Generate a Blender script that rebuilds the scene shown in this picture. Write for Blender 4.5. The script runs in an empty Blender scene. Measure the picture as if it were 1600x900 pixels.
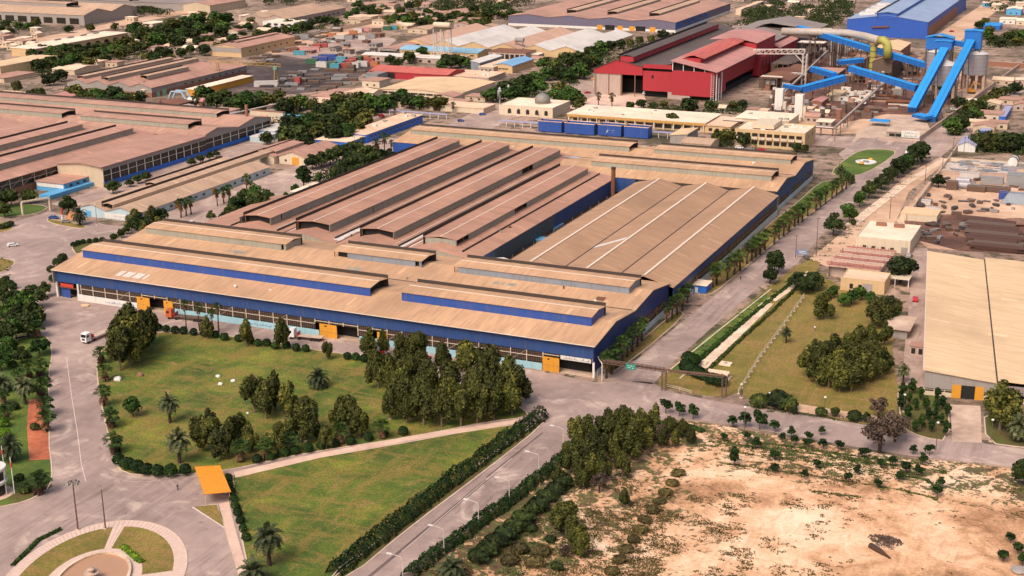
import bpy, bmesh, math, random
from math import sin, cos, pi, radians, sqrt, atan2, floor
from mathutils import Vector, Matrix, noise

SC = bpy.context.scene
COL = SC.collection
RND = random.Random(7)

# ------------------------------------------------------------------ camera, sky, sun, exposure
CAM_H = 150.0
FOC, PITCH, ROLL, YAW = 2170.16, 0.303259, -0.0104184, 0.4310974
_f0 = Vector((-sin(YAW), cos(YAW), 0)); _r0 = Vector((cos(YAW), sin(YAW), 0)); _z = Vector((0, 0, 1))
_F = _f0*cos(PITCH) - _z*sin(PITCH); _U = _f0*sin(PITCH) + _z*cos(PITCH)
CR = _r0*cos(ROLL) + _U*sin(ROLL); CU = _U*cos(ROLL) - _r0*sin(ROLL); CF = _F
cam = bpy.data.cameras.new('camera'); cam_o = bpy.data.objects.new('camera', cam); COL.objects.link(cam_o)
m = Matrix((CR, CU, -CF)).transposed().to_4x4(); m.translation = (0, 0, CAM_H)
cam_o.matrix_world = m
cam.sensor_width = 36.0; cam.lens = FOC/1600*36.0; cam.clip_start = 1.0; cam.clip_end = 20000.0
SC.camera = cam_o

SUN_EL, SUN_AZ = radians(50), radians(190)       # azimuth clockwise from +Y: the light comes from behind the camera's left shoulder
world = bpy.data.worlds.new('World'); SC.world = world; world.use_nodes = True
wn = world.node_tree; bg = wn.nodes['Background']
sky = wn.nodes.new('ShaderNodeTexSky'); sky.sky_type = 'NISHITA'; sky.sun_disc = False
sky.sun_elevation = SUN_EL; sky.sun_rotation = SUN_AZ
sky.air_density = 1.0; sky.dust_density = 7.0; sky.ozone_density = 0.6; sky.altitude = 100
wn.links.new(sky.outputs[0], bg.inputs[0]); bg.inputs[1].default_value = 0.10
sl = bpy.data.lights.new('sun', 'SUN'); sl.energy = 1.45; sl.angle = radians(32); sl.color = (1.0, 0.90, 0.81)
so = bpy.data.objects.new('sun', sl); COL.objects.link(so)
sd = Vector((sin(SUN_AZ)*cos(SUN_EL), cos(SUN_AZ)*cos(SUN_EL), sin(SUN_EL)))
so.rotation_euler = sd.to_track_quat('Z', 'Y').to_euler(); so.location = (0, 0, 400)
SC.view_settings.view_transform = 'Standard'; SC.view_settings.look = 'None'
SC.view_settings.exposure = 0.66; SC.view_settings.gamma = 1.0
SC.cycles.max_bounces = 5; SC.cycles.diffuse_bounces = 3; SC.cycles.transparent_max_bounces = 4

# ------------------------------------------------------------------ geometry helpers
def G(px, py, z=0.0):
    """World point at height z that the photograph shows at pixel (px, py) of its 1600 x 900."""
    d = CF*FOC + CR*(px-800) - CU*(py-450)
    t = (z-CAM_H)/d.z
    return Vector((d.x*t, d.y*t, z))
def GL(pts, z=0.0): return [G(x, y, z) for x, y in pts]
def ON_X(px, py, X):
    d = CF*FOC + CR*(px-800) - CU*(py-450); t = X/d.x
    return Vector((X, d.y*t, CAM_H+d.z*t))
def ON_Y(px, py, Y):
    d = CF*FOC + CR*(px-800) - CU*(py-450); t = Y/d.y
    return Vector((d.x*t, Y, CAM_H+d.z*t))

class MB:
    """Collects faces in world coordinates; build() links them as ONE mesh object, relative to the root it belongs to."""
    def __init__(s): s.v = []; s.f = []; s.m = []; s.mats = []
    def mi(s, mat):
        if mat is None: return 0
        if mat not in s.mats: s.mats.append(mat)
        return s.mats.index(mat)
    def face(s, pts, mat=None):
        i = len(s.v); s.v += [tuple(p) for p in pts]; s.f.append(tuple(range(i, i+len(pts)))); s.m.append(s.mi(mat))
    def hexa(s, b, t, mat=None):
        """b, t: four bottom and four top corners, counter-clockwise from above."""
        i = len(s.v); s.v += [tuple(p) for p in b] + [tuple(p) for p in t]; k = s.mi(mat)
        for q in ((3,2,1,0),(4,5,6,7),(0,1,5,4),(1,2,6,5),(2,3,7,6),(3,0,4,7)):
            s.f.append(tuple(i+a for a in q)); s.m.append(k)
    def box(s, x0, x1, y0, y1, z0, z1, mat=None):
        x0, x1 = min(x0, x1), max(x0, x1); y0, y1 = min(y0, y1), max(y0, y1)
        s.hexa([(x0,y0,z0),(x1,y0,z0),(x1,y1,z0),(x0,y1,z0)], [(x0,y0,z1),(x1,y0,z1),(x1,y1,z1),(x0,y1,z1)], mat)
    def prism(s, pts, z0, z1, mat=None, side=None):
        n = len(pts); a = sum(pts[i][0]*pts[(i+1)%n][1]-pts[(i+1)%n][0]*pts[i][1] for i in range(n))
        if a < 0: pts = pts[::-1]
        i = len(s.v); s.v += [(p[0],p[1],z0) for p in pts] + [(p[0],p[1],z1) for p in pts]; k = s.mi(mat); k2 = s.mi(side or mat)
        s.f.append(tuple(range(i+n, i+2*n))); s.m.append(k)
        s.f.append(tuple(range(i+n-1, i-1, -1))); s.m.append(k)
        for j in range(n):
            q = (j+1) % n; s.f.append((i+j, i+q, i+n+q, i+n+j)); s.m.append(k2)
    def extrude(s, prof, axis, a0, a1, mat=None, closed=True):
        """prof: (t, z) points of a closed outline across the axis; swept along the axis ('x' or 'y') from a0 to a1."""
        n = len(prof); i = len(s.v); k = s.mi(mat)
        P = (lambda t, z, a: (a, t, z)) if axis == 'x' else (lambda t, z, a: (t, a, z))
        for a in (a0, a1): s.v += [P(t, z, a) for t, z in prof]
        for j in range(n):
            q = (j+1) % n; s.f.append((i+j, i+q, i+n+q, i+n+j)); s.m.append(k)
        s.f.append(tuple(range(i, i+n))); s.m.append(k); s.f.append(tuple(range(i+2*n-1, i+n-1, -1))); s.m.append(k)
    def tube(s, pts, rads, n=8, mat=None, cap=True):
        pts = [Vector(p) for p in pts]
        if not isinstance(rads, (list, tuple)): rads = [rads]*len(pts)
        k = s.mi(mat); i = len(s.v)
        for j, p in enumerate(pts):
            d = (pts[min(j+1, len(pts)-1)] - pts[max(j-1, 0)])
            d = d.normalized() if d.length > 1e-6 else Vector((0,0,1))
            a = Vector((1,0,0)) if abs(d.z) > .8 else Vector((0,0,1))
            u = d.cross(a).normalized(); w = d.cross(u)
            for q in range(n):
                an = 2*pi*q/n; s.v.append(tuple(p + (u*cos(an)+w*sin(an))*rads[j]))
        for j in range(len(pts)-1):
            for q in range(n):
                r = (q+1) % n; s.f.append((i+j*n+q, i+j*n+r, i+(j+1)*n+r, i+(j+1)*n+q)); s.m.append(k)
        if cap:
            s.f.append(tuple(i+q for q in range(n-1, -1, -1))); s.m.append(k)
            e = i+(len(pts)-1)*n; s.f.append(tuple(e+q for q in range(n))); s.m.append(k)
    def bar(s, a, b, w, h=None, mat=None):
        """Rectangular bar from a to b, w wide and h high."""
        a = Vector(a); b = Vector(b); h = h or w; d = (b-a).normalized()
        up = Vector((0,0,1)) if abs(d.z) < .95 else Vector((0,1,0))
        u = d.cross(up).normalized()*w/2; v = u.cross(d).normalized()*h/2
        i = len(s.v); k = s.mi(mat)
        for p in (a, b): s.v += [tuple(p-u-v), tuple(p+u-v), tuple(p+u+v), tuple(p-u+v)]
        for q in ((0,1,2,3),(7,6,5,4),(0,4,5,1),(1,5,6,2),(2,6,7,3),(3,7,4,0)): s.f.append(tuple(i+t for t in q)); s.m.append(k)
    def lathe(s, prof, c=(0,0,0), n=24, mat=None):
        c = Vector(c); i = len(s.v); k = s.mi(mat)
        for r, z in prof:
            for q in range(n): s.v.append((c.x+r*cos(2*pi*q/n), c.y+r*sin(2*pi*q/n), c.z+z))
        for j in range(len(prof)-1):
            for q in range(n):
                r = (q+1) % n; s.f.append((i+j*n+q, i+j*n+r, i+(j+1)*n+r, i+(j+1)*n+q)); s.m.append(k)
    def build(s, name, mat=None, parent=None, smooth=False):
        off = OFF.get(parent.name, Vector((0,0,0))) if parent is not None else Vector((0,0,0))
        me = bpy.data.meshes.new(name)
        me.from_pydata([(v[0]-off.x, v[1]-off.y, v[2]-off.z) for v in s.v], [], s.f)
        mats = s.mats if s.mats else [mat]
        for mm in mats: me.materials.append(mm)
        if len(mats) > 1: me.polygons.foreach_set('material_index', s.m)
        if smooth: me.polygons.foreach_set('use_smooth', [True]*len(s.f))
        me.update()
        o = bpy.data.objects.new(name, me); COL.objects.link(o)
        if parent is not None: o.parent = parent; OFF[o.name] = off
        return o
OFF = {}
def tag(o, label, cat, group=None, kind=None):
    if label: o['label'] = label
    if cat: o['category'] = cat
    if group: o['group'] = group
    if kind: o['kind'] = kind
    return o
def thing(name, label, cat, loc=(0,0,0), rz=0.0, group=None):
    o = bpy.data.objects.new(name, None); COL.objects.link(o); o.empty_display_size = 0.5
    o.location = loc; o.rotation_euler = (0, 0, rz)
    OFF[o.name] = Vector((0,0,0)) if rz else Vector(loc)
    return tag(o, label, cat, group)
def copy_tree(src, loc, rz=0.0, scale=1.0, label=None, group=None):
    r = src.copy(); COL.objects.link(r); r.location = loc; r.rotation_euler = (0, 0, rz)
    r.scale = scale if isinstance(scale, (tuple, list)) else (scale,)*3
    if label: r['label'] = label
    if group: r['group'] = group
    elif 'group' in r: del r['group']
    for ch in KIDS.get(src.name, ()):
        c = ch.copy(); COL.objects.link(c); c.parent = r
        for g in KIDS.get(ch.name, ()):
            d = g.copy(); COL.objects.link(d); d.parent = c
    return r
KIDS = {}
def kids(o):
    KIDS[o.name] = list(o.children)
    for c in o.children: KIDS[c.name] = list(c.children)
def structure(name, mb, mat): 
    o = mb.build(name, mat); o['kind'] = 'structure'; return o
def scatter(poly, n, seed, mind=0):
    r = random.Random(seed); out = []; xs = [p[0] for p in poly]; ys = [p[1] for p in poly]; tries = 0
    while len(out) < n and tries < n*60:
        tries += 1; x, y = r.uniform(min(xs), max(xs)), r.uniform(min(ys), max(ys)); ins = False; j = len(poly)-1
        for i in range(len(poly)):
            if (poly[i][1] > y) != (poly[j][1] > y) and x < (poly[j][0]-poly[i][0])*(y-poly[i][1])/(poly[j][1]-poly[i][1])+poly[i][0]: ins = not ins
            j = i
        if ins and all((x-a)**2+((y-b)*1.8)**2 > mind**2 for a, b in out): out.append((x, y))
    return out
def rdir(r):
    while True:
        v = Vector((r.uniform(-1,1), r.uniform(-1,1), r.uniform(-1,1)))
        if .05 < v.length < 1: return v.normalized()
ORD = 'first second third fourth fifth sixth seventh eighth ninth tenth eleventh twelfth thirteenth fourteenth fifteenth sixteenth seventeenth eighteenth nineteenth twentieth'.split()
ORD += ['twenty-'+x for x in ORD[:9]] + ['thirtieth'] + ['thirty-'+x for x in ORD[:9]] + ['fortieth'] + ['forty-'+x for x in ORD[:9]] + ['fiftieth']

# ------------------------------------------------------------------ materials (linear base colours)
MATS = {}
def lin(c):   # sRGB 0..255 -> linear
    return tuple(((x/255)/12.92 if x/255 <= .04045 else ((x/255+.055)/1.055)**2.4) for x in c)
def newmat(name):
    mt = bpy.data.materials.new(name); mt.use_nodes = True; MATS[name] = mt
    nt = mt.node_tree; return mt, nt, nt.nodes['Principled BSDF']
class N:
    """Small node-building helper."""
    def __init__(s, nt): s.nt = nt
    def a(s, t, **kw):
        n = s.nt.nodes.new(t)
        for k, v in kw.items():
            if isinstance(k, str) and hasattr(n, k): setattr(n, k, v)
        return n
    def L(s, x, y): s.nt.links.new(x, y)
    def pos(s):
        g = s.a('ShaderNodeNewGeometry'); return g.outputs['Position']
    def mapped(s, vec, scale=(1,1,1), rot=(0,0,0)):
        mp = s.a('ShaderNodeMapping'); mp.inputs['Scale'].default_value = scale; mp.inputs['Rotation'].default_value = rot
        s.L(vec, mp.inputs['Vector']); return mp.outputs[0]
    def noise(s, vec, scale, detail=4, rough=.55, dist=0.0):
        n = s.a('ShaderNodeTexNoise'); n.inputs['Scale'].default_value = scale; n.inputs['Detail'].default_value = detail
        n.inputs['Roughness'].default_value = rough; n.inputs['Distortion'].default_value = dist; s.L(vec, n.inputs['Vector']); return n.outputs[0]
    def ramp(s, fac, stops, interp='LINEAR'):
        r = s.a('ShaderNodeValToRGB'); r.color_ramp.interpolation = interp; e = r.color_ramp.elements
        while len(e) > 1: e.remove(e[-1])
        for i, (p, c) in enumerate(stops):
            el = e[0] if i == 0 else e.new(p)
            el.position = p; el.color = (*c, 1) if len(c) == 3 else c
        s.L(fac, r.inputs[0]); return r.outputs[0]
    def mix(s, fac, a, b, mode='MIX'):
        x = s.a('ShaderNodeMix', data_type='RGBA', blend_type=mode)
        for sock, v in ((x.inputs[0], fac), (x.inputs[6], a), (x.inputs[7], b)):
            if hasattr(v, 'node'): s.L(v, sock)
            elif isinstance(v, (int, float)): sock.default_value = v
            else: sock.default_value = (*v, 1)
        return x.outputs[2]
    def math(s, op, a, b=0.0):
        x = s.a('ShaderNodeMath', operation=op)
        for sock, v in ((x.inputs[0], a), (x.inputs[1], b)):
            if hasattr(v, 'node'): s.L(v, sock)
            else: sock.default_value = v
        return x.outputs[0]
    def bump(s, h, bsdf, strength=.3, dist=.1):
        b = s.a('ShaderNodeBump'); b.inputs['Strength'].default_value = strength; b.inputs['Distance'].default_value = dist
        s.L(h, b.inputs['Height']); s.L(b.outputs[0], bsdf.inputs['Normal'])

def paint(name, col, rough=.6, var=.16, scale=.6, streak=True, metal=0.0, dirt=(.12,.08,.055), dirt_amt=.3):
    """Weathered paint or sheet metal: blotchy tone, vertical run-off streaks and dust."""
    if name in MATS: return MATS[name]
    mt, nt, b = newmat(name); n = N(nt); p = n.pos()
    f = n.noise(p, scale, 5, .6)
    c = n.mix(f, tuple(x*(1-var) for x in col), tuple(min(x*(1+var), .95) for x in col))
    if dirt_amt:
        s_ = n.noise(n.mapped(p, (1.1, 1.1, .12)), 1.0, 5, .65)
        k = n.ramp(s_, [(.48, (0,0,0)), (.78, (dirt_amt,)*3)])
        c = n.mix(k, c, dirt)
    n.L(c, b.inputs['Base Color']); b.inputs['Roughness'].default_value = rough; b.inputs['Metallic'].default_value = metal
    return mt
def roofing(name, col, axis='y', var=.14, stain=(.16,.085,.05), stain_amt=.45, pale=None, rough=.75, pitch=1.1):
    """Dusty profiled sheeting: sheets a metre wide of slightly different tone, run-off streaks down the slope, patches of dust and rust."""
    if name in MATS: return MATS[name]
    mt, nt, b = newmat(name); n = N(nt); p = n.pos()
    st = (.06, .9, .3) if axis == 'y' else (.9, .06, .3)      # streaks run down the slope (across the ridge)
    big = n.noise(p, .035, 5, .6); fine = n.noise(n.mapped(p, st), 1.3, 5, .65)
    sx = n.a('ShaderNodeSeparateXYZ'); n.L(p, sx.inputs[0])
    al = sx.outputs[1] if axis == 'y' else sx.outputs[0]; ac = sx.outputs[0] if axis == 'y' else sx.outputs[1]
    cell = n.math('FLOOR', n.math('DIVIDE', al, pitch)); cel2 = n.math('FLOOR', n.math('DIVIDE', ac, 6.0))
    cb = n.a('ShaderNodeCombineXYZ'); n.L(cell, cb.inputs[0]); n.L(cel2, cb.inputs[1])
    wn_ = n.a('ShaderNodeTexWhiteNoise', noise_dimensions='2D'); n.L(cb.outputs[0], wn_.inputs[0])
    c = n.mix(n.ramp(big, [(.3, (0,0,0)), (.7, (1,1,1))]), tuple(x*(1-var) for x in col), tuple(x*(1+var) for x in col))
    c = n.mix(n.ramp(fine, [(.40, (0,0,0)), (.72, (.8,.8,.8))]), c, tuple(x*.66 for x in col))
    c = n.mix(n.math('MULTIPLY', wn_.outputs[0], .22), c, tuple(x*.55 for x in col))
    rare = n.math('GREATER_THAN', wn_.outputs[0], .988)
    c = n.mix(n.math('MULTIPLY', rare, .45), c, pale or tuple(min(1, x*1.5) for x in col))
    rust = n.noise(n.mapped(p, (.35,1,1) if axis == 'y' else (1,.35,1)), .16, 7, .68, .5)
    c = n.mix(n.ramp(rust, [(.50, (0,0,0)), (.70, (stain_amt,)*3)]), c, stain)
    grime = n.noise(p, .022, 4, .6, .8); c = n.mix(n.ramp(grime, [(.50, (0,0,0)), (.66, (.38,)*3)]), c, tuple(x*.5 for x in col))
    n.L(c, b.inputs['Base Color']); b.inputs['Roughness'].default_value = rough
    saw = n.math('PINGPONG', n.math('DIVIDE', al, pitch*.5), .5)
    n.bump(saw, b, .25, .12)
    return mt
def plain(name, col, rough=.7, metal=0.0, var=.12, scale=1.5):
    if name in MATS: return MATS[name]
    return paint(name, col, rough, var, scale, False, metal, dirt_amt=0)
def ground_mat(name, stops, scales=(.02, .12, .9), speck=None, rough=.95, bump=.0, mixw=(.55,.3,.25)):
    """Ground: three octave groups of noise added up and run through a colour ramp."""
    if name in MATS: return MATS[name]
    mt, nt, b = newmat(name); n = N(nt); p = n.pos()
    a = n.noise(p, scales[0], 4, .55, .3); c_ = n.noise(p, scales[1], 5, .6, .4); d = n.noise(p, scales[2], 4, .65)
    s = n.math('ADD', n.math('ADD', n.math('MULTIPLY', a, mixw[0]), n.math('MULTIPLY', c_, mixw[1])), n.math('MULTIPLY', d, mixw[2]))
    t = sum(mixw)/2; k = sum(x*x for x in mixw)**.5*.135
    s = n.math('ADD', n.math('DIVIDE', n.math('SUBTRACT', s, t), 4*k), .5)
    c = n.ramp(s, stops)
    if speck:
        col, scale, th = speck
        q = n.noise(p, scale, 3, .6)
        c = n.mix(n.ramp(q, [(th, (0,0,0)), (th+.06, (.8,.8,.8))]), c, col)
    n.L(c, b.inputs['Base Color']); b.inputs['Roughness'].default_value = rough
    if bump: n.bump(d, b, .5, bump)
    return mt
def leafmat(name, dark, light, hi=None, trans=.25):
    """Foliage: every leaf clump its own tone, plus a tone per tree."""
    if name in MATS: return MATS[name]
    mt, nt, b = newmat(name); n = N(nt)
    g = n.a('ShaderNodeNewGeometry'); oi = n.a('ShaderNodeObjectInfo'); tc = n.a('ShaderNodeTexCoord')
    cl = n.noise(tc.outputs['Object'], .55, 3, .6)
    f = n.math('ADD', n.math('MULTIPLY', g.outputs['Random Per Island'], .42), n.math('MULTIPLY', n.math('SUBTRACT', cl, .22), 1.35))
    f = n.math('ADD', f, n.math('MULTIPLY', n.math('SUBTRACT', oi.outputs['Random'], .5), .42))
    c = n.ramp(f, [(.2, dark), (.85, light), (1.0, hi or tuple(x*1.25 for x in light))])
    n.L(c, b.inputs['Base Color']); b.inputs['Roughness'].default_value = .75
    b.inputs['Specular IOR Level'].default_value = .15
    return mt
# ------------------------------------------------------------------ setting: ground, roads, lawns, pavements
M_earth = ground_mat('earth', [(.0, lin((58,54,34))), (.25, lin((88,76,56))), (.45, lin((132,108,92))), (.68, lin((162,134,116))), (1., lin((194,162,138)))], (.02, .09, .6), speck=(lin((58,58,32)), .16, .53))
def asphalt(name, stops):
    """Worn asphalt: dusty tone, tyre-dark streaks in two directions, oil blotches, patches and cracks."""
    mt = ground_mat(name, stops, (.035, .22, 2.2), rough=.9, mixw=(.6,.35,.12)); nt = mt.node_tree; n = N(nt); b = nt.nodes['Principled BSDF']; p = n.pos()
    c = b.inputs['Base Color'].links[0].from_socket; dk = lin((104,86,84)); lt = lin((214,190,172))
    for rot, sc in ((0, (.9, .05, 1)), (radians(52), (.8, .045, 1))):
        s = n.noise(n.mapped(p, sc, (0, 0, rot)), .8, 5, .6, .5); g = n.noise(p, .03, 3, .5)
        k = n.math('MULTIPLY', n.ramp(s, [(.50, (0,0,0)), (.72, (.55,)*3)]), n.ramp(g, [(.42, (0,0,0)), (.6, (1,1,1))])); c = n.mix(k, c, dk)
    c = n.mix(n.ramp(n.noise(p, .32, 4, .6), [(.62, (0,0,0)), (.70, (.55,)*3)]), c, dk)
    c = n.mix(n.ramp(n.noise(p, .075, 5, .65, 1.2), [(.54, (0,0,0)), (.68, (.5,)*3)]), c, lt)
    v = n.a('ShaderNodeTexVoronoi', feature='DISTANCE_TO_EDGE'); v.inputs['Scale'].default_value = .22; wp = n.a('ShaderNodeVectorMath', operation='ADD'); n.L(n.mapped(p, (1, 1, 0)), wp.inputs[0]); nz = n.a('ShaderNodeTexNoise'); nz.inputs['Scale'].default_value = .5; nz.inputs['Detail'].default_value = 4; n.L(p, nz.inputs['Vector']); sc_ = n.a('ShaderNodeVectorMath', operation='SCALE'); sc_.inputs['Scale'].default_value = 2.6; n.L(nz.outputs['Color'], sc_.inputs[0]); n.L(sc_.outputs[0], wp.inputs[1]); n.L(wp.outputs[0], v.inputs['Vector'])
    c = n.mix(n.math('MULTIPLY', n.ramp(v.outputs[0], [(.004, (.4,)*3), (.012, (0,0,0))]), n.ramp(n.noise(p, .05, 3, .5), [(.5, (0,0,0)), (.62, (1,1,1))])), c, lin((96,80,78)))
    n.L(c, b.inputs['Base Color']); return mt
M_asphalt = asphalt('asphalt', [(.0, lin((126,107,99))), (.35, lin((148,126,117))), (.65, lin((164,140,130))), (1., lin((184,158,146)))])
M_asphalt_old = asphalt('old_asphalt', [(.0, lin((132,108,98))), (.4, lin((160,134,122))), (.7, lin((178,152,138))), (1., lin((196,170,152)))])
M_dirtroad = ground_mat('packed_dirt', [(.0, lin((150,115,92))), (.4, lin((188,150,122))), (.7, lin((206,170,142))), (1., lin((222,192,164)))], (.03, .2, 1.6))
def turf(name, grass, dry, soil, d0=.50, s0=.60, seed=0.0):
    """Unwatered lawn: greens in patches, straw-dry swathes in two directions, bare soil, fine blades."""
    mt, nt, b = newmat(name); n = N(nt); p = n.mapped(n.pos(), (1,1,1)); p = n.nt.nodes[-1].outputs[0] if False else p
    q = n.a('ShaderNodeVectorMath', operation='ADD'); n.L(p, q.inputs[0]); q.inputs[1].default_value = (seed, seed*1.7, 0); p = q.outputs[0]
    c = n.ramp(n.noise(p, .07, 5, .62, .6), [(.32, lin(grass[0])), (.46, lin(grass[1])), (.55, lin(grass[2])), (.64, lin(grass[3]))])
    for rot, sc in ((radians(35), (.22, .05, 1)), (radians(-30), (.06, .26, 1))):
        s = n.noise(n.mapped(p, sc, (0,0,rot)), 1.0, 6, .68, .7); c = n.mix(n.ramp(s, [(d0, (0,0,0)), (d0+.12, (.72,)*3)]), c, lin(dry))
    c = n.mix(n.ramp(n.noise(p, .10, 6, .7, 1.0), [(s0, (0,0,0)), (s0+.10, (.8,)*3)]), c, lin(soil))
    f = n.noise(p, 1.6, 5, .75); c = n.mix(n.ramp(f, [(.36, (.75,)*3), (.56, (0,0,0))]), c, lin(tuple(x*.72 for x in grass[1])))
    c = n.mix(n.ramp(n.noise(p, 3.2, 3, .7), [(.56, (0,0,0)), (.7, (.45,)*3)]), c, lin(tuple(min(255, x*1.25) for x in dry)))
    n.L(c, b.inputs['Base Color']); b.inputs['Roughness'].default_value = .95; n.bump(f, b, .6, .15); return mt
M_lawn = turf('lawn_grass', ((50,72,16),(72,94,20),(96,110,26),(132,130,42)), (138,112,52), (160,120,78), .49, .58)
M_green = turf('green_grass', ((60,84,24),(74,98,26),(86,108,28),(110,120,38)), (112,108,46), (126,104,60), .56, .64, 40.)
M_drygrass = turf('dry_grass', ((104,96,36),(114,104,38),(124,112,42),(142,122,56)), (150,116,66), (164,126,88), .49, .58, 90.)
M_garden = ground_mat('garden_soil', [(.0, lin((62,48,26))), (.4, lin((88,76,34))), (.7, lin((80,88,30))), (1., lin((128,100,60)))], (.08, .4, 2.2), bump=.1)
M_paving = ground_mat('paving', [(.0, lin((186,150,132))), (.5, lin((206,172,152))), (1., lin((222,192,170)))], (.1, .5, 3.0))
M_kerb = ground_mat('kerb_stone', [(.0, lin((176,148,132))), (.5, lin((200,172,154))), (1., lin((220,196,178)))], (.1, .6, 3.0))
M_concrete = ground_mat('concrete', [(.0, lin((150,124,108))), (.5, lin((186,158,138))), (1., lin((212,186,164)))], (.1, .5, 2.5))
M_whiteslab = ground_mat('white_slabs', [(.0, lin((150,124,102))), (.3, lin((196,168,142))), (.6, lin((220,192,166))), (1., lin((236,214,190)))], (.1, .6, 2.5))
M_terracotta = ground_mat('red_soil', [(.0, lin((122,62,40))), (.5, lin((176,96,64))), (1., lin((204,128,92)))], (.1, .5, 2.0))
M_blackyard = ground_mat('coal_yard', [(.0, lin((34,28,28))), (.4, lin((64,52,50))), (.7, lin((98,80,74))), (1., lin((150,124,108)))], (.02, .1, .8))
M_brownyard = ground_mat('rusty_yard', [(.0, lin((46,30,26))), (.35, lin((84,54,44))), (.65, lin((122,84,68))), (1., lin((180,140,114)))], (.03, .16, 1.2))
M_markpaint = plain('road_paint', lin((214,192,180)), .8)

def sheet(name, pts, z, mat, px=True):
    mb = MB(); pts = GL(pts) if px else [Vector((x, y, 0)) for x, y in pts]
    mb.face(_ccw([(p.x, p.y, z) for p in pts])); return structure(name, mb, mat)
def _ccw(pts):
    a = sum(pts[i][0]*pts[(i+1)%len(pts)][1]-pts[(i+1)%len(pts)][0]*pts[i][1] for i in range(len(pts)))
    return pts if a > 0 else pts[::-1]
def smooth_loop(pts, k=2):
    for _ in range(k):
        o = []
        for i in range(len(pts)):
            a = pts[i]; b = pts[(i+1) % len(pts)]
            o += [a*.75+b*.25, a*.25+b*.75]
        pts = o
    return pts
def island(name, pts, mat, px=True, h=.13, kerb=.35, rounded=1, kmat=None, kname='kerb'):
    """Raised ground with a kerb stone ring round it."""
    P = GL(pts) if px else [Vector((x, y, 0)) for x, y in pts]
    P = _ccw(P)
    if rounded: P = smooth_loop(P, rounded)
    n = len(P); inn = []
    for i in range(n):
        a, b, c = P[i-1], P[i], P[(i+1) % n]
        t = (c-a).normalized(); inn.append(b + Vector((-t.y, t.x, 0))*kerb)
    mb = MB(); mb.prism(inn, 0, h-.03); structure(name, mb, mat)
    if kerb:
        k = MB()
        for i in range(n):
            j = (i+1) % n
            k.face([(P[i].x,P[i].y,h),(P[j].x,P[j].y,h),(inn[j].x,inn[j].y,h),(inn[i].x,inn[i].y,h)])
            k.face([(P[i].x,P[i].y,0),(P[j].x,P[j].y,0),(P[j].x,P[j].y,h),(P[i].x,P[i].y,h)])
            k.face([(inn[j].x,inn[j].y,0),(inn[i].x,inn[i].y,0),(inn[i].x,inn[i].y,h),(inn[j].x,inn[j].y,h)])
        structure(kname, k, kmat or M_kerb)

mb = MB(); mb.face([(-9000,-3000,0),(9000,-3000,0),(9000,14000,0),(-9000,14000,0)]); structure('ground', mb, M_earth)

# the waste ground: pale sand with weed patches and wheel tracks
def waste_material():
    mt, nt, b = newmat('waste_ground'); n = N(nt); p = n.pos()
    big = n.noise(p, .028, 4, .5, .6); med = n.noise(p, .13, 6, .65, .8); fin = n.noise(p, 1.3, 5, .7)
    s = n.math('ADD', n.math('ADD', n.math('MULTIPLY', big, .5), n.math('MULTIPLY', med, .38)), n.math('MULTIPLY', fin, .22))
    sand = n.ramp(s, [(.41, lin((132,94,66))), (.47, lin((172,128,92))), (.53, lin((210,162,124))), (.59, lin((228,186,150))), (.66, lin((240,208,178)))])
    for rot, sc, col, a0, am in ((radians(-24), (.5, .10, 1), (172,124,86), .54, .5), (radians(35), (.10, .6, 1), (188,134,96), .55, .4)):
        st = n.noise(n.mapped(p, sc, (0, 0, rot)), 1.0, 5, .65, .8); sand = n.mix(n.ramp(st, [(a0, (0,0,0)), (a0+.14, (am,)*3)]), sand, lin(col))
    sand = n.mix(n.ramp(n.noise(p, 2.6, 3, .7), [(.60, (0,0,0)), (.68, (.55,)*3)]), sand, lin((150,106,76)))
    sx = n.a('ShaderNodeSeparateXYZ'); n.L(p, sx.inputs[0])
    def grad(sock, *v):
        mr = n.a('ShaderNodeMapRange'); n.L(sock, mr.inputs[0])
        for i, x in enumerate(v): mr.inputs[1+i].default_value = x
        return mr.outputs[0]
    g = n.math('MAXIMUM', grad(sx.outputs[0], -124., -54., .145, -.05), grad(sx.outputs[1], 298., 330., -.07, .10))
    wv = n.math('ADD', n.math('ADD', n.math('MULTIPLY', n.noise(p, .2, 6, .7, .9), .55), n.math('MULTIPLY', n.noise(p, .75, 5, .72), .45)), g)
    k = n.ramp(wv, [(.575, (0,0,0)), (.61, (.95,)*3)])
    weed = n.ramp(n.noise(p, .42, 5, .7), [(.34, lin((58,42,36))), (.43, lin((86,64,42))), (.50, lin((76,74,34))), (.56, lin((58,80,28))), (.68, lin((134,100,66)))])
    c = n.mix(k, sand, weed)
    n.L(c, b.inputs['Base Color']); b.inputs['Roughness'].default_value = .95
    n.bump(n.noise(p, .7, 6, .72), b, .7, .3)
    return mt
M_waste = waste_material()
sheet('waste_ground', [(905,690),(1040,655),(1100,660),(1200,678),(1300,696),(1420,716),(1500,722),(1600,734),(2400,842),(2400,1100),(1720,1060),(560,1000),(640,905)], .004, M_waste)

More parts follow.
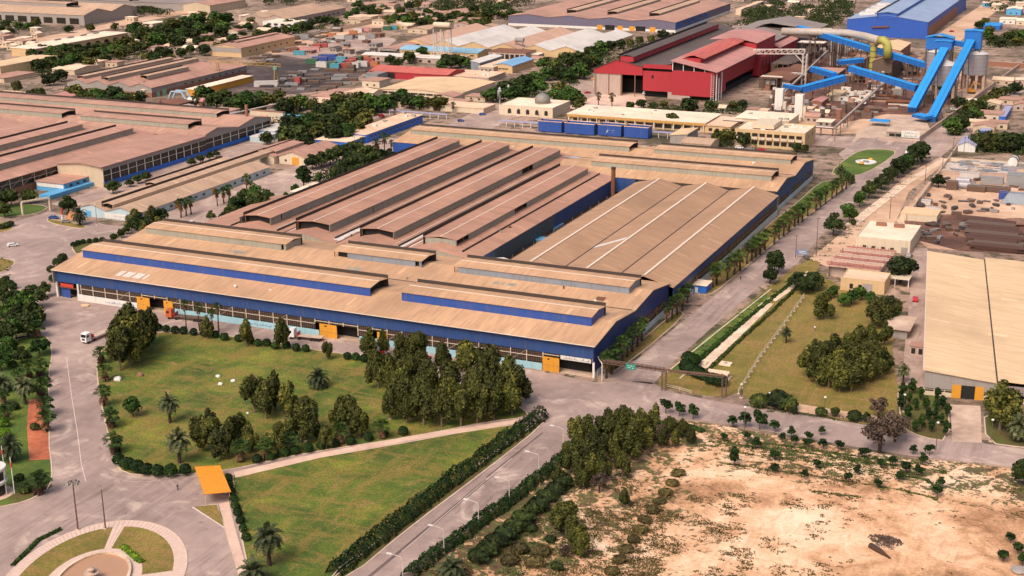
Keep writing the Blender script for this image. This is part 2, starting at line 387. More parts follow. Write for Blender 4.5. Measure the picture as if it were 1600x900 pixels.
# asphalt
sheet('road', [(-120,1000),(-120,640),(-60,480),(-60,440),(60,455),(92,462),(300,486),(500,520),(700,553),(930,597),(1000,596),(1020,598),(1045,622),(1040,655),(905,690),(640,900),(560,1000)], .012, M_asphalt)
sheet('road', [(-80,440),(-80,372),(0,352),(62,335),(75,330),(170,352),(205,354),(240,345),(262,352),(170,380),(85,428),(75,440),(92,462),(60,458)], .016, M_asphalt)
sheet('road', [(-388,360),(-346,360),(-346,664),(-388,664)], .014, M_asphalt_old, px=False)
sheet('road', [(-447,470),(-416,470),(-416,760),(-447,760)], .013, M_asphalt_old, px=False)
sheet('road', [(945,592),(995,562),(1075,495),(1132,450),(1219,375),(1300,312),(1337,285),(1330,262),(1310,240),(1345,215),(1440,215),(1470,222),(1430,252),(1385,280),(1352,300),(1310,340),(1277,375),(1255,400),(1245,412),(1184,450),(1120,505),(1050,567),(1020,600)], .012, M_asphalt)
sheet('road', [(1020,598),(1045,612),(1120,627),(1200,640),(1300,655),(1400,672),(1500,688),(2400,806),(2400,842),(1590,730),(1500,720),(1420,712),(1300,692),(1200,674),(1100,657),(1040,655)], .013, M_asphalt)
sheet('road', [(1485,632),(1532,634),(1534,692),(1488,690)], .016, M_concrete)
# far streets
sheet('road', [(1420,240),(1440,215),(1500,180),(1560,140),(1640,90),(1640,108),(1590,150),(1530,195),(1470,245)], .010, M_asphalt_old)
sheet('road', [(1120,214),(1330,232),(1345,215),(1200,205)], .010, M_asphalt_old)
sheet('road', [(660,215),(700,195),(760,165),(800,140),(900,125),(960,128),(930,165),(880,165),(800,185),(740,215),(700,228)], .010, M_asphalt_old)
sheet('road', [(880,165),(1000,130),(1010,160),(1010,172),(900,172)], .0105, M_paving)
sheet('road', [(400,78),(560,40),(700,8),(720,0),(760,-10),(780,-10),(740,4),(600,42),(520,62),(430,86)], .010, M_dirtroad)
sheet('road', [(0,66),(100,52),(200,30),(300,14),(300,20),(200,38),(100,60),(0,76)], .010, M_dirtroad)
sheet('road', [(1100,62),(1160,34),(1180,36),(1130,64)], .010, M_asphalt_old)
sheet('road', [(1455,60),(1500,30),(1560,-10),(1600,-10),(1560,15),(1520,45),(1490,75)], .010, M_dirtroad)
sheet('yard', [(360,150),(330,130),(420,88),(560,70),(590,80),(580,110),(520,140),(430,150)], .008, M_blackyard)
sheet('yard', [(430,85),(540,62),(600,55),(620,62),(590,85),(500,95)], .009, M_asphalt_old)
sheet('yard', [(1195,175),(1260,110),(1330,95),(1480,100),(1560,130),(1500,175),(1400,206),(1300,210),(1200,200)], .007, M_dirtroad)
sheet('yard', [(1200,172),(1215,100),(1230,60),(1330,62),(1420,80),(1480,110),(1500,160),(1440,180),(1385,178),(1300,196)], .009, M_brownyard)
sheet('yard', [(1340,205),(1395,180),(1445,185),(1455,205),(1420,222),(1375,228),(1330,228)], .011, M_concrete)
sheet('yard', [(1400,345),(1450,285),(1480,252),(2300,300),(2300,450),(1600,398),(1450,388)], .008, M_dirtroad)
sheet('yard', [(1410,335),(1500,335),(1600,345),(2100,380),(2100,440),(1600,398),(1500,392),(1420,372)], .010, M_brownyard)
sheet('path', [(1449,388),(1445,620),(1442,672),(1404,664),(1412,560),(1424,440),(1428,388)], .0115, M_asphalt_old)

# worn centre lines and wheel tracks
def strip(pts, w, z, name, mat, px=True):
    P = GL(pts) if px else [Vector((*p, 0)) for p in pts]; mb = MB()
    for i in range(len(P)-1):
        d = (P[i+1]-P[i]).normalized(); u = Vector((-d.y, d.x, 0))*w/2
        mb.face([(q.x, q.y, z) for q in (P[i]-u, P[i+1]-u, P[i+1]+u, P[i]+u)])
    return structure(name, mb, mat)
strip([(104,560),(112,620),(121,675),(127,725),(134,752)], .16, .022, 'road_marking', M_markpaint)
strip([(800,716),(700,800),(628,862)], .14, .022, 'road_marking', M_markpaint)
strip([(760,750),(560,915)], .9, .020, 'gutter', ground_mat('gutter_concrete', [(0, lin((70,58,56))), (1, lin((120,100,94)))], (.1,.5,3)))
strip([(848,676),(760,746)], .5, .020, 'gutter', MATS['gutter_concrete'])
M_gutter = MATS['gutter_concrete']

# lawns and planted plots
island('lawn', [(236,519),(300,520),(390,528),(480,545),(560,556),(640,578),(760,610),(822,640),(826,652),(760,660),(680,676),(600,690),(480,708),(400,726),(357,735),(300,741),(235,744),(192,740),(178,722),(166,670),(156,625),(150,580),(152,552),(178,535)], M_lawn, rounded=1)
island('lawn', [(362,742),(420,730),(500,715),(620,694),(720,676),(800,664),(838,662),(700,762),(600,838),(520,905),(440,905),(390,905),(372,820)], M_lawn, rounded=0)
island('hedge_bed', [(848,652),(852,662),(760,735),(640,825),(545,905),(505,905),(600,836),(720,745),(838,656)], M_garden, rounded=1)
island('pavement', [(340,788),(358,784),(366,820),(392,910),(376,910),(352,830)], M_paving, rounded=0)
island('path', [(365,738),(500,708),(640,682),(818,654),(824,659),(640,689),(500,716),(368,747)], M_paving, rounded=0, kerb=0, h=.175)
island('lawn', [(300,793),(341,788),(352,826)], M_drygrass, rounded=0, kmat=plain('kerb_white', lin((206,190,184))))
# west garden beside the avenue
island('lawn', [(-60,800),(-60,545),(0,530),(70,520),(84,545),(76,590),(80,650),(77,690),(83,735),(80,760),(58,777),(20,790)], M_green, rounded=1)
sheet('soil_bed', [(45,625),(66,622),(76,690),(78,718),(46,720),(42,670)], .128, M_terracotta)
sheet('flower_bed', [(8,772),(40,762),(76,752),(82,760),(58,775),(20,788)], .129, M_garden)
sheet('path', [(-60,548),(0,530),(30,530),(8,545),(-60,570)], .128, M_paving)
island('lawn', [(-60,470),(0,455),(12,460),(14,452),(22,440),(30,455),(60,470),(70,500),(60,530),(-60,530)], M_garden, rounded=1)
island('lawn', [(-60,400),(0,404),(22,406),(24,414),(0,428),(-60,440)], M_drygrass, rounded=1)
island('lawn', [(-60,436),(0,432),(16,440),(10,452),(-60,462)], M_garden, rounded=1)
island('lawn', [(-30,333),(34,318),(78,322),(64,332),(30,338),(-30,342)], M_green, rounded=1)
island('lawn', [(-30,348),(0,346),(18,352),(22,358),(0,364),(-30,372)], M_drygrass, rounded=1)
island('lawn', [(73,341),(95,345),(136,352),(132,358),(100,354),(74,347)], M_drygrass, rounded=1)
island('lawn', [(110,385),(118,378),(150,372),(170,376),(190,362),(205,362),(160,388),(120,400)], M_garden, rounded=1)
# verge of the main hall's east side and the far side of the road
island('verge', [(946,589),(995,558),(1070,494),(1062,484),(1046,494),(1004,530),(944,575)], M_drygrass, rounded=1, kerb=.3)
island('verge', [(1108,462),(1132,446),(1219,371),(1300,308),(1330,284),(1300,282),(1280,285),(1244,318),(1200,352),(1120,424),(1086,460)], M_drygrass, rounded=1, kerb=.3)
sheet('verge', [(1240,320),(1282,285),(1300,283),(1322,286),(1290,310),(1255,335)], .118, M_green)
island('lawn', [(1298,268),(1318,250),(1345,234),(1382,233),(1403,237),(1385,252),(1355,270),(1330,276),(1306,275)], M_green, rounded=1)
sheet('field', [(1046,604),(1130,515),(1262,420),(1292,430),(1262,446),(1215,505),(1172,565),(1156,616)], .075, M_drygrass)
island('verge', [(1023,600),(1052,570),(1130,507),(1190,458),(1258,404),(1290,412),(1240,455),(1160,560),(1150,615),(1125,622),(1046,608)], M_drygrass, rounded=1, kerb=0, h=.11)
sheet('verge', [(1062,560),(1130,507),(1190,460),(1205,462),(1140,520),(1085,566)], .122, M_green)
sheet('verge', [(1048,578),(1060,566),(1072,573),(1058,583)], .122, M_green)
strip([(1062,592),(1110,550),(1180,490),(1262,424)], .5, .16, 'kerb', M_kerb)
strip([(1042,582),(1062,566),(1130,511),(1205,452)], .5, .16, 'kerb', M_kerb)
# concrete slab culvert
for a, b, w in (((1094,575),(1200,474),4.2), ((1205,470),(1262,430),3.6), ((1330,352),(1410,290),4.6), ((1413,288),(1478,248),4.0)):
    strip([a, b], w, .17, 'path', M_whiteslab)
# east field
island('field', [(1156,616),(1170,560),(1215,500),(1262,440),(1290,432),(1330,460),(1388,470),(1398,520),(1392,560),(1404,600),(1402,660),(1380,668),(1260,646),(1180,630)], M_drygrass, rounded=1, kerb=0)
sheet('soil_bed', [(1180,634),(1190,622),(1300,640),(1400,655),(1404,668),(1300,652)], .125, M_dirtroad)
island('garden', [(1408,668),(1400,600),(1440,605),(1482,622),(1485,690),(1440,684)], M_garden, rounded=1)
island('garden', [(1536,640),(1620,652),(2200,720),(2200,770),(1600,700),(1540,692)], M_garden, rounded=1)
sheet('waste_ground', [(1264,405),(1330,352),(1420,270),(1470,245),(1480,252),(1420,300),(1400,345),(1345,380),(1340,392),(1300,420)], .009, M_dirtroad)

# the roundabout with its fountain plot
RC = Vector((-196.1, 206.4, 0)); RE2 = Vector((.917,.4,0)).normalized(); RE1 = Vector((-RE2.y, RE2.x, 0))
def RP(r, t):                                                        # the island is an oval
    R_ = ((7.6,11.4),(8.3,12.1),(10.6,14.4),(17.3,25.3),(19.6,27.7),(20.0,28.1),(20.4,28.5))
    q = next((i for i in range(len(R_)-2) if r <= R_[i+1][0]), len(R_)-2); (r0, b0), (r1, b1) = R_[q], R_[q+1]
    return RC + RE2*(r*.965*cos(t)) + RE1*((b0+(b1-b0)*(r-r0)/(r1-r0))*sin(t))
def ring(name, r0, r1, z0, z1, mat, a0=0, a1=2*pi, n=72, gap=None):
    mb = MB()
    for i in range(n):
        t0 = a0+(a1-a0)*i/n; t1 = a0+(a1-a0)*(i+1)/n
        c = [(q.x, q.y) for q in (RP(r, t) for r, t in ((r0,t0),(r1,t0),(r1,t1),(r0,t1)))]
        mb.face([(*q, z1) for q in c]); mb.face([(*c[1], z0), (*c[2], z0), (*c[2], z1), (*c[1], z1)]); mb.face([(*c[3], z0), (*c[0], z0), (*c[0], z1), (*c[3], z1)])
    return structure(name, mb, mat)
def pavers():
    mt, nt, b = newmat('ring_pavers'); n = N(nt); p = n.pos()
    mp = n.a('ShaderNodeVectorMath', operation='SUBTRACT'); n.L(p, mp.inputs[0]); mp.inputs[1].default_value = tuple(RC)
    g = n.a('ShaderNodeTexGradient', gradient_type='RADIAL'); n.L(mp.outputs[0], g.inputs[0])
    f = n.math('PINGPONG', n.math('MULTIPLY', g.outputs[1], 150), .5)
    nz = n.noise(p, .8, 4, .6)
    c = n.mix(nz, lin((188,158,144)), lin((222,194,176)))
    c = n.mix(n.ramp(f, [(.04, (.6,)*3), (.12, (0,0,0))]), c, lin((150,120,108)))
    n.L(c, b.inputs['Base Color']); b.inputs['Roughness'].default_value = .9; return mt
M_pavers = pavers()
ring('kerb', 20.0, 20.4, 0, .16, M_kerb)
ring('pavement', 17.3, 20.0, 0, .13, M_pavers)
ring('pavement', 8.3, 10.6, 0, .135, M_pavers)
gaps = [radians(a) for a in (5, 95, 185, 275)]
for i in range(4):
    a0 = gaps[i]+radians(4.5); a1 = gaps[i]+radians(85.5)
    ring('lawn', 10.6, 17.3, 0, .12, M_drygrass, a0, a1, 24)
    ring('pavement', 10.6, 17.3, 0, .132, M_pavers, a1, a0+radians(90), 4)

# old furrows and a scorched strip on the waste ground
M_furrow = turf('furrow_weeds', ((60,58,28),(78,76,32),(96,92,38),(120,104,56)), (128,96,60), (150,112,78), .5, .58, 12.)
def rough_strip(pts, w, z, name, mat, seed):
    P = GL(pts); mb = MB(); r = random.Random(seed); L = []
    for a, b in zip(P, P[1:]):
        n_ = max(2, int((b-a).length/1.2)); L += [a.lerp(b, i/n_) for i in range(n_)]
    L.append(P[-1]); d = (P[-1]-P[0]).normalized(); u = Vector((-d.y, d.x, 0)); k = [w*(.15+.85*abs(noise.noise(Vector((i*.33, seed, 0))))*1.7) for i in range(len(L))]
    for i in range(len(L)-1): mb.face([(q.x, q.y, z) for q in (L[i]-u*k[i], L[i+1]-u*k[i+1], L[i+1]+u*k[i+1], L[i]+u*k[i])])
    structure(name, mb, mat)
for i, (pts, w) in enumerate((([(1140,706),(1300,726),(1440,748),(1472,764)], .5), ([(1120,722),(1260,742),(1400,764),(1466,780)], .5), ([(1110,690),(1250,706),(1400,728),(1480,738)], 1.1), ([(1180,690),(1330,712),(1460,728)], .9), ([(860,770),(760,850),(690,905)], 1.3), ([(1270,768),(1340,776)], 1.0))): rough_strip(pts, w, .009+.002*i, 'furrow', M_furrow, i+1)
# ------------------------------------------------------------------ the main hall
C_TAN = (.50,.335,.225); C_PINK = (.43,.275,.20)
M_roofE = roofing('tan_sheet_roof_cross', (.57,.335,.19), 'x', stain_amt=.28)
M_roofN = roofing('pink_sheet_roof_long', (.49,.255,.17), 'y', stain_amt=.4)
M_roofT = roofing('tan_sheet_roof_long', (.45,.26,.15), 'y', var=.09, stain_amt=.15)
M_blue = paint('blue_cladding', (.020,.058,.19), .55, .18, .25, dirt=(.10,.09,.10), dirt_amt=.6)
M_blue2 = paint('bright_blue_cladding', (.018,.068,.29), .5, .18, .25, dirt=(.13,.11,.10), dirt_amt=.55)
M_navy = paint('navy_cladding', (.02,.04,.16), .55, .15, .3)
M_galv = paint('galvanised_sheet', (.30,.285,.23), .6, .16, .2, dirt=(.1,.08,.06), dirt_amt=.45)
M_galvb = paint('bluish_sheet', (.21,.235,.27), .6, .2, .2, dirt=(.09,.07,.06), dirt_amt=.5)
M_dark = plain('dark_interior', (.012,.010,.009), .9)  # near black: painted shade in openings, also plain black parts
M_glass = plain('dirty_glazing', (.022,.018,.014), .35, var=.5, scale=.8)
M_frame = plain('cream_frame', (.52,.42,.33), .7, var=.25)
M_brownframe = plain('rusty_frame', (.22,.12,.075), .8, var=.3)
M_lblue = paint('light_blue_panel', (.30,.50,.56), .7, .12, .3, dirt_amt=.25)
M_white = paint('white_panel', (.66,.62,.57), .7, .08, .3, dirt_amt=.25)
M_yellow = paint('yellow_door', (.62,.27,.02), .6, .12, .5, dirt_amt=.35)
M_ridge = plain('pale_ridge_cap', (.68,.55,.43), .7, var=.15)
M_skylight = paint('pale_skylight', (.70,.63,.57), .5, .2, .4, dirt_amt=.4)
M_rust = paint('rust', (.17,.062,.03), .9, .3, .5, dirt=(.05,.03,.02), dirt_amt=.5)
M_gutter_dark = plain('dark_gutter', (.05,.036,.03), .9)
M_ink = plain('blue_lettering', (.03,.06,.28), .7)
M_redsign = paint('red_sign', (.5,.05,.03), .6, dirt_amt=.1)

def roof_slab(parent, prof, axis, a0, a1, mat, name='roof', t=.22):
    """Folded roof sheet of thickness t over an open profile of (t, z) points."""
    mb = MB(); outline = list(prof) + [(a, z-t) for a, z in reversed(prof)]
    n = len(prof)
    for i in range(n-1):
        (p, z0), (q, z1) = prof[i], prof[i+1]
        mb.extrude([(p, z0-t), (q, z1-t), (q, z1), (p, z0)], axis, a0, a1)
    return mb.build(name, mat, parent)
def gable_wall(mb, prof, axis, at, zlow, th=.25, mat=None):
    """Wall under an open roof profile, standing across its axis at coordinate at; zlow: bottom height."""
    o = [(p, z-.2) for p, z in prof] + [(prof[-1][0], zlow), (prof[0][0], zlow)]
    mb.extrude(o, axis, at, at+th, mat)
def monitor(parent, axis, c0, c1, a0, a1, zb, ze, zr, wall, roofm, name='monitor', open_ends=(True, True), far_dark=True, gaps=(), rcap=True, wind=.45):
    """Long roof lantern: side sheets, open dark ends, low-pitched roof with a pale ridge cap. c0..c1 across, a0..a1 along."""
    w = MB(); th = .12
    def bx(m_, ca, cb, aa, ab, z0, z1, mt=None):
        if axis == 'x': m_.box(aa, ab, ca, cb, z0, z1, mt)
        else: m_.box(ca, cb, aa, ab, z0, z1, mt)
    near = (c0, c0+th) if axis == 'x' else (c1-th, c1)
    far = (c1-th, c1) if axis == 'x' else (c0, c0+th)
    cuts = sorted(gaps); s0 = a0
    for ga, gb in cuts+[(a1, a1)]:
        bx(w, *near, s0, ga, zb, ze-.1, wall); s0 = gb
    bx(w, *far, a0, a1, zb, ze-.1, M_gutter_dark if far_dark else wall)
    bx(w, c0+.9, c1-.9, a0+1.2, a1-1.2, zb, ze-.3, M_dark)  # near-black filler box stands in for the shade inside the lantern
    k = 0
    while a0+k*6 < a1:                                        # frames seen at the ends and in the gaps
        bx(w, c0+.15, c0+.3, a0+k*6, a0+k*6+.2, zb, ze-.1, M_brownframe); bx(w, c1-.3, c1-.15, a0+k*6, a0+k*6+.2, zb, ze-.1, M_brownframe); k += 1
    if not open_ends[0]: bx(w, c0+th, c1-th, a0, a0+th, zb, ze-.1, wall)
    if not open_ends[1]: bx(w, c0+th, c1-th, a1-th, a1, zb, ze-.1, wall)
    o = w.build(name, wall, parent)
    cm = (c0+c1)/2
    roof_slab(o, [(c0-.35, ze), (cm, zr), (c1+.35, ze)], axis, a0-.3, a1+.3, roofm, name='monitor_roof', t=.14)
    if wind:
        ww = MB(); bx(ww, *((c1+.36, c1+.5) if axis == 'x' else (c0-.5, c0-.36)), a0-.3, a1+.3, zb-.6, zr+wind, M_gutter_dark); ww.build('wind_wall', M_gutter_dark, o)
    if rcap:
        r = MB(); bx(r, cm-.22, cm+.22, a0, a1, zr-.05, zr+.07); r.build('ridge_cap', M_ridge, o)
    return o
def zprof(prof, t):
    for (a, z0), (b, z1) in zip(prof, prof[1:]):
        if a <= t <= b: return z0+(z1-z0)*(t-a)/(b-a)
    return prof[-1][1]
def glazed_bay(parent, plane, at, a0, a1, z0, z1, rows=3, cols=6, out=-1, frame=None, name='window', glass=None, braces=False, sill=True):
    """One bay of factory glazing: dark panes set back behind a frame with thin bars, cream post at its start."""
    mb = MB(); fr = frame or M_frame
    def bx(t0, t1, d0, d1, z_0, z_1, m_):
        if plane == 'y': mb.box(t0, t1, at+out*d0, at+out*d1, z_0, z_1, m_)
        else: mb.box(at+out*d0, at+out*d1, t0, t1, z_0, z_1, m_)
    bx(a0, a1, -.35, -.25, z0, z1, glass or M_glass)
    for i in range(1, cols):
        x = a0+(a1-a0)*i/cols; bx(x-.035, x+.035, -.24, -.18, z0, z1, M_brownframe)
    for i in range(1, rows*2):
        z = z0+(z1-z0)*i/(rows*2); bx(a0+.01, a1-.01, -.25, -.20, z-.025, z+.025, M_brownframe)
    zm = z0+(z1-z0)*.55
    bx(a0, a1, -.2, .02, zm-.09, zm+.09, fr)
    bx(a0-.14, a0+.14, -.2, .06, z0, z1, fr)
    if braces:
        if plane == 'y': mb.bar((a0+.3, at+out*.03, z0+.1), (a1-.3, at+out*.03, z1-.2), .1, .08, fr)
        else: mb.bar((at+out*.03, a0+.3, z0+.1), (at+out*.03, a1-.3, z1-.2), .1, .08, fr)
    return mb.build(name, glass or M_glass, parent)
def panel(parent, plane, at, a0, a1, z0, z1, mat, name='panel', d=.08, out=-1):
    mb = MB()
    if plane == 'y': mb.box(a0, a1, at, at+out*d, z0, z1)
    else: mb.box(at, at+out*d, a0, a1, z0, z1)
    return mb.build(name, mat, parent)
def script_marks(parent, x0, x1, y, z0, z1, seed, mat, plane='y'):
    """Cursive lettering read from right to left: joined strokes, tall letters and dots."""
    r = random.Random(seed); mb = MB(); x = x1; h = z1-z0; b = z0+h*.35
    def st(p, q, w):
        if plane == 'y': mb.bar((p[0], y, p[1]), (q[0], y, q[1]), w, .03)
        else: mb.bar((y, p[0], p[1]), (y, q[0], q[1]), w, .03)
    w = h*.16
    while x > x0+h:
        n = r.randint(2, 5); xe = x
        for _ in range(n):
            s = h*r.uniform(.35, .7); k = r.random()
            st((xe, b), (xe-s, b), w)
            if k < .35: st((xe-s*.5, b), (xe-s*.5, b+h*.6), w)
            elif k < .6: st((xe-s*.3, b), (xe-s*.7, b-h*.32), w)
            elif k < .8: st((xe-s*.2, b+h*.02), (xe-s*.6, b+h*.3), w)
            if r.random() < .55:
                zz = b+h*(.45 if r.random() < .6 else -.25); st((xe-s*.4, zz), (xe-s*.4-w, zz), w)
            xe -= s
        x = xe-h*.38
    return mb.build('lettering', mat, parent)

FAC = thing('factory_hall', 'huge factory hall with saw-edged tan roofs and blue cladding filling the middle', 'factory', (-243, 500, 0))
FX0, FX1, FY0 = -346.3, -140.0, 363.0
PF = [(361.7, 10.45), (379.5, 12.9), (397, 10.95), (414.5, 12.75), (432.6, 9.9)]
roof_slab(FAC, PF, 'x', FX0-.6, FX1+.5, M_roofE)
PB = [(611, 10.0), (630, 12.3), (649.5, 9.9)]; PB2 = [(578, 9.9), (595, 12.2), (611, 10.0)]
roof_slab(FAC, PB, 'x', -347.5, FX1+.5, M_roofE)
roof_slab(FAC, PB2, 'x', -246, FX1+.5, M_roofE)
VL = [-326.5, -299.4, -272.2, -244.8, -213.3]; RG = [-313, -286.6, -259, -231.6]
pl = [(VL[0], 9.7)]
for i in range(4): pl += [(RG[i], 12.5), (VL[i+1], 9.75)]
roof_slab(FAC, pl[:7], 'y', 432.2, 611.2, M_roofN)
roof_slab(FAC, pl[6:], 'y', 432.2, 578.4, M_roofN)
roof_slab(FAC, [(-345.5, 6.6), (-326.7, 9.3)], 'y', 432.8, 500, M_roofN)
P3 = [(-203.3, 8.9), (-191.8, 11.6), (-181.4, 8.95), (-170.3, 11.65), (-160.1, 8.95), (-149, 11.65), (-138.2, 8.7)]
roof_slab(FAC, P3, 'y', 431.8, 575.5, M_roofT)
# ridge caps, valley gutters, pale sheets
rc = MB()
for x, z in ((-191.8, 11.62), (-170.3, 11.67), (-149, 11.67)): rc.box(x-.45, x+.45, 433, 575.2, z, z+.12)
for a, b in ((FX0, FX1+.4),): rc.box(a, b, 361.5, 361.68, 10.3, 10.52)
rc.build('ridge_cap', M_ridge, FAC)
gu = MB()
for x in (-181.4, -160.1): gu.box(x-.3, x+.3, 432, 575, 8.95, 9.03)
gu.box(-346, -140.5, 396.7, 397.3, 10.95, 11.02); gu.box(-246, -140.5, 610.7, 611.3, 10.0, 10.1)
for x in VL[1:4]: gu.box(x-.3, x+.3, 433, 577, 9.75, 9.85)
gu.build('gutter', M_gutter_dark, FAC)
for x0, w_, a0, a1, mt_ in ((-302.4, .5, 438, 606, M_gutter_dark), (-303.6, .35, 440, 575, M_ridge), (-300.6, .4, 470, 600, M_gutter_dark), (-275.4, .5, 437, 606, M_gutter_dark), (-277.2, .35, 450, 600, M_ridge), (-247.6, .5, 437, 575, M_gutter_dark), (-249.4, .35, 437, 570, M_ridge), (-221.0, .4, 437, 576, M_gutter_dark), (-323.2, .5, 437, 606, M_gutter_dark)):
    mb = MB(); zr_ = zprof(pl, x0+w_/2); mb.box(x0, x0+w_, a0, a1, zr_-.1, zr_+(.55 if mt_ is M_gutter_dark else .16)); mb.build('roof_rib', mt_, FAC)
RS = random.Random(5)
for x0, w, a0, a1, zoff in ((VL[1]+1.2, 1.0, 440, 600, 0), (VL[3]+1.0, 1.2, 438, 560, 0), (VL[2]-3.1, 2.6, 436, 566, 0), (VL[3]-2.4, 1.6, 437, 575, 0), (VL[2]+6.2, 1.1, 455, 520, 0), (VL[1]-1.6, .8, 470, 560, 0)):
    mb = MB(); y = a0
    while y < a1:
        l = RS.uniform(3, 12); x1 = x0+w*RS.uniform(.7, 1)
        f = lambda x: zprof(pl, x)+.03
        yy = min(y+l, a1)
        mb.face([(x0, y, f(x0)), (x1, y, f(x1)), (x1, yy, f(x1)), (x0, yy, f(x0))])
        y += l+RS.choice((.05, .05, .4, 2.2))
    mb.build('skylight', M_skylight, FAC)
mb = MB()
for x, y, w, d in ((-252, 604, 9, 8),):
    mb.face([(x, y, zprof(PB2, y)+.06), (x+w, y, zprof(PB2, y)+.06), (x+w, y+d*.8, zprof(PB2, y+d*.8)+.06), (x, y+d*.8, zprof(PB2, y+d*.8)+.06)])
mb.build('skylight', paint('pale_blue_sheet', (.42,.52,.62), .5, .1, .3, dirt_amt=.1), FAC)
for x0, w, y0, y1, pr in ((-212, 9, 391, 394, PF), (-193, 8, 403.5, 406, PF), (-178, 10, 390, 394.6, PF), (-168, 6, 391, 395, PF), (-300, 7, 402, 404.5, PF), (-286, 8, 390, 393.5, PF), (-248, 6, 400, 403, PF), (-155, 4, 401, 404, PF), (-320, 12, 364, 368, PF)):
    mb = MB(); k = 0
    while k < w:
        mb.face([(x0+k, y0, zprof(pr, y0)+.05), (x0+k+.95, y0, zprof(pr, y0)+.05), (x0+k+.95, y1, zprof(pr, y1)+.05), (x0+k, y1, zprof(pr, y1)+.05)]); k += 1.05 if RS.random() < .7 else 2.1
    mb.build('roof_patch', RS.choice((M_skylight, M_galv, M_rust)), FAC)
fx = (-181, -176)
mb = MB()
for q in ((fx[0], 463), ):
    z = lambda x: zprof(P3, x)+.05
    mb.face([(-181, 470, z(-181)), (-181, 466, z(-181)), (-171.5, 474, z(-171.5)), (-171.5, 478, z(-171.5))])
mb.build('roof_patch', M_skylight, FAC)
# monitors
mk = lambda *a, **k: monitor(FAC, *a, **k)
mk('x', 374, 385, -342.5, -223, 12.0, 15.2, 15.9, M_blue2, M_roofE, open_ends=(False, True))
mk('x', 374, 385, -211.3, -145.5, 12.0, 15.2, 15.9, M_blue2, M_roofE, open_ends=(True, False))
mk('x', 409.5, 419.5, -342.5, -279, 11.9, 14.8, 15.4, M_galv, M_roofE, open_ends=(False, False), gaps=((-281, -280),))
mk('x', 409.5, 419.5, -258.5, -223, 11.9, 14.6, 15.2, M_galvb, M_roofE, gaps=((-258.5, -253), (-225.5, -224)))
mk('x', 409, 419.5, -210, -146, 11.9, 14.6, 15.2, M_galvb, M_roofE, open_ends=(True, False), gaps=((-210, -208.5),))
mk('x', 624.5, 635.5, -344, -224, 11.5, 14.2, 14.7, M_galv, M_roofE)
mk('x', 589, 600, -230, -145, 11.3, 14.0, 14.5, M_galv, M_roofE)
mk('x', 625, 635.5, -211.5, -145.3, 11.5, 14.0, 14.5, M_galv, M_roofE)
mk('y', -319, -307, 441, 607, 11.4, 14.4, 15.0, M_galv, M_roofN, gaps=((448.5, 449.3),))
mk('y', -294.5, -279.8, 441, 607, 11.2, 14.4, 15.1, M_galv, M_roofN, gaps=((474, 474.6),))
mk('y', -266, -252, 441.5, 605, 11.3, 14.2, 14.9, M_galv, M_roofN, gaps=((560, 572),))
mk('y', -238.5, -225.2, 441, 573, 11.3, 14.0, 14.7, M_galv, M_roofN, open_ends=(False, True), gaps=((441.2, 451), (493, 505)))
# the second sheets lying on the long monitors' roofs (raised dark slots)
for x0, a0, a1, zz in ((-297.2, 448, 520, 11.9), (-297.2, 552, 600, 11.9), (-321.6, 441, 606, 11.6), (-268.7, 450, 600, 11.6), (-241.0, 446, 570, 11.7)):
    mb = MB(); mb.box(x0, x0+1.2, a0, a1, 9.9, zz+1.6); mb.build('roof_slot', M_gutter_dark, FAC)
# outer walls
w = MB()
w.box(FX0, FX1, FY0, FY0+.25, 5.9, 10.35)
w.build('south_cladding', M_blue, FAC)
w = MB(); gable_wall(w, PF, 'x', FX1-.25, 5.3)
for a, b in ((363, 384), (393, 402), (428, 432.5)): w.box(FX1-.25, FX1-.003, a, b, 2.0, 5.3)
w.box(FX1-.02, FX1+.04, 363.0, 366.0, 4.9, 10.3, M_navy)
w.build('gable_cladding', M_blue, FAC)
w = MB(); gable_wall(w, PF, 'x', FX0, 5.5); w.box(FX0, FX0+.25, 363, 432, 0, 5.5); w.build('west_gable', M_galv, FAC)
w = MB(); gable_wall(w, PB2+PB[1:], 'x', FX1-.25, 5.0)
for a, b in ((578, 584), (600, 606), (628, 634), (646, 649.3)): w.box(FX1-.25, FX1-.004, a, b, 2.2, 5.0)
w.build('gable_cladding', M_blue, FAC)
w = MB(); gable_wall(w, PB, 'x', -347.2, 0); w.box(-347, -140.3, 649, 649.3, 0, 9.7); w.box(-347, -326, 611.2, 611.5, 0, 9.8); w.build('rear_wall', M_blue2, FAC)
w = MB(); w.box(-213.6, -213.35, 432.5, 577.8, 3.6, 9.5, M_blue); w.box(-213.34, -213.28, 447, 506, 4.2, 9.2, paint('faded_green_sheet', (.06,.085,.10), .6, .15, .2, dirt_amt=.3))
w.box(-213.3, -204, 577.75, 578, 3, 9.6, M_blue); w.box(-203, -140, 577.7, 578, 8.2, 9.7, M_gutter_dark)
w.build('yard_cladding', M_blue, FAC)
w = MB(); w.box(-138.8, -138.55, 432.8, 575, 5.6, 8.6, M_blue); w.build('side_cladding', M_blue, FAC)
w = MB(); w.box(-326.6, -326.3, 432, 611, 0, 9.5); w.box(-345.6, -345.3, 432.7, 500, 0, 6.4); w.box(-345.3, -326.6, 499.6, 499.9, 0, 6.4); w.build('west_wall', M_galv, FAC)
w = MB(); gable_wall(w, P3, 'y', 575.1, 0); w.build('cross_wall', M_galv, FAC); w = MB(); gable_wall(w, pl, 'y', 432.3, 9); w.build('gable_wall', M_galv, FAC)
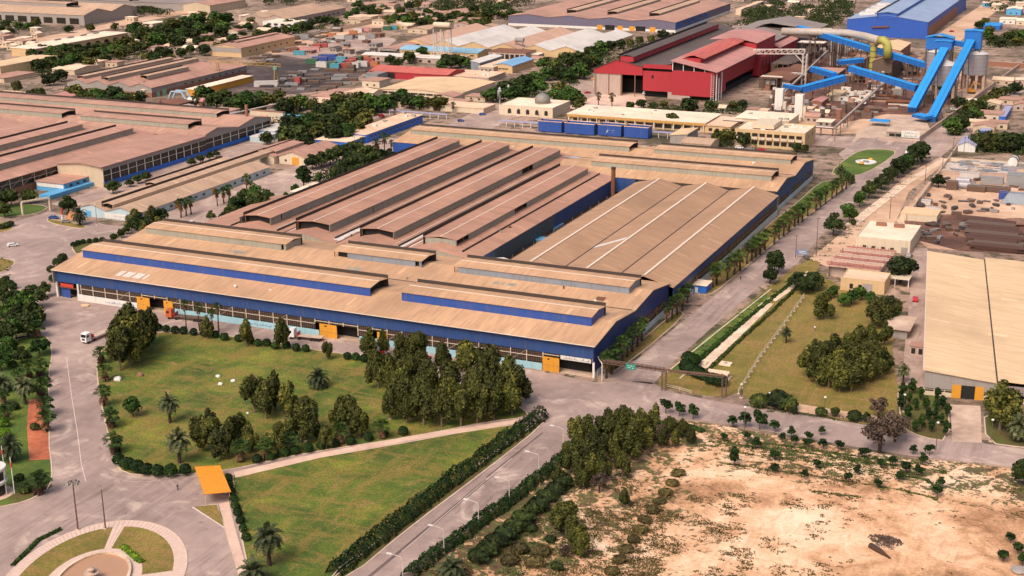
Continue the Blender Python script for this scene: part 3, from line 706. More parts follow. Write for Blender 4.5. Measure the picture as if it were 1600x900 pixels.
# near-black solid core: painted shade behind the openings
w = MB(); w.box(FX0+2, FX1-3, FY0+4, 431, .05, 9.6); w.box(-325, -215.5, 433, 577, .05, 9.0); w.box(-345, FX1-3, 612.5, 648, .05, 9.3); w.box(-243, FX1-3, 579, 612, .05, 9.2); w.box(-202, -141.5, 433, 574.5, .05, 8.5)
w.build('inner_core', M_dark, FAC)
w = MB(); w.box(FX0, FX1, FY0, FY0+4, 0, .04); w.build('floor_slab', M_concrete, FAC)
# south facade bays: plinth panels, doors, glazing
fx = lambda px: ON_Y(px, 505+(px-400)*.145, FY0).x
op = [(FX0+.4, -336.6, 'gate'), (fx(217)-.5, fx(235), 'door'), (fx(235), fx(257), 'gate'), (fx(257), fx(271), 'door'), (fx(500), fx(527), 'door'), (fx(527), fx(562), 'gate'), (fx(590), fx(606), 'door'), (fx(848), fx(874), 'door'), (fx(874), FX1-.9, 'gate')]
for a, b, k in op:
    if k == 'door':
        d = panel(FAC, 'y', FY0, a, b, .05, 4.6, M_yellow, 'door', .18)
        panel(d, 'y', FY0-.18, a+.3*(b-a), a+.42*(b-a), 3.7, 4.2, M_dark, 'door_window', .02)
        panel(d, 'y', FY0-.18, a+.02, b-.02, 2.0, 2.08, M_brownframe, 'door_rail', .03)
x = FX0+.4; xs = []; nb = 38; bw = (FX1-FX0-1.2)/nb
for i in range(nb):
    a, b = FX0+.5+i*bw, FX0+.5+(i+1)*bw; mid = (a+b)/2
    ing = [k for (p, q, k) in op if p-.4 < mid < q+.4]
    z0 = 4.65 if ing else 2.25
    if mid < -336 or mid > fx(876): continue
    glazed_bay(FAC, 'y', FY0, a, b, z0, 5.9, 1 if ing else 3, 7, braces=(i % 4 == 1 and not ing))
pt = MB(); lb = []
seg = [(-336.5, fx(216)), (fx(271), fx(499)), (fx(562), fx(589)), (fx(606), fx(847))]
for i, (a, b) in enumerate(seg):
    panel(FAC, 'y', FY0, a, b, .02, 2.25, M_white if i == 0 else M_lblue, 'plinth_panel', .12 if i else .5)
script_marks(FAC, -325, -311.5, FY0-.53, .5, 1.7, 3, M_ink); script_marks(FAC, fx(392), fx(425), FY0-.15, .6, 1.6, 4, M_ink)
pm = MB()
for xx in (FX0+.25, -336.4, FX1-.45): pm.box(xx-.35, xx+.35, FY0-.05, FY0+.6, 0, 5.9)
pm.build('gate_post', M_white, FAC)
panel(FAC, 'y', FY0, -344, -338.2, 4.3, 5.5, M_redsign, 'sign_board', .2); panel(FAC, 'y', FY0, -344.6, -337, 3.95, 4.2, M_rust, 'gate_beam', .3)
panel(FAC, 'y', FY0+.6, -344.5, -340.5, 0, 3.6, M_blue2, 'gate_leaf', .1)
sb = panel(FAC, 'y', FY0, fx(876), FX1-1.2, 4.5, 5.75, M_white, 'sign_board', .15); script_marks(sb, fx(877), FX1-1.6, FY0-.17, 4.6, 5.7, 9, plain('faded_brown_ink', (.13,.09,.07)))
# east faces: bays and plinth
for y0, y1 in ((384, 393), (402, 411), (411, 420), (420, 428)): glazed_bay(FAC, 'x', FX1, y0, y1, 2.1, 5.3, 2, 4, out=1, frame=M_brownframe, braces=True)
for y0, y1 in ((584, 592), (592, 600), (606, 617), (617, 628), (634, 646)): glazed_bay(FAC, 'x', FX1, y0, y1, 2.3, 5.0, 2, 4, out=1, frame=M_brownframe)
panel(FAC, 'x', FX1, 365, 432, .02, 2.0, paint('pale_plinth', (.50,.56,.56), .7, dirt_amt=.2), 'plinth_panel', .12, 1)
panel(FAC, 'x', FX1, 578, 649, .02, 2.2, MATS['pale_plinth'], 'plinth_panel', .12, 1)
panel(FAC, 'x', -138.55, 433, 575, .02, 2.5, MATS['pale_plinth'], 'plinth_panel', .12, 1)
for i in range(16):
    y0 = 433+i*8.85; glazed_bay(FAC, 'x', -138.55, y0, y0+8.85, 2.5, 5.6, 2, 3, out=1, frame=M_brownframe)
for i in range(14):
    y0 = 434+i*10.2; glazed_bay(FAC, 'x', -213.35, y0, y0+10.2, .2, 3.6, 2, 3, out=1)
# the narrow yard between the halls
t = thing('yard_shed', 'pale lean-to roof in the narrow yard beside the blue wall', 'shed', (-208, 450, 0))
roof_slab(t, [(-213.2, 6.4), (-210, 6.9), (-206.6, 6.2)], 'y', 434.5, 449, M_skylight); panel(t, 'x', -207, 434.6, 448.8, 0, 6.2, M_galv, 'wall', .15, 1)
t = thing('chimney', 'tall rusty chimney rising between tan roofs', 'chimney', (G(958, 307, 4).x, G(958, 307, 4).y, 0))
p0 = t.location; mb = MB(); mb.tube([(p0.x, p0.y, 0), (p0.x, p0.y, 17.2)], [1.0, .95], 14); mb.build('stack', M_rust, t)
mb = MB(); mb.tube([(p0.x, p0.y, 16.4), (p0.x, p0.y, 17.3)], 1.08, 14); mb.build('rim', M_gutter_dark, t)
for i, (px, py, l) in enumerate(((868, 352, 9), (846, 372, 5))):
    q = G(px, py, 4); t = thing('pipe_cover', ('long' if i == 0 else 'short')+' light blue sheet cover in the yard beside the tan three-ridge roof', 'cover', (q.x, q.y, 0))
    mb = MB(); mb.box(q.x-1.4, q.x+1.4, q.y-l/2, q.y+l/2, 0, 3.6, M_galv); mb.box(q.x-1.6, q.x+1.6, q.y-l/2-.2, q.y+l/2+.2, 3.61, 3.9, paint('sky_blue_sheet', (.12,.35,.55), .5)); mb.build('cover_body', M_galv, t)

# things on the roofs: vents, small pipes, loose sheets
RV = random.Random(17)
for i in range(46):
    k = i % 3
    if k == 0: x, y = RV.uniform(-335, -146), RV.uniform(364, 431); z = zprof(PF, y)
    elif k == 1: x, y = RV.uniform(-322, -216), RV.uniform(436, 574); z = zprof(pl, x)
    else: x, y = RV.uniform(-340, -146), RV.uniform(612, 648); z = zprof(PB, y)
    if k == 0 and (373 < y < 386 or 408 < y < 420): continue
    if k == 1 and any(a-1 < x < b+1 for a, b in ((-319,-307),(-295,-279),(-266,-252),(-239,-225))): continue
    if k == 2 and 624 < y < 636: continue
    m_ = MB(); s = RV.uniform(.25, .6)
    if RV.random() < .5: m_.lathe([(s*.6, z-.2), (s*.6, z+.5), (s*1.2, z+.55), (s*.3, z+1.0), (0, z+1.0)], (x, y, 0), 10)
    else: m_.box(x-s*2, x+s*2, y-s*1.2, y+s*1.2, z-.15, z+RV.uniform(.12, .5))
    m_.build('roof_vent', RV.choice((M_rust, M_galv, M_skylight, M_gutter_dark)), FAC)
# ------------------------------------------------------------------ the other buildings
M_beige = paint('beige_wall', (.52,.40,.28), .85, .12, .3, dirt_amt=.3)
M_cream = paint('cream_wall', (.60,.48,.35), .85, .1, .3, dirt_amt=.25)
M_ywall = paint('yellow_brick_wall', (.56,.38,.20), .85, .12, .4, dirt_amt=.25)
M_greyw = paint('grey_wall', (.30,.26,.235), .8, .12, .3, dirt_amt=.35)
M_pinkw = paint('pinkish_wall', (.42,.31,.26), .85, .12, .3, dirt_amt=.35)
M_brick = paint('brown_brick_wall', (.26,.12,.075), .9, .2, .5, dirt_amt=.3)
M_red = paint('red_cladding', (.36,.02,.03), .6, .1, .25, dirt=(.14,.03,.03), dirt_amt=.35)
M_redroof = roofing('red_sheet_roof', (.55,.13,.10), 'x', stain_amt=.2)
M_pinkroof = roofing('faded_red_roof', (.56,.255,.22), 'y', stain_amt=.2)
M_vivid = paint('vivid_blue_wall', (.015,.12,.48), .55, .12, .4, dirt_amt=.15)
M_skyw = paint('sky_blue_wall', (.10,.34,.58), .6, .12, .4, dirt_amt=.2)
M_paleblue = paint('pale_blue_wall', (.42,.52,.55), .7, .1, .4, dirt_amt=.25)
M_lbroof = roofing('light_blue_roof', (.28,.48,.62), 'x', stain_amt=.15)
M_flat = ground_mat('flat_roof', [(.0, lin((190,150,122))), (.5, lin((218,182,152))), (1., lin((232,204,176)))], (.05, .25, 1.5))
M_flatw = ground_mat('pale_flat_roof', [(.0, lin((206,176,152))), (.5, lin((230,206,180))), (1., lin((240,222,200)))], (.05, .25, 1.5))
M_roof_a = roofing('dusty_roof_along', (.54,.35,.23), 'y', var=.12, stain_amt=.3)
M_roof_b = roofing('dusty_roof_across', (.54,.35,.23), 'x', var=.12, stain_amt=.3)
M_roof_pk = roofing('pinkish_roof_along', (.50,.27,.195), 'y', var=.14, stain_amt=.35)
M_roof_pkx = roofing('pinkish_roof_across', (.50,.275,.195), 'x', var=.14, stain_amt=.35)
M_whiteroof = roofing('white_sheet_roof', (.70,.63,.57), 'y', var=.06, stain_amt=.1)
M_greyroof = roofing('grey_sheet_roof', (.30,.24,.215), 'y', var=.12, stain_amt=.2)
M_darkroof = roofing('sooty_roof', (.115,.085,.075), 'y', var=.2, stain_amt=.3)
M_cornroof = roofing('straw_roof', (.78,.53,.31), 'y', var=.06, stain_amt=.08)
M_rustroof = roofing('rusty_roof', (.22,.09,.05), 'y', var=.25, stain_amt=.5)
M_lav = paint('lavender_canopy', (.34,.33,.47), .6, .1, .3, dirt_amt=.2)

def hall(name, label, cat, x0, x1, y0, y1, h, rise=1.5, axis='y', bays=1, wall=None, roof=None, over=.4, wins=(), doors=(), base=None, base_h=0, mono=0, roofs=None, flat=False, parapet=0, wall2=None, group=None, vents=0, z0=0):
    """A building on its own grid: walls, pitched roofs (ridge along axis, one per bay) or a flat roof with parapet, windows and doors on the seen sides.
    wins: (side 'S'/'E', t0, t1, n, z0, z1, w); doors: (side, t, w, h, mat); t as a share of that side's length."""
    wall = wall or M_beige; roof = roof or M_roof_a
    x0, x1 = sorted((x0, x1)); y0, y1 = sorted((y0, y1)); FOOT.append((x0, x1, y0, y1))
    t = thing(name, label, cat, ((x0+x1)/2, (y0+y1)/2, 0), 0, group)
    L0, L1 = (x0, x1) if axis == 'y' else (y0, y1); A0, A1 = (y0, y1) if axis == 'y' else (x0, x1)
    w = MB()
    if flat:
        w.box(x0, x1, y0, y1, 0, h)
        if parapet:
            for q in ((x0, x1, y0, y0+.25), (x0, x1, y1-.25, y1), (x0, x0+.25, y0+.25, y1-.25), (x1-.25, x1, y0+.25, y1-.25)): w.box(*q, h+.003, h+parapet)
        wo = w.build('wall', wall, t)
        r = MB(); r.box(x0+(.27 if parapet else -over), x1-(.27 if parapet else -over), y0+(.27 if parapet else -over), y1-(.27 if parapet else -over), h+.004, h+(.12 if parapet else .3)); ro = r.build('roof', roof, t)
        prof = None
    else:
        prof = []
        for i in range(bays):
            a = L0+(L1-L0)*i/bays; b = L0+(L1-L0)*(i+1)/bays
            if mono: prof += [(a, h+(rise if mono > 0 else 0)), (b, h+(0 if mono > 0 else rise))]
            else: prof += [(a, h), ((a+b)/2, h+rise)]
        if not mono: prof.append((L1, h))
        full = [(p, z) for p, z in prof]
        e = MB(); o = [(p, z-.25) for p, z in full]+[(L1, 0), (L0, 0)]; e.extrude(o, axis, A0, A1)
        wo = e.build('wall', wall, t)
        if roofs:
            for i in range(bays):
                seg = full[2*i:2*i+3] if not mono else full[2*i:2*i+2]
                roof_slab(t, seg, axis, A0-over, A1+over, roofs[i % len(roofs)], t=.2)
        else:
            full[0] = (full[0][0]-over, full[0][1]-over*.12); full[-1] = (full[-1][0]+over, full[-1][1]-over*.12)
            roof_slab(t, full, axis, A0-over, A1+over, roof, t=.2)
    if base_h:
        b = MB(); b.box(x0-.06, x1+.06, y0-.06, y0-.004, .02, base_h); b.box(x1+.004, x1+.06, y0, y1, .02, base_h); b.build('base_wall', base, t)
    for sd, t0, t1, n, z_0, z_1, ww in wins:
        ln = (x1-x0) if sd == 'S' else (y1-y0)
        for i in range(n):
            c = ln*(t0+(t1-t0)*(i+.5)/n)
            m_ = MB()
            if sd == 'S':
                m_.box(x0+c-ww/2, x0+c+ww/2, y0-.05, y0-.004, z_0, z_1, M_glass); m_.box(x0+c-ww/2-.1, x0+c+ww/2+.1, y0-.12, y0-.004, z_0-.12, z_0-.005, M_frame)
            else:
                m_.box(x1+.004, x1+.05, y0+c-ww/2, y0+c+ww/2, z_0, z_1, M_glass); m_.box(x1+.004, x1+.12, y0+c-ww/2-.1, y0+c+ww/2+.1, z_0-.12, z_0-.005, M_frame)
            m_.build('window', M_glass, t)
    for sd, c, ww, hh, mt in doors:
        m_ = MB()
        if sd == 'S': xx = x0+(x1-x0)*c; m_.box(xx-ww/2, xx+ww/2, y0-.1, y0-.004, .02, hh)
        else: yy = y0+(y1-y0)*c; m_.box(x1+.004, x1+.1, yy-ww/2, yy+ww/2, .02, hh)
        m_.build('door', mt, t)
    rr = random.Random(int(x0*7+y0))
    for i in range(vents):
        vx, vy = rr.uniform(x0+1, x1-1), rr.uniform(y0+1, y1-1); m_ = MB(); s = rr.uniform(.5, 1.3)
        zb = h+.12 if flat else zprof(full, vx if axis == 'y' else vy)
        m_.box(vx-s, vx+s, vy-s*.7, vy+s*.7, zb, zb+rr.uniform(.6, 1.3)); m_.build('roof_unit', rr.choice((M_galv, M_white, M_greyw, M_cream)), t)
    t['_p'] = 0; del t['_p']
    t_prof[t.name] = prof
    return t
t_prof = {}
FOOT = [(-347,-137,360,652), (-660,-445,430,655), (-350,-235,838,1100)]
def box3(FL, FR, BR, h):
    a, b, c = G(*FL, h), G(*FR, h), G(*BR, h)
    return a.x, b.x, (a.y+b.y)/2, c.y
def H(name, label, cat, FL, FR, BR, h, **k):
    x0, x1, y0, y1 = box3(FL, FR, BR, h)
    return hall(name, label, cat, x0, x1, y0, y1, h, **k)
def lantern(parent, axis, c0, c1, a0, a1, zb, ze, zr, wall=None, roofm=None, **k):
    return monitor(parent, axis, c0, c1, a0, a1, zb, ze, zr, wall or M_galv, roofm or (M_roof_pk if axis == 'y' else M_roof_pkx), rcap=False, **k)

# --- the neighbouring hall to the west
WH = thing('rolling_hall', 'wide pinkish-roofed hall with a bright blue base wall and gridded windows', 'factory', (-520, 560, 0))
pw = [(-640, 9), (-622, 11.5), (-604, 9), (-587, 11.5), (-569, 9), (-551.5, 11.6), (-534, 9), (-527, 11), (-509, 9), (-492, 11.2), (-474.6, 8.2)]
roof_slab(WH, pw, 'y', 432, 586, M_roof_pk)
pe = [(-474.4, 9.6), (-459, 11.0), (-446.6, 9.8)]
roof_slab(WH, pe, 'y', 506, 589, M_roof_pk)
pn = [(586.2, 9.2), (601, 12), (620, 9.0), (636, 11.8), (652, 9.0)]
roof_slab(WH, pn, 'x', -660, -448.6, M_roof_pkx)
w = MB(); w.box(-640, -475, 434, 434.3, 0, 8.4); w.box(-640, -639.7, 434, 652, 0, 8.6); w.box(-640, -449, 651.6, 651.9, 0, 8.8); gable_wall(w, pe, 'y', 507, 0, .3, M_beige); w.build('wall', M_greyw, WH)
w = MB(); gable_wall(w, pn, 'x', -449.2, 7.2); w.box(-447.3, -447, 507, 588, 7.6, 9.6); w.build('eave_cladding', M_greyw, WH)
w = MB(); w.box(-638, -478, 436, 650, .05, 8); w.box(-478, -450, 510, 650, .05, 8); w.build('inner_core', M_dark, WH)  # solid cores, coloured near black as the shade inside the hall
panel(WH, 'x', -447, 507, 588, .02, 2.3, M_vivid, 'base_wall', .3, 1); panel(WH, 'x', -449, 589, 650, .02, 2.3, M_vivid, 'base_wall', .3, 1)
for i in range(13): glazed_bay(WH, 'x', -447, 507+i*6.25, 507+(i+1)*6.25, 2.3, 7.6, 2, 2, out=1, frame=M_white)
for i in range(8): glazed_bay(WH, 'x', -449, 590+i*7.6, 590+(i+1)*7.6, 2.3, 7.2, 2, 2, out=1, frame=M_white)
for i in range(9): glazed_bay(WH, 'x', -475, 436+i*8, 436+(i+1)*8, 3.4, 7.7, 1, 1, out=1, braces=True)
panel(WH, 'x', -475, 434, 507, .02, 3.4, M_brick, 'base_wall', .1, 1)
lantern(WH, 'y', -529, -519, 440, 577, 10.2, 13.2, 13.8, gaps=())
lantern(WH, 'y', -497, -486, 436, 578, 10.2, 13.2, 13.8)
lantern(WH, 'x', 595.5, 606, -660, -550, 11, 13.8, 14.3, open_ends=(False, True)); lantern(WH, 'x', 595, 606, -536, -463, 11, 13.8, 14.3, open_ends=(False, True))
lantern(WH, 'x', 630, 641, -640, -470, 10.8, 13.2, 13.8)

# --- the kiosk, the low workshops
t = H('gate_office', 'small sky-blue gate office with a rusty pink flat roof and white mural band', 'office', (60,282), (96,289), (145,271), 4.2, flat=True, roof=M_roof_pk, wall=M_skyw, over=.5, wins=[('E',.1,.9,4,2.2,3.4,2.0)])
panel(t, 'y', box3((60,282),(96,289),(145,271),4.2)[2], box3((60,282),(96,289),(145,271),4.2)[0]+.5, box3((60,282),(96,289),(145,271),4.2)[1]-.5, 2.0, 3.9, M_white, 'mural_panel', .08)
t = H('garden_wall', 'low bright blue wall along the gate office yard', 'wall', (68,303), (71,309), (145,282), 1.6, flat=True, roof=M_skyw, wall=M_skyw, over=.02)
LW = H('workshop', 'long low workshop with two tan ridges and a pale blue gable front', 'workshop', (126,322), (207,336), (440,262), 3.7, rise=2.2, axis='y', bays=2, wall=M_paleblue, roof=M_roof_a, wins=[('E',.15,.5,6,1.2,2.2,2.0), ('E',.62,.98,6,1.2,2.2,2.0), ('S',.62,.7,1,1.8,2.6,.7)], doors=[('E',.28,3.4,3.0,M_yellow), ('E',.55,3,2.8,M_yellow), ('S',.18,3,2.6,M_skyw)])
b = box3((126,322),(207,336),(440,262),3.7); bm = (b[0]+b[1])/2
lantern(LW, 'y', bm-3.2, bm+2.2, b[2]+2, b[3]+25, 4.0, 6.0, 6.6, wall=M_beige, roofm=M_roof_a); lantern(LW, 'y', b[0]+6, b[0]+11, b[2]+40, b[3]-3, 5.4, 6.8, 7.2, wall=M_beige, roofm=M_roof_a)
bn = panel(LW, 'y', b[2], bm-1, b[1]-3, .4, 2.7, M_white, 'banner', .1); script_marks(bn, bm+4, b[1]-4.5, b[2]-.12, 1.2, 2.1, 12, M_ink); panel(bn, 'y', b[2]-.1, b[1]-6, b[1]-4, .6, 1.2, M_ink, 'banner_mark', .03)
t = H('workshop', 'cream workshop with a yellow door and one tan ridge, behind hedges', 'workshop', (436,243), (477,247), (528,228), 4.2, rise=2.6, axis='y', wall=M_cream, roof=M_roof_pk, doors=[('S',.62,4,4.0,M_yellow)], wins=[('S',.2,.3,1,1.6,2.6,1.2)])
t = H('workshop', 'cream workshop with an open lantern roof, west of the yellow-doored one', 'workshop', (384,239), (424,246), (479,225), 4.2, rise=2.4, axis='y', wall=M_cream, roof=M_roof_pk, doors=[('S',.25,3.6,3.6,M_yellow)])
b = box3((384,239),(424,246),(479,225),4.2); lantern(t, 'y', (b[0]+b[1])/2+1, b[1]-1.5, b[2]+4, b[3]-2, 4.6, 6.0, 6.5, roofm=M_roof_pk)
t = H('utility_shed', 'small flat-roofed shed tucked against the big hall beside conifers', 'shed', (456,299), (480,303), (512,288), 3.0, flat=True, roof=M_flatw, wall=M_paleblue, over=.3, vents=2)
t = H('store_building', 'long bright blue store with a pale flat roof between trees and the big hall', 'store', (545,206), (567,213), (677,181), 4.6, flat=True, roof=M_flat, wall=M_vivid, over=.3, wins=[('E',.05,.95,14,2.2,3.4,1.4)], vents=7)
t = H('store_annex', 'low blue annex with beige roof at the near end of the long blue store', 'annex', (496,217), (541,224), (600,204), 3.6, flat=True, roof=M_flat, wall=M_vivid, over=.25, wins=[('E',.2,.8,3,1.4,2.4,1.5)], doors=[('S',.6,3,2.6,M_brick)])
t = H('shed', 'blue shed with white roof among trees near the rusty post', 'shed', (400,203), (428,206), (452,195), 3.4, flat=True, roof=M_whiteroof, wall=M_skyw, over=.1, doors=[('S',.5,2,2.2,M_vivid)])
t = H('shed', 'low pale blue shed, nearest of the blue sheds west of the dark trees', 'shed', (392,213), (410,216), (430,208), 2.8, flat=True, roof=M_whiteroof, wall=M_paleblue, over=.1)
t = H('store', 'flat bright blue roof behind white walls at the pipe yard', 'store', (440,182), (455,186), (478,181), 3.6, flat=True, roof=M_skyw, wall=M_cream, over=.1)
t = H('yard_wall', 'stained white yard wall with a dark coping beside the pipe yard', 'wall', (392,172), (440,177), (442,175), 6, flat=True, roof=M_brick, wall=M_cream, over=.1)

# --- north-west
t = H('warehouse', 'four-ridged tan warehouse with three long roof lanterns beside the coal yard', 'warehouse', (108,127), (233,138), (366,101), 6.5, rise=2.6, axis='y', bays=4, wall=M_greyw, roof=M_roof_pk, base=M_brick, base_h=3.2, doors=[('E',.12,4,3.8,paint('mint_door', (.25,.5,.3), .6)), ('E',.06,3,3,MATS['mint_door'])], wins=[('E',.3,.95,9,3.4,4.3,3)])
b = box3((108,127),(233,138),(366,101),6.5); bw_ = (b[1]-b[0])/4
for i, (a, c) in enumerate(((.04,.93), (.05,.97), (.2,.62))): lantern(t, 'y', b[0]+bw_*(i+.5)-2.5+i*2, b[0]+bw_*(i+.5)+2.5+i*2, b[2]+(b[3]-b[2])*a, b[2]+(b[3]-b[2])*c, 7.6, 10.2, 10.5, wall=M_galv, roofm=M_roof_a)
t = H('warehouse', 'yellow brick warehouse with grey gable end beyond the coal yard', 'warehouse', (334,71), (371,76), (446,56), 7.5, rise=2.2, axis='y', wall=M_ywall, roof=M_roof_pk, wins=[('E',.1,.9,7,3.0,4.2,2.2)])
b = box3((334,71),(371,76),(446,56),7.5); panel(t, 'y', b[2], b[0], b[1], 3.4, 7.2, M_greyw, 'gable_sheet', .1); lantern(t, 'y', (b[0]+b[1])/2-3, (b[0]+b[1])/2+2, b[2]+12, b[3]-5, 9, 10.4, 10.8)
t = H('factory', 'long hall with open columned bays and a grey gable, beyond the arcade', 'factory', (-100,8), (104,28), (215,11), 9.5, rise=4.5, axis='x', bays=2, wall=M_greyw, roof=M_roof_b, wins=[('S',.30,.98,9,.6,6.2,11)])
b = box3((-100,8),(104,28),(215,11),9.5); lantern(t, 'x', b[2]+28, b[2]+44, b[0], b[1]-45, 13, 16, 16.6, wall=M_greyw, roofm=M_roof_b); lantern(t, 'x', b[2]+90, b[2]+104, b[0]+100, b[1]-20, 13, 16, 16.6, wall=M_greyw, roofm=M_roof_b)
t = thing('arcade_building', 'long pale building with a row of arched openings in its yellow front', 'arcade', tuple(G(120,72,0)))
b = box3((28,73),(44,79),(192,51),6.4); mb = MB(); mb.box(b[0], b[1], b[2], b[3], 0, 6.4); mb.build('wall', M_ywall, t)
mb = MB(); mb.box(b[0]-.4, b[1]+.6, b[2]-.4, b[3]+.4, 6.41, 6.9); mb.build('roof', M_flatw, t)
na = 10
for i in range(na):
    y0 = b[2]+(b[3]-b[2])*(i+.25)/na; y1 = b[2]+(b[3]-b[2])*(i+.8)/na; r = (y1-y0)/2; yc = (y0+y1)/2; mb = MB()
    pts = [(y0, .3), (y1, .3), (y1, 2.2)]+[(yc+r*cos(a*pi/10), 2.2+2.3*sin(a*pi/10)) for a in range(1, 10)]+[(y0, 2.2)]
    mb.extrude(pts, 'x', b[1]+.01, b[1]+.1); mb.build('arch', M_dark, t)
for i in range(4):
    y = b[2]+(b[3]-b[2])*(.4+.14*i); mb = MB(); mb.box(b[0]+3, b[0]+5, y, y+7, 6.9, 8.0); mb.build('roof_unit', M_greyw, t)
t = H('warehouse', 'straw-yellow flat-fronted hall at the picture edge below the arcade', 'warehouse', (-90,112), (51,95), (30,84), 7.5, flat=True, roof=M_cornroof, wall=paint('straw_wall', (.62,.46,.24), .8), over=.2)
t = H('shed', 'long low tan shed beneath the straw-yellow hall', 'shed', (-60,128), (41,116), (38,112), 3.2, flat=True, roof=M_roof_pk, wall=M_beige, over=.3)
t = H('store', 'tan roofs stepping down beside the rolling hall, edge of the plant', 'store', (-80,160), (33,148), (38,144), 4, flat=True, roof=M_cornroof, wall=M_beige, over=.3)
t = H('warehouse', 'long twin-ridged warehouse with a pink gable at the dusty main street', 'warehouse', (378,26), (446,30), (545,12), 6.5, rise=3.2, axis='y', bays=2, wall=M_pinkw, roof=M_roof_a, wins=[('E',.1,.9,10,2,3.4,4)])
t = H('warehouse', 'grey-roofed long hall at the far top beyond green trees', 'warehouse', (150,-6), (277,12), (330,-2), 7.5, rise=3, axis='x', wall=M_greyw, roof=M_greyroof)
t = H('warehouse', 'plain tan hall with a chimney in front of it, at the far top', 'warehouse', (290,6), (324,9), (352,-2), 8, rise=3, axis='y', wall=M_beige, roof=M_roof_pk)
t = H('shed', 'low white-edged shed running behind green trees at the far top', 'shed', (326,9), (360,10), (372,5), 3.5, rise=1.2, axis='y', wall=M_greyw, roof=M_roof_a)
t = H('white_house', 'white open-framed house by the dusty main street', 'house', (415,33), (455,37), (462,31), 7, flat=True, roof=M_flatw, wall=M_white, parapet=.5, wins=[('S',.1,.95,4,4.2,6,4), ('S',.1,.95,4,.8,2.8,3)])
# middle north: storage sheds
G1 = H('storage_hall', 'storage hall of six ridges, tan, grey and white, behind the water tower', 'warehouse', (619,69), (915,80), (1003,55), 5.0, rise=4.2, axis='y', bays=6, wall=M_ywall, roofs=[roofing('salmon_roof', (.60,.36,.25), 'y', var=.08, stain_amt=.15), M_whiteroof, M_whiteroof, MATS['salmon_roof'], M_whiteroof, M_whiteroof])
t = H('warehouse', 'long light-blue roofed brick store at the foot of the water tower', 'warehouse', (621,77), (747,83), (757,76), 5.2, rise=1.8, axis='x', wall=M_ywall, roof=M_lbroof, wins=[('S',.03,.97,12,2.6,3.6,3.2)])
t = H('shed', 'brown-roofed open shed west of the light-blue roofed store', 'shed', (594,76), (620,77), (640,64), 5.5, rise=1.2, axis='y', wall=M_greyw, roof=M_roof_pk, wins=[('S',.05,.95,3,.4,4,7)])
t = H('shed', 'long white shed in front of the light-blue roofed store', 'shed', (565,85), (690,92), (696,87), 4.0, rise=1.0, axis='x', wall=M_pinkw, roof=M_whiteroof, wins=[('S',.05,.9,8,.6,2.4,2.4)])
t = H('warehouse', 'long red-roofed red shed in front of the tan roof', 'warehouse', (577,110), (700,117), (713,108), 5.0, rise=2.2, axis='x', wall=M_red, roof=M_redroof, doors=[('S',.28,6,4.2,M_dark), ('S',.62,5,2.6,M_greyw)])
t = H('warehouse', 'broad straw-coloured flat hall behind the dark trees', 'warehouse', (592,139), (716,147), (757,126), 3.5, rise=1.5, axis='y', bays=1, wall=M_cream, roof=M_cornroof, wins=[('S',.02,.98,10,1.2,2.4,5)])
t = H('tank_shed', 'grey corrugated block at the end of the red shed', 'shed', (570,116), (590,117), (596,112), 5.0, flat=True, roof=M_greyroof, wall=M_galvb, over=.1)
t = H('shed', 'tan-roofed open shed with a white cabin on it, at the coal yard edge', 'shed', (487,149), (515,154), (556,141), 3.6, rise=1.0, axis='y', wall=M_pinkw, roof=M_roof_pk, wins=[('E',.05,.95,5,.5,2.6,5)])
t = H('store', 'yellow store with a sky-blue gable roof among sheds', 'store', (771,101), (800,103), (838,92), 5.5, rise=1.6, axis='y', wall=M_ywall, roof=roofing('sky_gable_roof', (.22,.42,.66), 'y', stain_amt=.1), wins=[('S',.1,.8,4,2.6,3.4,2.2), ('E',.1,.9,5,3.4,4.2,1.4)])
t = H('store', 'white mono-roofed store with grey front beside the sky-blue gable', 'store', (736,97), (749,98), (788,87), 6.5, rise=1.2, axis='y', mono=1, wall=M_galvb, roof=M_whiteroof)
t = H('store', 'pinkish low store between the white and sky-blue roofs', 'store', (749,104), (770,106), (806,94), 4.5, flat=True, roof=M_flat, wall=M_pinkw, over=.2, wins=[('S',.1,.9,3,1.6,3,1.5)])
t = H('annex', 'long low tan annex east of the red shed', 'annex', (705,117), (760,123), (790,113), 3.2, flat=True, roof=M_flat, wall=M_pinkw, over=.2, vents=4)
t = H('annex', 'flat pale annex behind the dome-topped hall trees', 'annex', (690,163), (750,172), (775,163), 3.2, flat=True, roof=M_flat, wall=M_cream, over=.3)
t = H('old_works', 'ruined brick works front with dark openings under the roof tank', 'works', (765,80), (820,84), (830,78), 6, flat=True, roof=M_rustroof, wall=M_pinkw, wins=[('S',.03,.97,7,.6,4.6,3)])
BH = H('factory', 'far hall of four scalloped roofs with slate front and vivid blue end', 'factory', (795,24), (1055,35), (1152,5), 9.0, rise=2.2, axis='y', bays=4, wall=paint('slate_cladding', (.13,.115,.17), .65, dirt_amt=.3), roof=M_roof_pk, wins=[('E',.1,.5,3,4.5,6.5,10)], doors=[('S',.56,5,4,M_yellow), ('S',.68,5,4,M_yellow), ('S',.75,5,4,M_yellow), ('S',.87,5,4,M_yellow), ('S',.62,9,4.2,M_dark), ('S',.8,9,4.2,M_dark)], base=M_white, base_h=2.2)
b = box3((795,24),(1055,35),(1152,5),9.0); panel(BH, 'x', b[1], b[2]+.2, b[2]+.55*(b[3]-b[2]), 2.25, 8.6, M_blue2, 'blue_cladding', .03, 1)
bw_ = (b[1]-b[0])/4
for i in (1, 2, 3): lantern(BH, 'y', b[0]+bw_*i+6, b[0]+bw_*i+15, b[2]+30, b[3]-20, 9.6, 12.6, 13, wall=M_galv, roofm=M_roof_a)
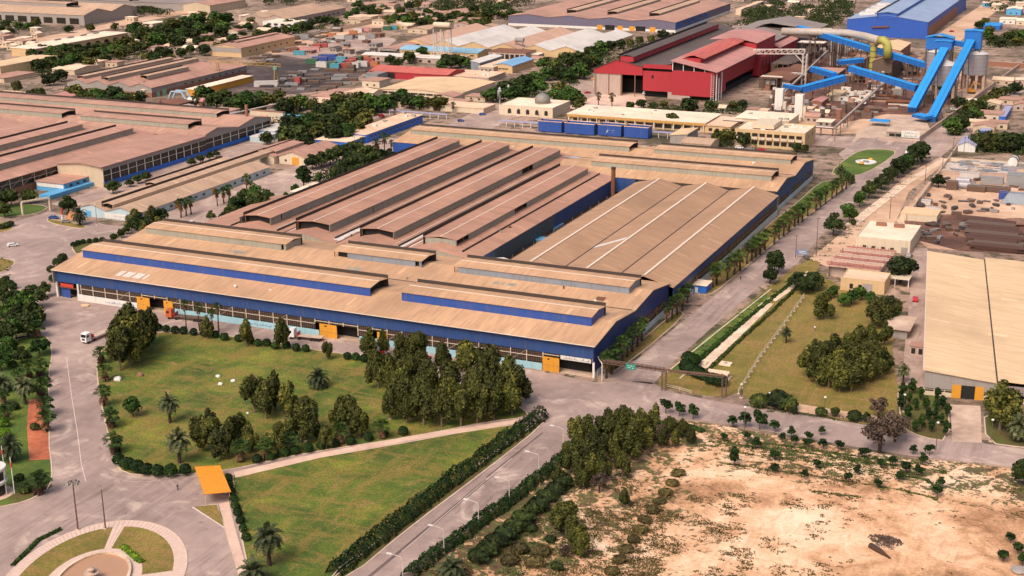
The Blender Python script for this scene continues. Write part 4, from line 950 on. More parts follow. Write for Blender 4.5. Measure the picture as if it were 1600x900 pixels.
t = H('terrace_wall', 'pale terrace wall along the street beyond the far blue hall', 'wall', (1152,14), (1156,16), (1190,2), 5, flat=True, roof=M_flat, wall=M_cream, over=.1)
# blue hall in the far corner
JB = H('factory', 'huge royal blue hall with a pale blue roof and stepped ridge', 'factory', (1325,29), (1449,35), (1530,-8), 14, rise=4.5, axis='y', wall=paint('royal_blue_wall', (.02,.085,.40), .55, .1, .2, dirt_amt=.2), roof=roofing('powder_blue_roof', (.30,.38,.54), 'y', var=.08, stain_amt=.12))
b = box3((1325,29),(1449,35),(1530,-8),14); bm = (b[0]+b[1])/2
lantern(JB, 'y', bm-8, bm+8, b[2]-.2, b[3], 15, 20, 21, wall=MATS['royal_blue_wall'], roofm=MATS['powder_blue_roof'], open_ends=(False, False), far_dark=False)
panel(JB, 'x', b[1], b[2]+6, b[3]-60, .02, 9, M_brick, 'base_wall', .05, 1)
for i in range(4):
    y = b[2]+20+i*26; mb = MB(); mb.box(b[0]+6, bm-14, y, y+9, 15, 17.5); mb.build('roof_vent', M_whiteroof, JB)
mb = MB(); mb.bar((bm-12, b[2]-.5, 8), (bm+2, b[2]-.5, 9), 1.2); mb.build('pipe', M_rust, JB)

# --- red steelworks
RW = thing('steelworks', 'bright red steelworks of stepped blocks with faded red roofs', 'steelworks', (-285, 880, 0))
def block(parent, x0, x1, y0, y1, z0, z1, mat, name='block'):
    mb = MB(); mb.box(x0, x1, y0, y1, z0, z1); return mb.build(name, mat, parent)
YS = 841
zz = lambda px, py, Y=YS: ON_Y(px, py, Y).z; xx = lambda px, py, Y=YS: ON_Y(px, py, Y).x
xa0, xa1 = xx(928,110), xx(1004,112); xb1 = xx(1051,112); xc1 = xx(1116,114)
zA = zz(1004,108); zB = zz(1030,112); zC = zz(1116,113); zCb = zz(1116,152); zBb = zz(1030,143)
pa = [(xa0, zz(928,107)), (xa0+(xa1-xa0)*.5, zz(968,97)+2), (xa1, zz(1004,104))]
roof_slab(RW, pa, 'y', YS-.5, YS+215, M_darkroof)
mb = MB(); gable_wall(mb, pa, 'y', YS, zz(966,116)); mb.build('gable_cladding', M_red, RW)
mb = MB(); mb.box(xa0, xa0+.4, YS+.3, YS+214, 0, pa[0][1]-.3, M_greyw); mb.box(xa0, xa1, YS+213, YS+213.4, 0, pa[0][1]-.5, M_greyw); mb.build('side_wall', M_greyw, RW)
block(RW, xa0+2, xa1, YS+14, YS+210, .05, 9, M_dark, 'inner_core')  # solid core in near black, painted shade behind the portal
lantern(RW, 'y', xx(969,95), xx(990,97), YS-.2, YS+190, pa[1][1]-1.5, zz(980,88), zz(980,88)+1, wall=M_red, roofm=M_darkroof, open_ends=(False, False))
mb = MB()
for k in range(4): mb.box(xa0+1+k*9, xa0+1.45+k*9, YS-.1, YS+.4, 0, zz(966,116))
mb.build('portal_frame', M_brick, RW); block(RW, xa0+.5, xa0+(xa1-xa0)*.55, YS+.5, YS+.8, .02, zz(966,116), M_pinkw, 'front_wall')
# middle block
block(RW, xa1+.3, xb1, YS+.2, YS+70, zBb, zB, M_red, 'red_block'); block(RW, xa1+.5, xb1, YS+4, YS+70, .02, zBb, M_dark, 'inner_core'); block(RW, xb1-3, xb1-.2, YS+.1, YS+3.5, .02, zBb, M_pinkw, 'pier')  # the M_dark block is a solid core coloured as shade under the red block
block(RW, xa1+1, xb1, YS+2, YS+70, zB, zB+3, M_dark, 'gap_shade')  # solid near-black block, painted shade of the gap under the roof
pb = [(xa1, zB+3), (xa1+3, zB+3.2), (xb1-1.2, zB+5.2)]
roof_slab(RW, pb, 'y', YS, YS+150, M_darkroof)
block(RW, xa1+.3, xb1-.3, YS-.1, YS+.2, zB+1.8, zB+4.4, M_red, 'fascia')
panel(RW, 'y', YS+.2, xa1+6, xa1+7.5, zB-4.5, zB-2.5, M_dark, 'window', .05)
# big right block
XR = xc1; YR = 945; YM = 868
block(RW, xb1, XR, YS-1, YM, zCb, zC-.2, M_red, 'red_block'); block(RW, xb1, XR-1.5, YM, YR, 7, zC-2.5, M_red, 'red_block'); block(RW, xb1, XR-2.5, YM, YR, zC-2.5, zC, M_dark, 'gap_shade'); block(RW, xb1+1, XR-3, YS+3, YR, .02, zCb, M_dark, 'inner_core'); block(RW, xb1, xb1+12, YS-.9, YS+3, .02, zCb, M_pinkw, 'base_wall')  # M_dark blocks are solids coloured as shade: eave gap and inside core
mb = MB(); mb.extrude([(xb1+.6, zC-.2), (XR-.6, zC-.2), (XR-.6, zC), (xb1+.6, zC+5.3)], 'y', YS+1.5, YR); mb.build('gap_shade', M_dark, RW)  # solid near-black wedge in place of the shaded gap under the roof
pc = [(xb1-1, zC+6.2), (XR+2.5, zC+.2)]
roof_slab(RW, pc, 'y', YS-2, YR+5, M_pinkroof)
mb = MB()
for k in range(5): mb.box(xb1+k*7, xb1+k*7+.4, YS-.8, YS-.4, zC-.2, zC+5.5-k*1.25)
mb.build('truss_post', M_white, RW)
pm_ = [(xb1+2, zC+7.2), (xb1+10, zC+8.2), (xb1+17, zC+6.4)]
roof_slab(RW, pm_, 'y', YS+12, YR+2, M_redroof, 'upper_roof'); block(RW, xb1+4, xb1+14, YS+13, YR+1, zC+1.5, zC+6.2, M_red, 'lantern_wall')
# rear red blocks
block(RW, xb1-2, XR-2, YR+3, YR+55, 3, zC+5, M_red, 'red_block')
roof_slab(RW, [(xb1-8, zC+6.5), (xb1+12, zC+8), (XR-1, zC+5.2)], 'y', YR+2, YR+57, M_pinkroof)
block(RW, XR-3, XR+1.5, YR, YR+110, 1, zC-5, M_red, 'side_block'); roof_slab(RW, [(XR-14, zC), (XR+2, zC-4.6)], 'y', YR+56, YR+112, M_pinkroof)
for i in range(7):
    y = YR+8+i*9; panel(RW, 'x', XR+1.5, y, y+2.5, 5, zC-7, M_dark, 'opening', .05, 1)
block(RW, xb1-20, XR-5, YR+60, YR+190, 0, zC-3, M_greyw, 'rear_hall')
roof_slab(RW, [(xb1-24, zC-2), (xb1+2, zC+3), (XR-4, zC-1)], 'y', YR+58, YR+192, M_greyroof)
roof_slab(RW, [(xb1-6, zC+4), (xb1+8, zC+6.5), (XR+16, zC+2.5)], 'y', YR+110, YR+150, M_greyroof); block(RW, xb1, XR+12, YR+112, YR+148, zC-4, zC+2.5, M_darkroof, 'lantern_wall')
for k, (dx, h_) in enumerate(((.6, zC-1), (6, 14), (12, 17))):
    y = YS+1+dx; mb = MB(); mb.tube([(XR+1.2, y, 0), (XR+1.2, y, h_)], .45, 8); mb.build('downpipe', M_white, RW)
mb = MB()
for k in range(14): mb.box(XR-1.2, XR+.8, YS-2.4, YS-2.2, k*1.2, k*1.2+.12)
mb.box(XR-1.2, XR-1.05, YS-2.4, YS-2.2, 0, 17); mb.box(XR+.65, XR+.8, YS-2.4, YS-2.2, 0, 17); mb.build('ladder', M_white, RW)
q = G(960,133); t = thing('loading_shelter', 'yellow-edged columned shelter at the foot of the red steelworks', 'shelter', (q.x, q.y, 0))
roof_slab(t, [(q.x-13, 5.2), (q.x+10, 5.6)], 'y', q.y-9, q.y+9, M_flat)
for i in range(5):
    for j in (-8.5, 8.5): mb = MB(); mb.box(q.x-12+i*5.4, q.x-11.4+i*5.4, q.y+j-.3, q.y+j+.3, 0, 5.1); mb.build('column', M_beige, t)
mb = MB(); mb.box(q.x-13.2, q.x+10.2, q.y-9.3, q.y-9.05, 4.7, 5.5); mb.build('fascia', M_yellow, t)
t = thing('conveyor_ramp', 'grey covered ramp rising to the dark steelworks opening', 'ramp', tuple(G(975,145)))
a, bq = G(955,142,1), G(983,122,4); mb = MB(); mb.bar((a.x,a.y,3), (bq.x,bq.y,7), 3, 1.4); mb.build('deck', M_greyw, t)
for k in range(5): p = a.lerp(bq, k/5); mb = MB(); mb.box(p.x-.3,p.x+.3,p.y-.3,p.y+.3,0,3+.8*k); mb.build('post', M_beige, t)

# --- offices, prayer hall, kitchens south of the steelworks
t = H('canteen', 'long single-storey canteen with pale roof and deep yellow eaves', 'canteen', (889,178), (1101,192), (1114,178), 5.0, flat=True, roof=M_flatw, wall=M_ywall, over=1.2, wins=[('S',.02,.98,14,.6,2.8,4.2)], vents=6)
b = box3((889,178),(1101,192),(1114,178),5.0); panel(t, 'y', b[2]-1.2, b[0]-1, b[1]+1, 3.6, 4.95, paint('ochre_fascia', (.50,.27,.07), .7), 'fascia', .2)
for i in range(15):
    x = b[0]+(b[1]-b[0])*i/14; mb = MB(); mb.box(x-.2, x+.2, b[2]-1.35, b[2]-1.0, 0, 3.6); mb.build('column', M_white, t)
PH = H('prayer_hall', 'cream prayer hall with arched windows under a silver dome', 'mosque', (781,164), (862,171), (880,158), 5.5, flat=True, roof=M_flatw, wall=M_cream, parapet=.6)
b = box3((781,164),(862,171),(880,158),5.5); cx, cy = b[0]+(b[1]-b[0])*.62, (b[2]+b[3])/2+2
mb = MB(); mb.lathe([(4.6,5.6),(4.6,6.8),(4.8,6.9),(4.7,7.9),(4.4,9.1),(3.6,10.3),(2.3,11.2),(1.0,11.7),(.3,11.9),(.1,12.9)], (cx, cy, 0), 28); mb.build('dome', paint('silver_dome', (.22,.20,.17), .6, .15, .5, metal=.1, dirt_amt=.25), PH, smooth=True)
for i in range(5):
    x = b[0]+(b[1]-b[0])*(.2+.17*i); r = 1.1; mb = MB()
    mb.extrude([(x-r, 1.2), (x+r, 1.2), (x+r, 3)]+[(x+r*cos(a*pi/8), 3+r*1.1*sin(a*pi/8)) for a in range(1, 8)]+[(x-r, 3)], 'y', b[2]-.08, b[2]-.005); mb.build('arched_window', M_glass, PH)
t = H('offices', 'two-storey yellow office block with balconies', 'offices', (1146,204), (1260,209), (1268,197), 8.5, flat=True, roof=M_flatw, wall=M_ywall, parapet=.7, wins=[('S',.03,.97,9,5.6,7.4,3.0), ('S',.03,.97,9,1.4,3.4,3.0), ('E',.1,.9,2,5,7,2)], vents=8)
b = box3((1146,204),(1260,209),(1268,197),8.5)
for k in range(9):
    x = b[0]+(b[1]-b[0])*(.03+.94*(k+.5)/9); mb = MB(); mb.box(x-1.7, x+1.7, b[2]-1.3, b[2]-.01, 4.3, 5.3); mb.build('balcony', M_cream, t)
mb = MB(); mb.box(b[0]+8, b[0]+20, b[2]+4, b[3]-3, 9.3, 11.6); mb.build('stair_head', M_cream, t)
t = H('offices', 'low pale office range behind the two-storey yellow block', 'offices', (1150,184), (1232,190), (1243,178), 5, flat=True, roof=M_flatw, wall=M_cream, over=.4, wins=[('S',.05,.95,8,1.4,3.2,2.4)], vents=7)
t = H('annex', 'small canteen annex with a flat roof at the canteen end', 'annex', (1102,195), (1140,199), (1150,184), 4, flat=True, roof=M_flat, wall=M_ywall, over=.5, wins=[('S',.1,.9,3,1,2.6,2)])
t = H('house', 'tan gabled outbuilding behind the big hall roof, beside blue hoppers', 'house', (1048,210), (1073,213), (1097,203), 5, rise=1.2, axis='y', mono=-1, wall=M_greyw, roof=M_cornroof)
t = H('house', 'low tan roof tight behind the big hall and in front of the offices', 'house', (1064,222), (1110,226), (1124,217), 4.5, rise=1.4, axis='x', wall=M_beige, roof=M_roof_b)
for i, (x, y) in enumerate(((1217,182),(1248,186))):
    q = G(x, y); t = thing('tower', ('taller' if i == 0 else 'shorter')+' of the two white towers behind the offices', 'tower', (q.x, q.y, 0)); h_ = (16.5, 14.5)[i]
    mb = MB(); mb.box(q.x-2.3, q.x+2.3, q.y-2.3, q.y+2.3, 0, h_); mb.build('shaft', M_white, t)
    mb = MB(); mb.box(q.x+2.31, q.x+4.2, q.y-1.6, q.y+1.6, 0, h_*.55); mb.build('stair_shaft', M_cream, t)
# covered walkway
a, bq = G(780,188,3), G(1068,203,3); t = thing('covered_walkway', 'long lavender-roofed covered walkway between blue hoppers and canteen', 'walkway', (a.x, a.y, 0))
mb = MB(); mb.box(a.x, bq.x, a.y-1.5, a.y+1.5, 3, 3.2); mb.build('roof', M_lav, t)
for i in range(22):
    x = a.x+(bq.x-a.x)*i/21; mb = MB(); mb.box(x-.15, x+.15, a.y-1.3, a.y-1.0, 0, 3); mb.build('post', M_white, t)
a, bq = G(610,172,3), G(695,180,3); t = thing('covered_walkway', 'short lavender-roofed walkway beside the street and palms', 'walkway', (a.x, a.y, 0))
mb = MB(); mb.box(a.x, bq.x, a.y-1.5, a.y+1.5, 2.8, 3.0); mb.build('roof', M_lav, t)
for i in range(8):
    x = a.x+(bq.x-a.x)*i/7; mb = MB(); mb.box(x-.15, x+.15, a.y-1.3, a.y-1.0, 0, 2.8); mb.build('post', M_white, t)
# blue hoppers
for i, (x0p, x1p, yb) in enumerate(((841,877,206), (882,928,209), (934,970,212), (975,1012,215))):
    q0 = G(x0p, yb); q1 = G(x1p, yb+(x1p-x0p)*.08); lb = ('first blue open-topped hopper, at the prayer hall end of its row', 'second and longest blue open-topped hopper in the row behind the hall', 'third blue open-topped hopper, with white numerals on its side', 'fourth blue open-topped hopper, at the offices end of its row')[i]
    t = thing('steel_hopper', lb, 'hopper', ((q0.x+q1.x)/2, q0.y, 0), 0, 'blue hoppers behind the big hall'); X0, X1, Y0, Y1, hh = q0.x, q1.x, q0.y, q0.y+7, 6.2
    mb = MB(); mb.box(X0, X1, Y0, Y0+.3, .4, hh); mb.box(X0, X1, Y1-.3, Y1, .4, hh); mb.box(X0, X0+.3, Y0+.3, Y1-.3, .4, hh); mb.box(X1-.3, X1, Y0+.3, Y1-.3, .4, hh); mb.box(X0+.3, X1-.3, Y0+.3, Y1-.3, .4, 3.2); mb.build('shell', M_blue2, t)
    mb = MB(); mb.box(X0-.15, X1+.15, Y0-.15, Y0+.02, hh+.01, hh+.4); mb.box(X1-.02, X1+.15, Y0+.02, Y1, hh+.01, hh+.4); mb.box(X0-.15, X0+.02, Y0+.02, Y1, hh+.01, hh+.4); mb.box(X0, X1, Y1-.02, Y1+.15, hh+.01, hh+.4); mb.build('rim', M_flat, t)
    if i == 2:
        xm = (X0+X1)/2-1.6; mb = MB(); mb.bar((xm, Y0-.06, 2), (xm+.5, Y0-.06, 3.6), .38, .05); mb.bar((xm+.5, Y0-.06, 3.6), (xm+2.0, Y0-.06, 3.7), .38, .05); mb.bar((xm+2.6, Y0-.06, 3.7), (xm+4.4, Y0-.06, 3.7), .38, .05); mb.bar((xm+4.3, Y0-.06, 3.6), (xm+3.0, Y0-.06, 2.0), .38, .05); mb.build('numeral', M_white, t)

# --- east side
EO = G(1443, 617); EW = thing('warehouse', 'straw-roofed warehouse with grey front, yellow door flanks and open doorway', 'warehouse', (EO.x, EO.y, 0), radians(8.1))
ew, el, eh, ez = 19.8, 128, 7.9, 5.8
roof_slab(EW, [(-.5, eh), (ew+.2, ez)], 'y', -.5, el, M_cornroof); roof_slab(EW, [(ew+.05, ez+.42), (ew+32, ez-1)], 'y', .6, el+2, M_cornroof)
mb = MB(); mb.hexa([(0,0,2.3),(ew,0,2.3),(ew,.3,2.3),(0,.3,2.3)], [(0,0,eh-.2),(ew,0,ez-.2),(ew,.3,ez-.2),(0,.3,eh-.2)]); mb.build('front_cladding', M_greyw, EW)
mb = MB(); mb.box(ew, ew+32, .9, 1.2, 2.0, 4.6); mb.build('front_cladding', paint('mauve_cladding', (.26,.20,.20), .7), EW)
mb = MB(); mb.box(0, .3, .31, el, 0, eh-.3); mb.box(0, ew+32, el-.3, el+.01, 0, 4.5); mb.box(ew+31.7, ew+32, 1.2, el-.3, 0, 4.5); mb.build('wall', M_cream, EW)
mb = MB(); mb.box(1, ew+31, 3, el-1, .03, 4.4); mb.build('inner_core', M_dark, EW)  # solid near-black core, shade of the inside put into its colour
mb = MB(); mb.box(ew+.08, ew+.3, .7, el, ez-.4, ez+.3); mb.build('roof_step', M_greyw, EW); mb = MB(); mb.box(ew-.35, ew+.02, -.4, el, ez+.02, ez+.3); mb.build('valley_gutter', M_gutter_dark, EW); mb = MB(); mb.box(0, ew+32, .02, .25, .02, 1.3); mb.build('plinth', M_cream, EW)
for i in range(7): glazed_bay(EW, 'y', .3, i*ew/7, (i+1)*ew/7, 1.3, 2.3, 1, 3)
for a, c, mt in ((7.6,10.1,M_yellow), (10.1,13.9,M_dark), (13.9,16.3,M_yellow)): panel(EW, 'y', -.03, a, c, .02, 4.0, mt, 'door' if mt is M_yellow else 'doorway', .12)
mb = MB(); mb.box(-.75, -.52, -.5, el, eh-.3, eh+.1); mb.build('eave_trim', M_ridge, EW)
FOOT.append((-75, -10, 378, 525))
t = H('store', 'cream store with four small square windows beside the rusty yard', 'store', (1336,373), (1424,377), (1418,352), 4.6, flat=True, roof=M_flatw, wall=M_cream, parapet=.5, wins=[('S',.08,.76,4,1.0,1.8,1.4)], doors=[('S',.9,2.4,2.4,M_greyw)], vents=0)
b = box3((1336,373),(1424,377),(1418,352),4.6)
for k in (.28, .62): mb = MB(); mb.box(b[0]+(b[1]-b[0])*k-2, b[0]+(b[1]-b[0])*k+2, b[3]-6, b[3]-4, 4.75, 6); mb.build('roof_tank', M_brick, t)
t = H('shed', 'low straw-roofed wall shed against the yard wall', 'shed', (1406,335), (1465,337), (1467,328), 2.8, flat=True, roof=M_cornroof, wall=M_cream, over=.1)
t = H('substation', 'yellow single-storey house behind shrubs, with an open carport', 'house', (1312,437), (1384,440), (1390,428), 4.4, flat=True, roof=M_flat, wall=M_ywall, parapet=.4, wins=[('S',.15,.75,3,1,2.8,1.2)], doors=[('S',.62,3.4,3.4,M_greyw)])
t = thing('carport', 'cream-roofed carport joined to the yellow house behind shrubs', 'carport', tuple(G(1400,445)))
q = G(1400,445); mb = MB(); mb.box(q.x-5, q.x+5, q.y-3, q.y+3, 3, 3.25); mb.build('roof', M_cream, t)
for sx in (-4.7, 0, 4.7): mb = MB(); mb.box(q.x+sx-.12, q.x+sx+.12, q.y-2.9, q.y-2.65, 0, 3); mb.build('post', M_white, t)
q = G(1400,522); t = thing('guard_shelter', 'pale flat roof sheltering a cabin beside the lane by the straw-roofed warehouse', 'shelter', (q.x, q.y, 0))
mb = MB(); mb.box(q.x-4, q.x+5, q.y-5, q.y+10, 3.1, 3.35); mb.build('roof', M_concrete, t); mb = MB(); mb.box(q.x-3, q.x+4, q.y-4, q.y+8, 0, 3.1); mb.build('wall', M_greyw, t)
q = G(1432,556); t = thing('guard_cabin', 'small rusty cabin with two dark openings against the straw-roofed warehouse', 'cabin', (q.x, q.y, 0))
mb = MB(); mb.box(q.x-2.2, q.x+2.2, q.y, q.y+3, 0, 3); mb.build('wall', M_pinkw, t); mb = MB(); mb.box(q.x-2.5, q.x+2.5, q.y-.3, q.y+4.5, 3.01, 3.2); mb.build('roof', M_roof_pk, t)
for s in (-1, 1): panel(t, 'y', q.y, q.x+s*1.1-.6, q.x+s*1.1+.6, .6, 2.4, M_dark, 'opening', .05)
q = G(1092,458); t = thing('gate_hut', 'bright blue hut with a cream roof by the palm row', 'hut', (q.x, q.y, 0))
mb = MB(); mb.box(q.x-2.4, q.x+2.6, q.y, q.y+6, 0, 2.9); mb.build('wall', M_vivid, t); mb = MB(); mb.box(q.x-2.8, q.x+3, q.y-.4, q.y+6.4, 2.91, 3.15); mb.build('roof', M_flatw, t); panel(t, 'y', q.y, q.x-1.5, q.x-.4, .05, 2.1, M_white, 'door', .06)
# entrance rotunda and the yellow canopy at the roundabout
q = G(-8, 772); t = thing('rotunda', 'round white two-storey kiosk at the garden corner, cut by the picture edge', 'kiosk', (q.x, q.y, 0))
mb = MB(); mb.lathe([(0,7.4),(3.4,7.4),(3.5,7.0),(3.4,6.6),(0,6.6)], (q.x,q.y,0), 28); mb.build('roof', M_white, t)
mb = MB(); mb.lathe([(3.35,3.2),(3.45,3.9),(3.3,4.0),(0,4.0),(0,3.2),(3.35,3.2)], (q.x,q.y,0), 28); mb.build('balcony', M_white, t)
mb = MB(); mb.lathe([(2.7,.2),(2.7,3.2)], (q.x,q.y,0), 28); mb.lathe([(2.7,4.01),(2.7,6.6)], (q.x,q.y,0), 28); mb.build('glazing', M_glass, t)
mb = MB(); mb.lathe([(4.6,0),(4.6,.2),(0,.2)], (q.x,q.y,0), 28); mb.build('plinth', M_paving, t)
for a in range(6): mb = MB(); mb.tube([(q.x+3.1*cos(a*pi/3+.3), q.y+3.1*sin(a*pi/3+.3), .2), (q.x+3.1*cos(a*pi/3+.3), q.y+3.1*sin(a*pi/3+.3), 6.6)], .16, 8); mb.build('column', M_white, t)
t = thing('canopy', 'orange-yellow sloping parking canopy at the lawn corner', 'canopy', tuple(G(335,778)))
hN, hS = 2.9, 3.2
c4 = [G(304,729,hN), G(344,727,hN), G(361,768,hS), G(319,772,hS)]
mb = MB(); mb.hexa([(p.x,p.y,p.z-.15) for p in (c4[3],c4[2],c4[1],c4[0])], [tuple(p) for p in (c4[3],c4[2],c4[1],c4[0])]); mb.build('roof', paint('orange_sheet', (.72,.27,.015), .5, .12, .5, dirt=(.3,.12,.03), dirt_amt=.4), t)
cc = sum(c4, Vector())/4
for p in c4:
    q = p.lerp(cc, .1); mb = MB(); mb.tube([(q.x,q.y,0), (q.x,q.y,p.z-.12)], .09, 8); mb.build('post', M_frame, t)
# ------------------------------------------------------------------ silos, conveyors, pipes and towers
M_conv = paint('conveyor_blue', (.02,.27,.66), .5, .14, .3, dirt=(.08,.16,.28), dirt_amt=.5)
M_convd = paint('conveyor_side_blue', (.012,.14,.48), .5, .16, .3, dirt=(.06,.09,.17), dirt_amt=.5)
M_silo = paint('silo_sheet', (.36,.33,.35), .5, .12, .25, metal=.2, dirt_amt=.35)
M_steelbrown = plain('brown_steel', (.12,.075,.055), .8, var=.3, scale=.6)
M_steelgrey = plain('grey_steel', (.26,.23,.21), .7, var=.25, scale=.6)
M_palesteel = plain('pale_steel', (.55,.47,.42), .7, var=.2)
M_ygreen = paint('yellow_green_duct', (.36,.33,.07), .6, .15, .4, dirt_amt=.35)
M_palepipe = paint('pale_duct', (.42,.36,.31), .6, .12, .2, dirt_amt=.45)
M_convs = paint('conveyor_stiffener', (.01,.09,.30), .6, .2, .4, dirt=(.12,.08,.06), dirt_amt=.6)
def gallery(label, a, b, w=4.6, h=3.6, legs=3, name='conveyor_gallery'):
    a, b = Vector(a), Vector(b); t = thing(name, label, 'conveyor', (a.x, a.y, 0), 0, 'blue conveyor galleries')
    m_ = MB(); m_.bar(a, b, w, h); m_.build('gallery', M_convd, t)
    d = (b-a).normalized(); u = d.cross(Vector((0,0,1))).normalized(); n = u.cross(d).normalized()*(h/2)
    m_ = MB(); k = [a+n, b+n]
    m_.hexa([tuple(k[0]-u*(w/2+.3)), tuple(k[0]+u*(w/2+.3)), tuple(k[1]+u*(w/2+.3)), tuple(k[1]-u*(w/2+.3))], [tuple(p+Vector((0,0,.25))) for p in (k[0]-u*(w/2+.3), k[0]+u*(w/2+.3), k[1]+u*(w/2+.3), k[1]-u*(w/2+.3))]); m_.build('roof', M_conv, t)
    m_ = MB(); m_.bar(k[0]+Vector((0,0,.35)), k[1]+Vector((0,0,.35)), .7, .3); m_.build('ridge', M_conv, t)
    m_ = MB(); L_ = (b-a).length
    for i in range(int(L_/5)+1): p = a+d*min(i*5, L_); m_.bar(p-d*.12, p+d*.12, w+.25, h+.2)
    for s in (-1, 1): m_.bar(a+u*s*(w/2+.06)-n*.2, b+u*s*(w/2+.06)-n*.2, .1, .16)
    m_.build('stiffener', M_convs, t)
    for i in range(legs):
        p = a.lerp(b, (i+.8)/(legs+.6))
        if p.z-h/2 < 1.5: continue
        m_ = MB()
        for s in (-1, 1): m_.bar(p+u*s*w*.45-Vector((0,0,h/2)), Vector((p.x, p.y, 0))+u*s*w*.75, .4, .4)
        z = 2.0
        while z < p.z-h/2-2: q = Vector((p.x, p.y, z)); m_.bar(q-u*w*.7, q+u*w*.5+Vector((0,0,2.4)), .18, .18); z += 4
        m_.build('trestle', M_steelbrown, t)
    return t
def silo(px, py, r, z0, z1, label):
    p = G(px, py); t = thing('silo', label, 'silo', (p.x, p.y, 0), 0, 'grey silos')
    m_ = MB(); m_.lathe([(r, z0), (r, z1), (r+.25, z1), (r+.25, z1+.3)], (p.x, p.y, 0), 36); m_.build('shell', M_silo, t, smooth=False)
    m_ = MB(); m_.lathe([(r+.3, z1+.3), (r*.5, z1+2.0), (.6, z1+3.2), (0, z1+3.2)], (p.x, p.y, 0), 36); m_.build('roof', paint('silo_roof', (.55,.50,.47), .5, .1, .3, dirt_amt=.2), t)
    m_ = MB(); m_.lathe([(r, z0), (.8, z0-4.5), (0, z0-4.5)], (p.x, p.y, 0), 24); m_.build('hopper', M_steelgrey, t)
    m_ = MB()
    for k in range(5): m_.lathe([(r+.12, z0+(z1-z0)*k/5), (r+.12, z0+(z1-z0)*k/5+.2)], (p.x, p.y, 0), 36)
    m_.build('hoop', M_steelgrey, t)
    for k in range(8):
        a = k*pi/4+.3; m_ = MB(); x, y = p.x+r*.92*cos(a), p.y+r*.92*sin(a); m_.box(x-.8, x+.8, y-.8, y+.8, 0, z0); m_.build('pier', M_concrete, t)
    return p
s1 = silo(1473,152,7.9,8,20.5,'nearer grey silo, standing between the two long blue conveyors')
s2 = silo(1521,138,7.6,9.5,22.5,'grey silo under the tall blue tower, by the orange digger')
s3 = silo(1462,134,7.6,9.5,22.5,'rear grey silo half hidden by the broad blue tower')
def tower_house(label, x, y, w, d, z0, z1, gab=1.6):
    t = thing('transfer_tower', label, 'tower', (x, y, 0)); m_ = MB(); m_.box(x-w/2, x+w/2, y-d/2, y+d/2, z0, z1); m_.build('wall', M_convd, t)
    roof_slab(t, [(x-w/2-.5, z1), (x, z1+gab), (x+w/2+.5, z1)], 'y', y-d/2-.5, y+d/2+.5, M_conv)
    for sx in (-1, 1):
        for sy in (-1, 1): m_ = MB(); m_.box(x+sx*(w/2-.5)-.35, x+sx*(w/2-.5)+.35, y+sy*(d/2-.5)-.35, y+sy*(d/2-.5)+.35, 0, z0); m_.build('leg', M_steelbrown, t)
    return t
zt = lambda px, py, Y: ON_Y(px, py, Y)
p = zt(1469, 68, s3.y); tower_house('broad blue tower house above the grey silos', p.x, s3.y, 17, 9, p.z-3.5, p.z+4.2, 2)
q = zt(1520, 74, s2.y); tower_house('tall narrow blue tower at the head of the second conveyor', q.x, s2.y, 10.5, 9, q.z-.5, q.z+11.0, .6)
h1 = zt(1474, 72, s1.y+4); tower_house('small blue hood at the head of the first conveyor', h1.x, s1.y+6, 10, 5, h1.z-1.5, h1.z+3.2, .3)
gallery('long steep blue conveyor nearer the offices, of the two rising to the silos', G(1425,172,1.5), zt(1476,78,s1.y+2), 4.6, 3.4, 5)
gallery('long steep blue conveyor nearer the street, of the two rising to the silos', G(1455,187,1.5), zt(1517,66,s2.y-5), 4.6, 3.4, 5)
gallery('short level blue conveyor joining the two blue towers', zt(1488,67,s3.y+2), zt(1510,70,s2.y+2), 3.4, 3, 0)
gallery('blue conveyor sloping down from the works to the first steep conveyor', zt(1328,107,900), zt(1432,138,882), 4.2, 3.6, 4)
gallery('low blue conveyor elbow nearest the red steelworks', zt(1252,140,850), zt(1320,122,868), 4.2, 3.6, 2)
gallery('stub of blue conveyor ending before the red steelworks', zt(1224,134,846), zt(1252,139,850), 4, 2.0, 1)
gallery('short blue conveyor behind the low blue elbow', zt(1270,108,885), zt(1304,118,866), 4, 3, 1)
gallery('blue conveyor hood beside the yellow-green stack', zt(1310,98,915), zt(1348,94,925), 4.5, 2.4, 1)
gallery('very long blue conveyor passing behind the yellow-green stack', zt(1248,44,1012), zt(1450,103,950), 4.0, 3.4, 6)
gallery('flat blue feeder roof at the foot of the second conveyor', G(1432,180,3), G(1452,184,3), 7, 1.6, 0)
t = thing('blue_shelter', 'small bright blue roof alone on the concrete forecourt', 'shelter', tuple(G(1375,190)))
p = G(1375,188,3); m_ = MB(); m_.box(p.x-5.2, p.x+5.2, p.y-4, p.y+4, 2.8, 3.1); m_.build('roof', M_conv, t)
for sx in (-4.8, 4.8):
    for sy in (-3.6, 3.6): m_ = MB(); m_.tube([(p.x+sx, p.y+sy, 0), (p.x+sx, p.y+sy, 2.8)], .12, 6); m_.build('post', M_steelgrey, t)
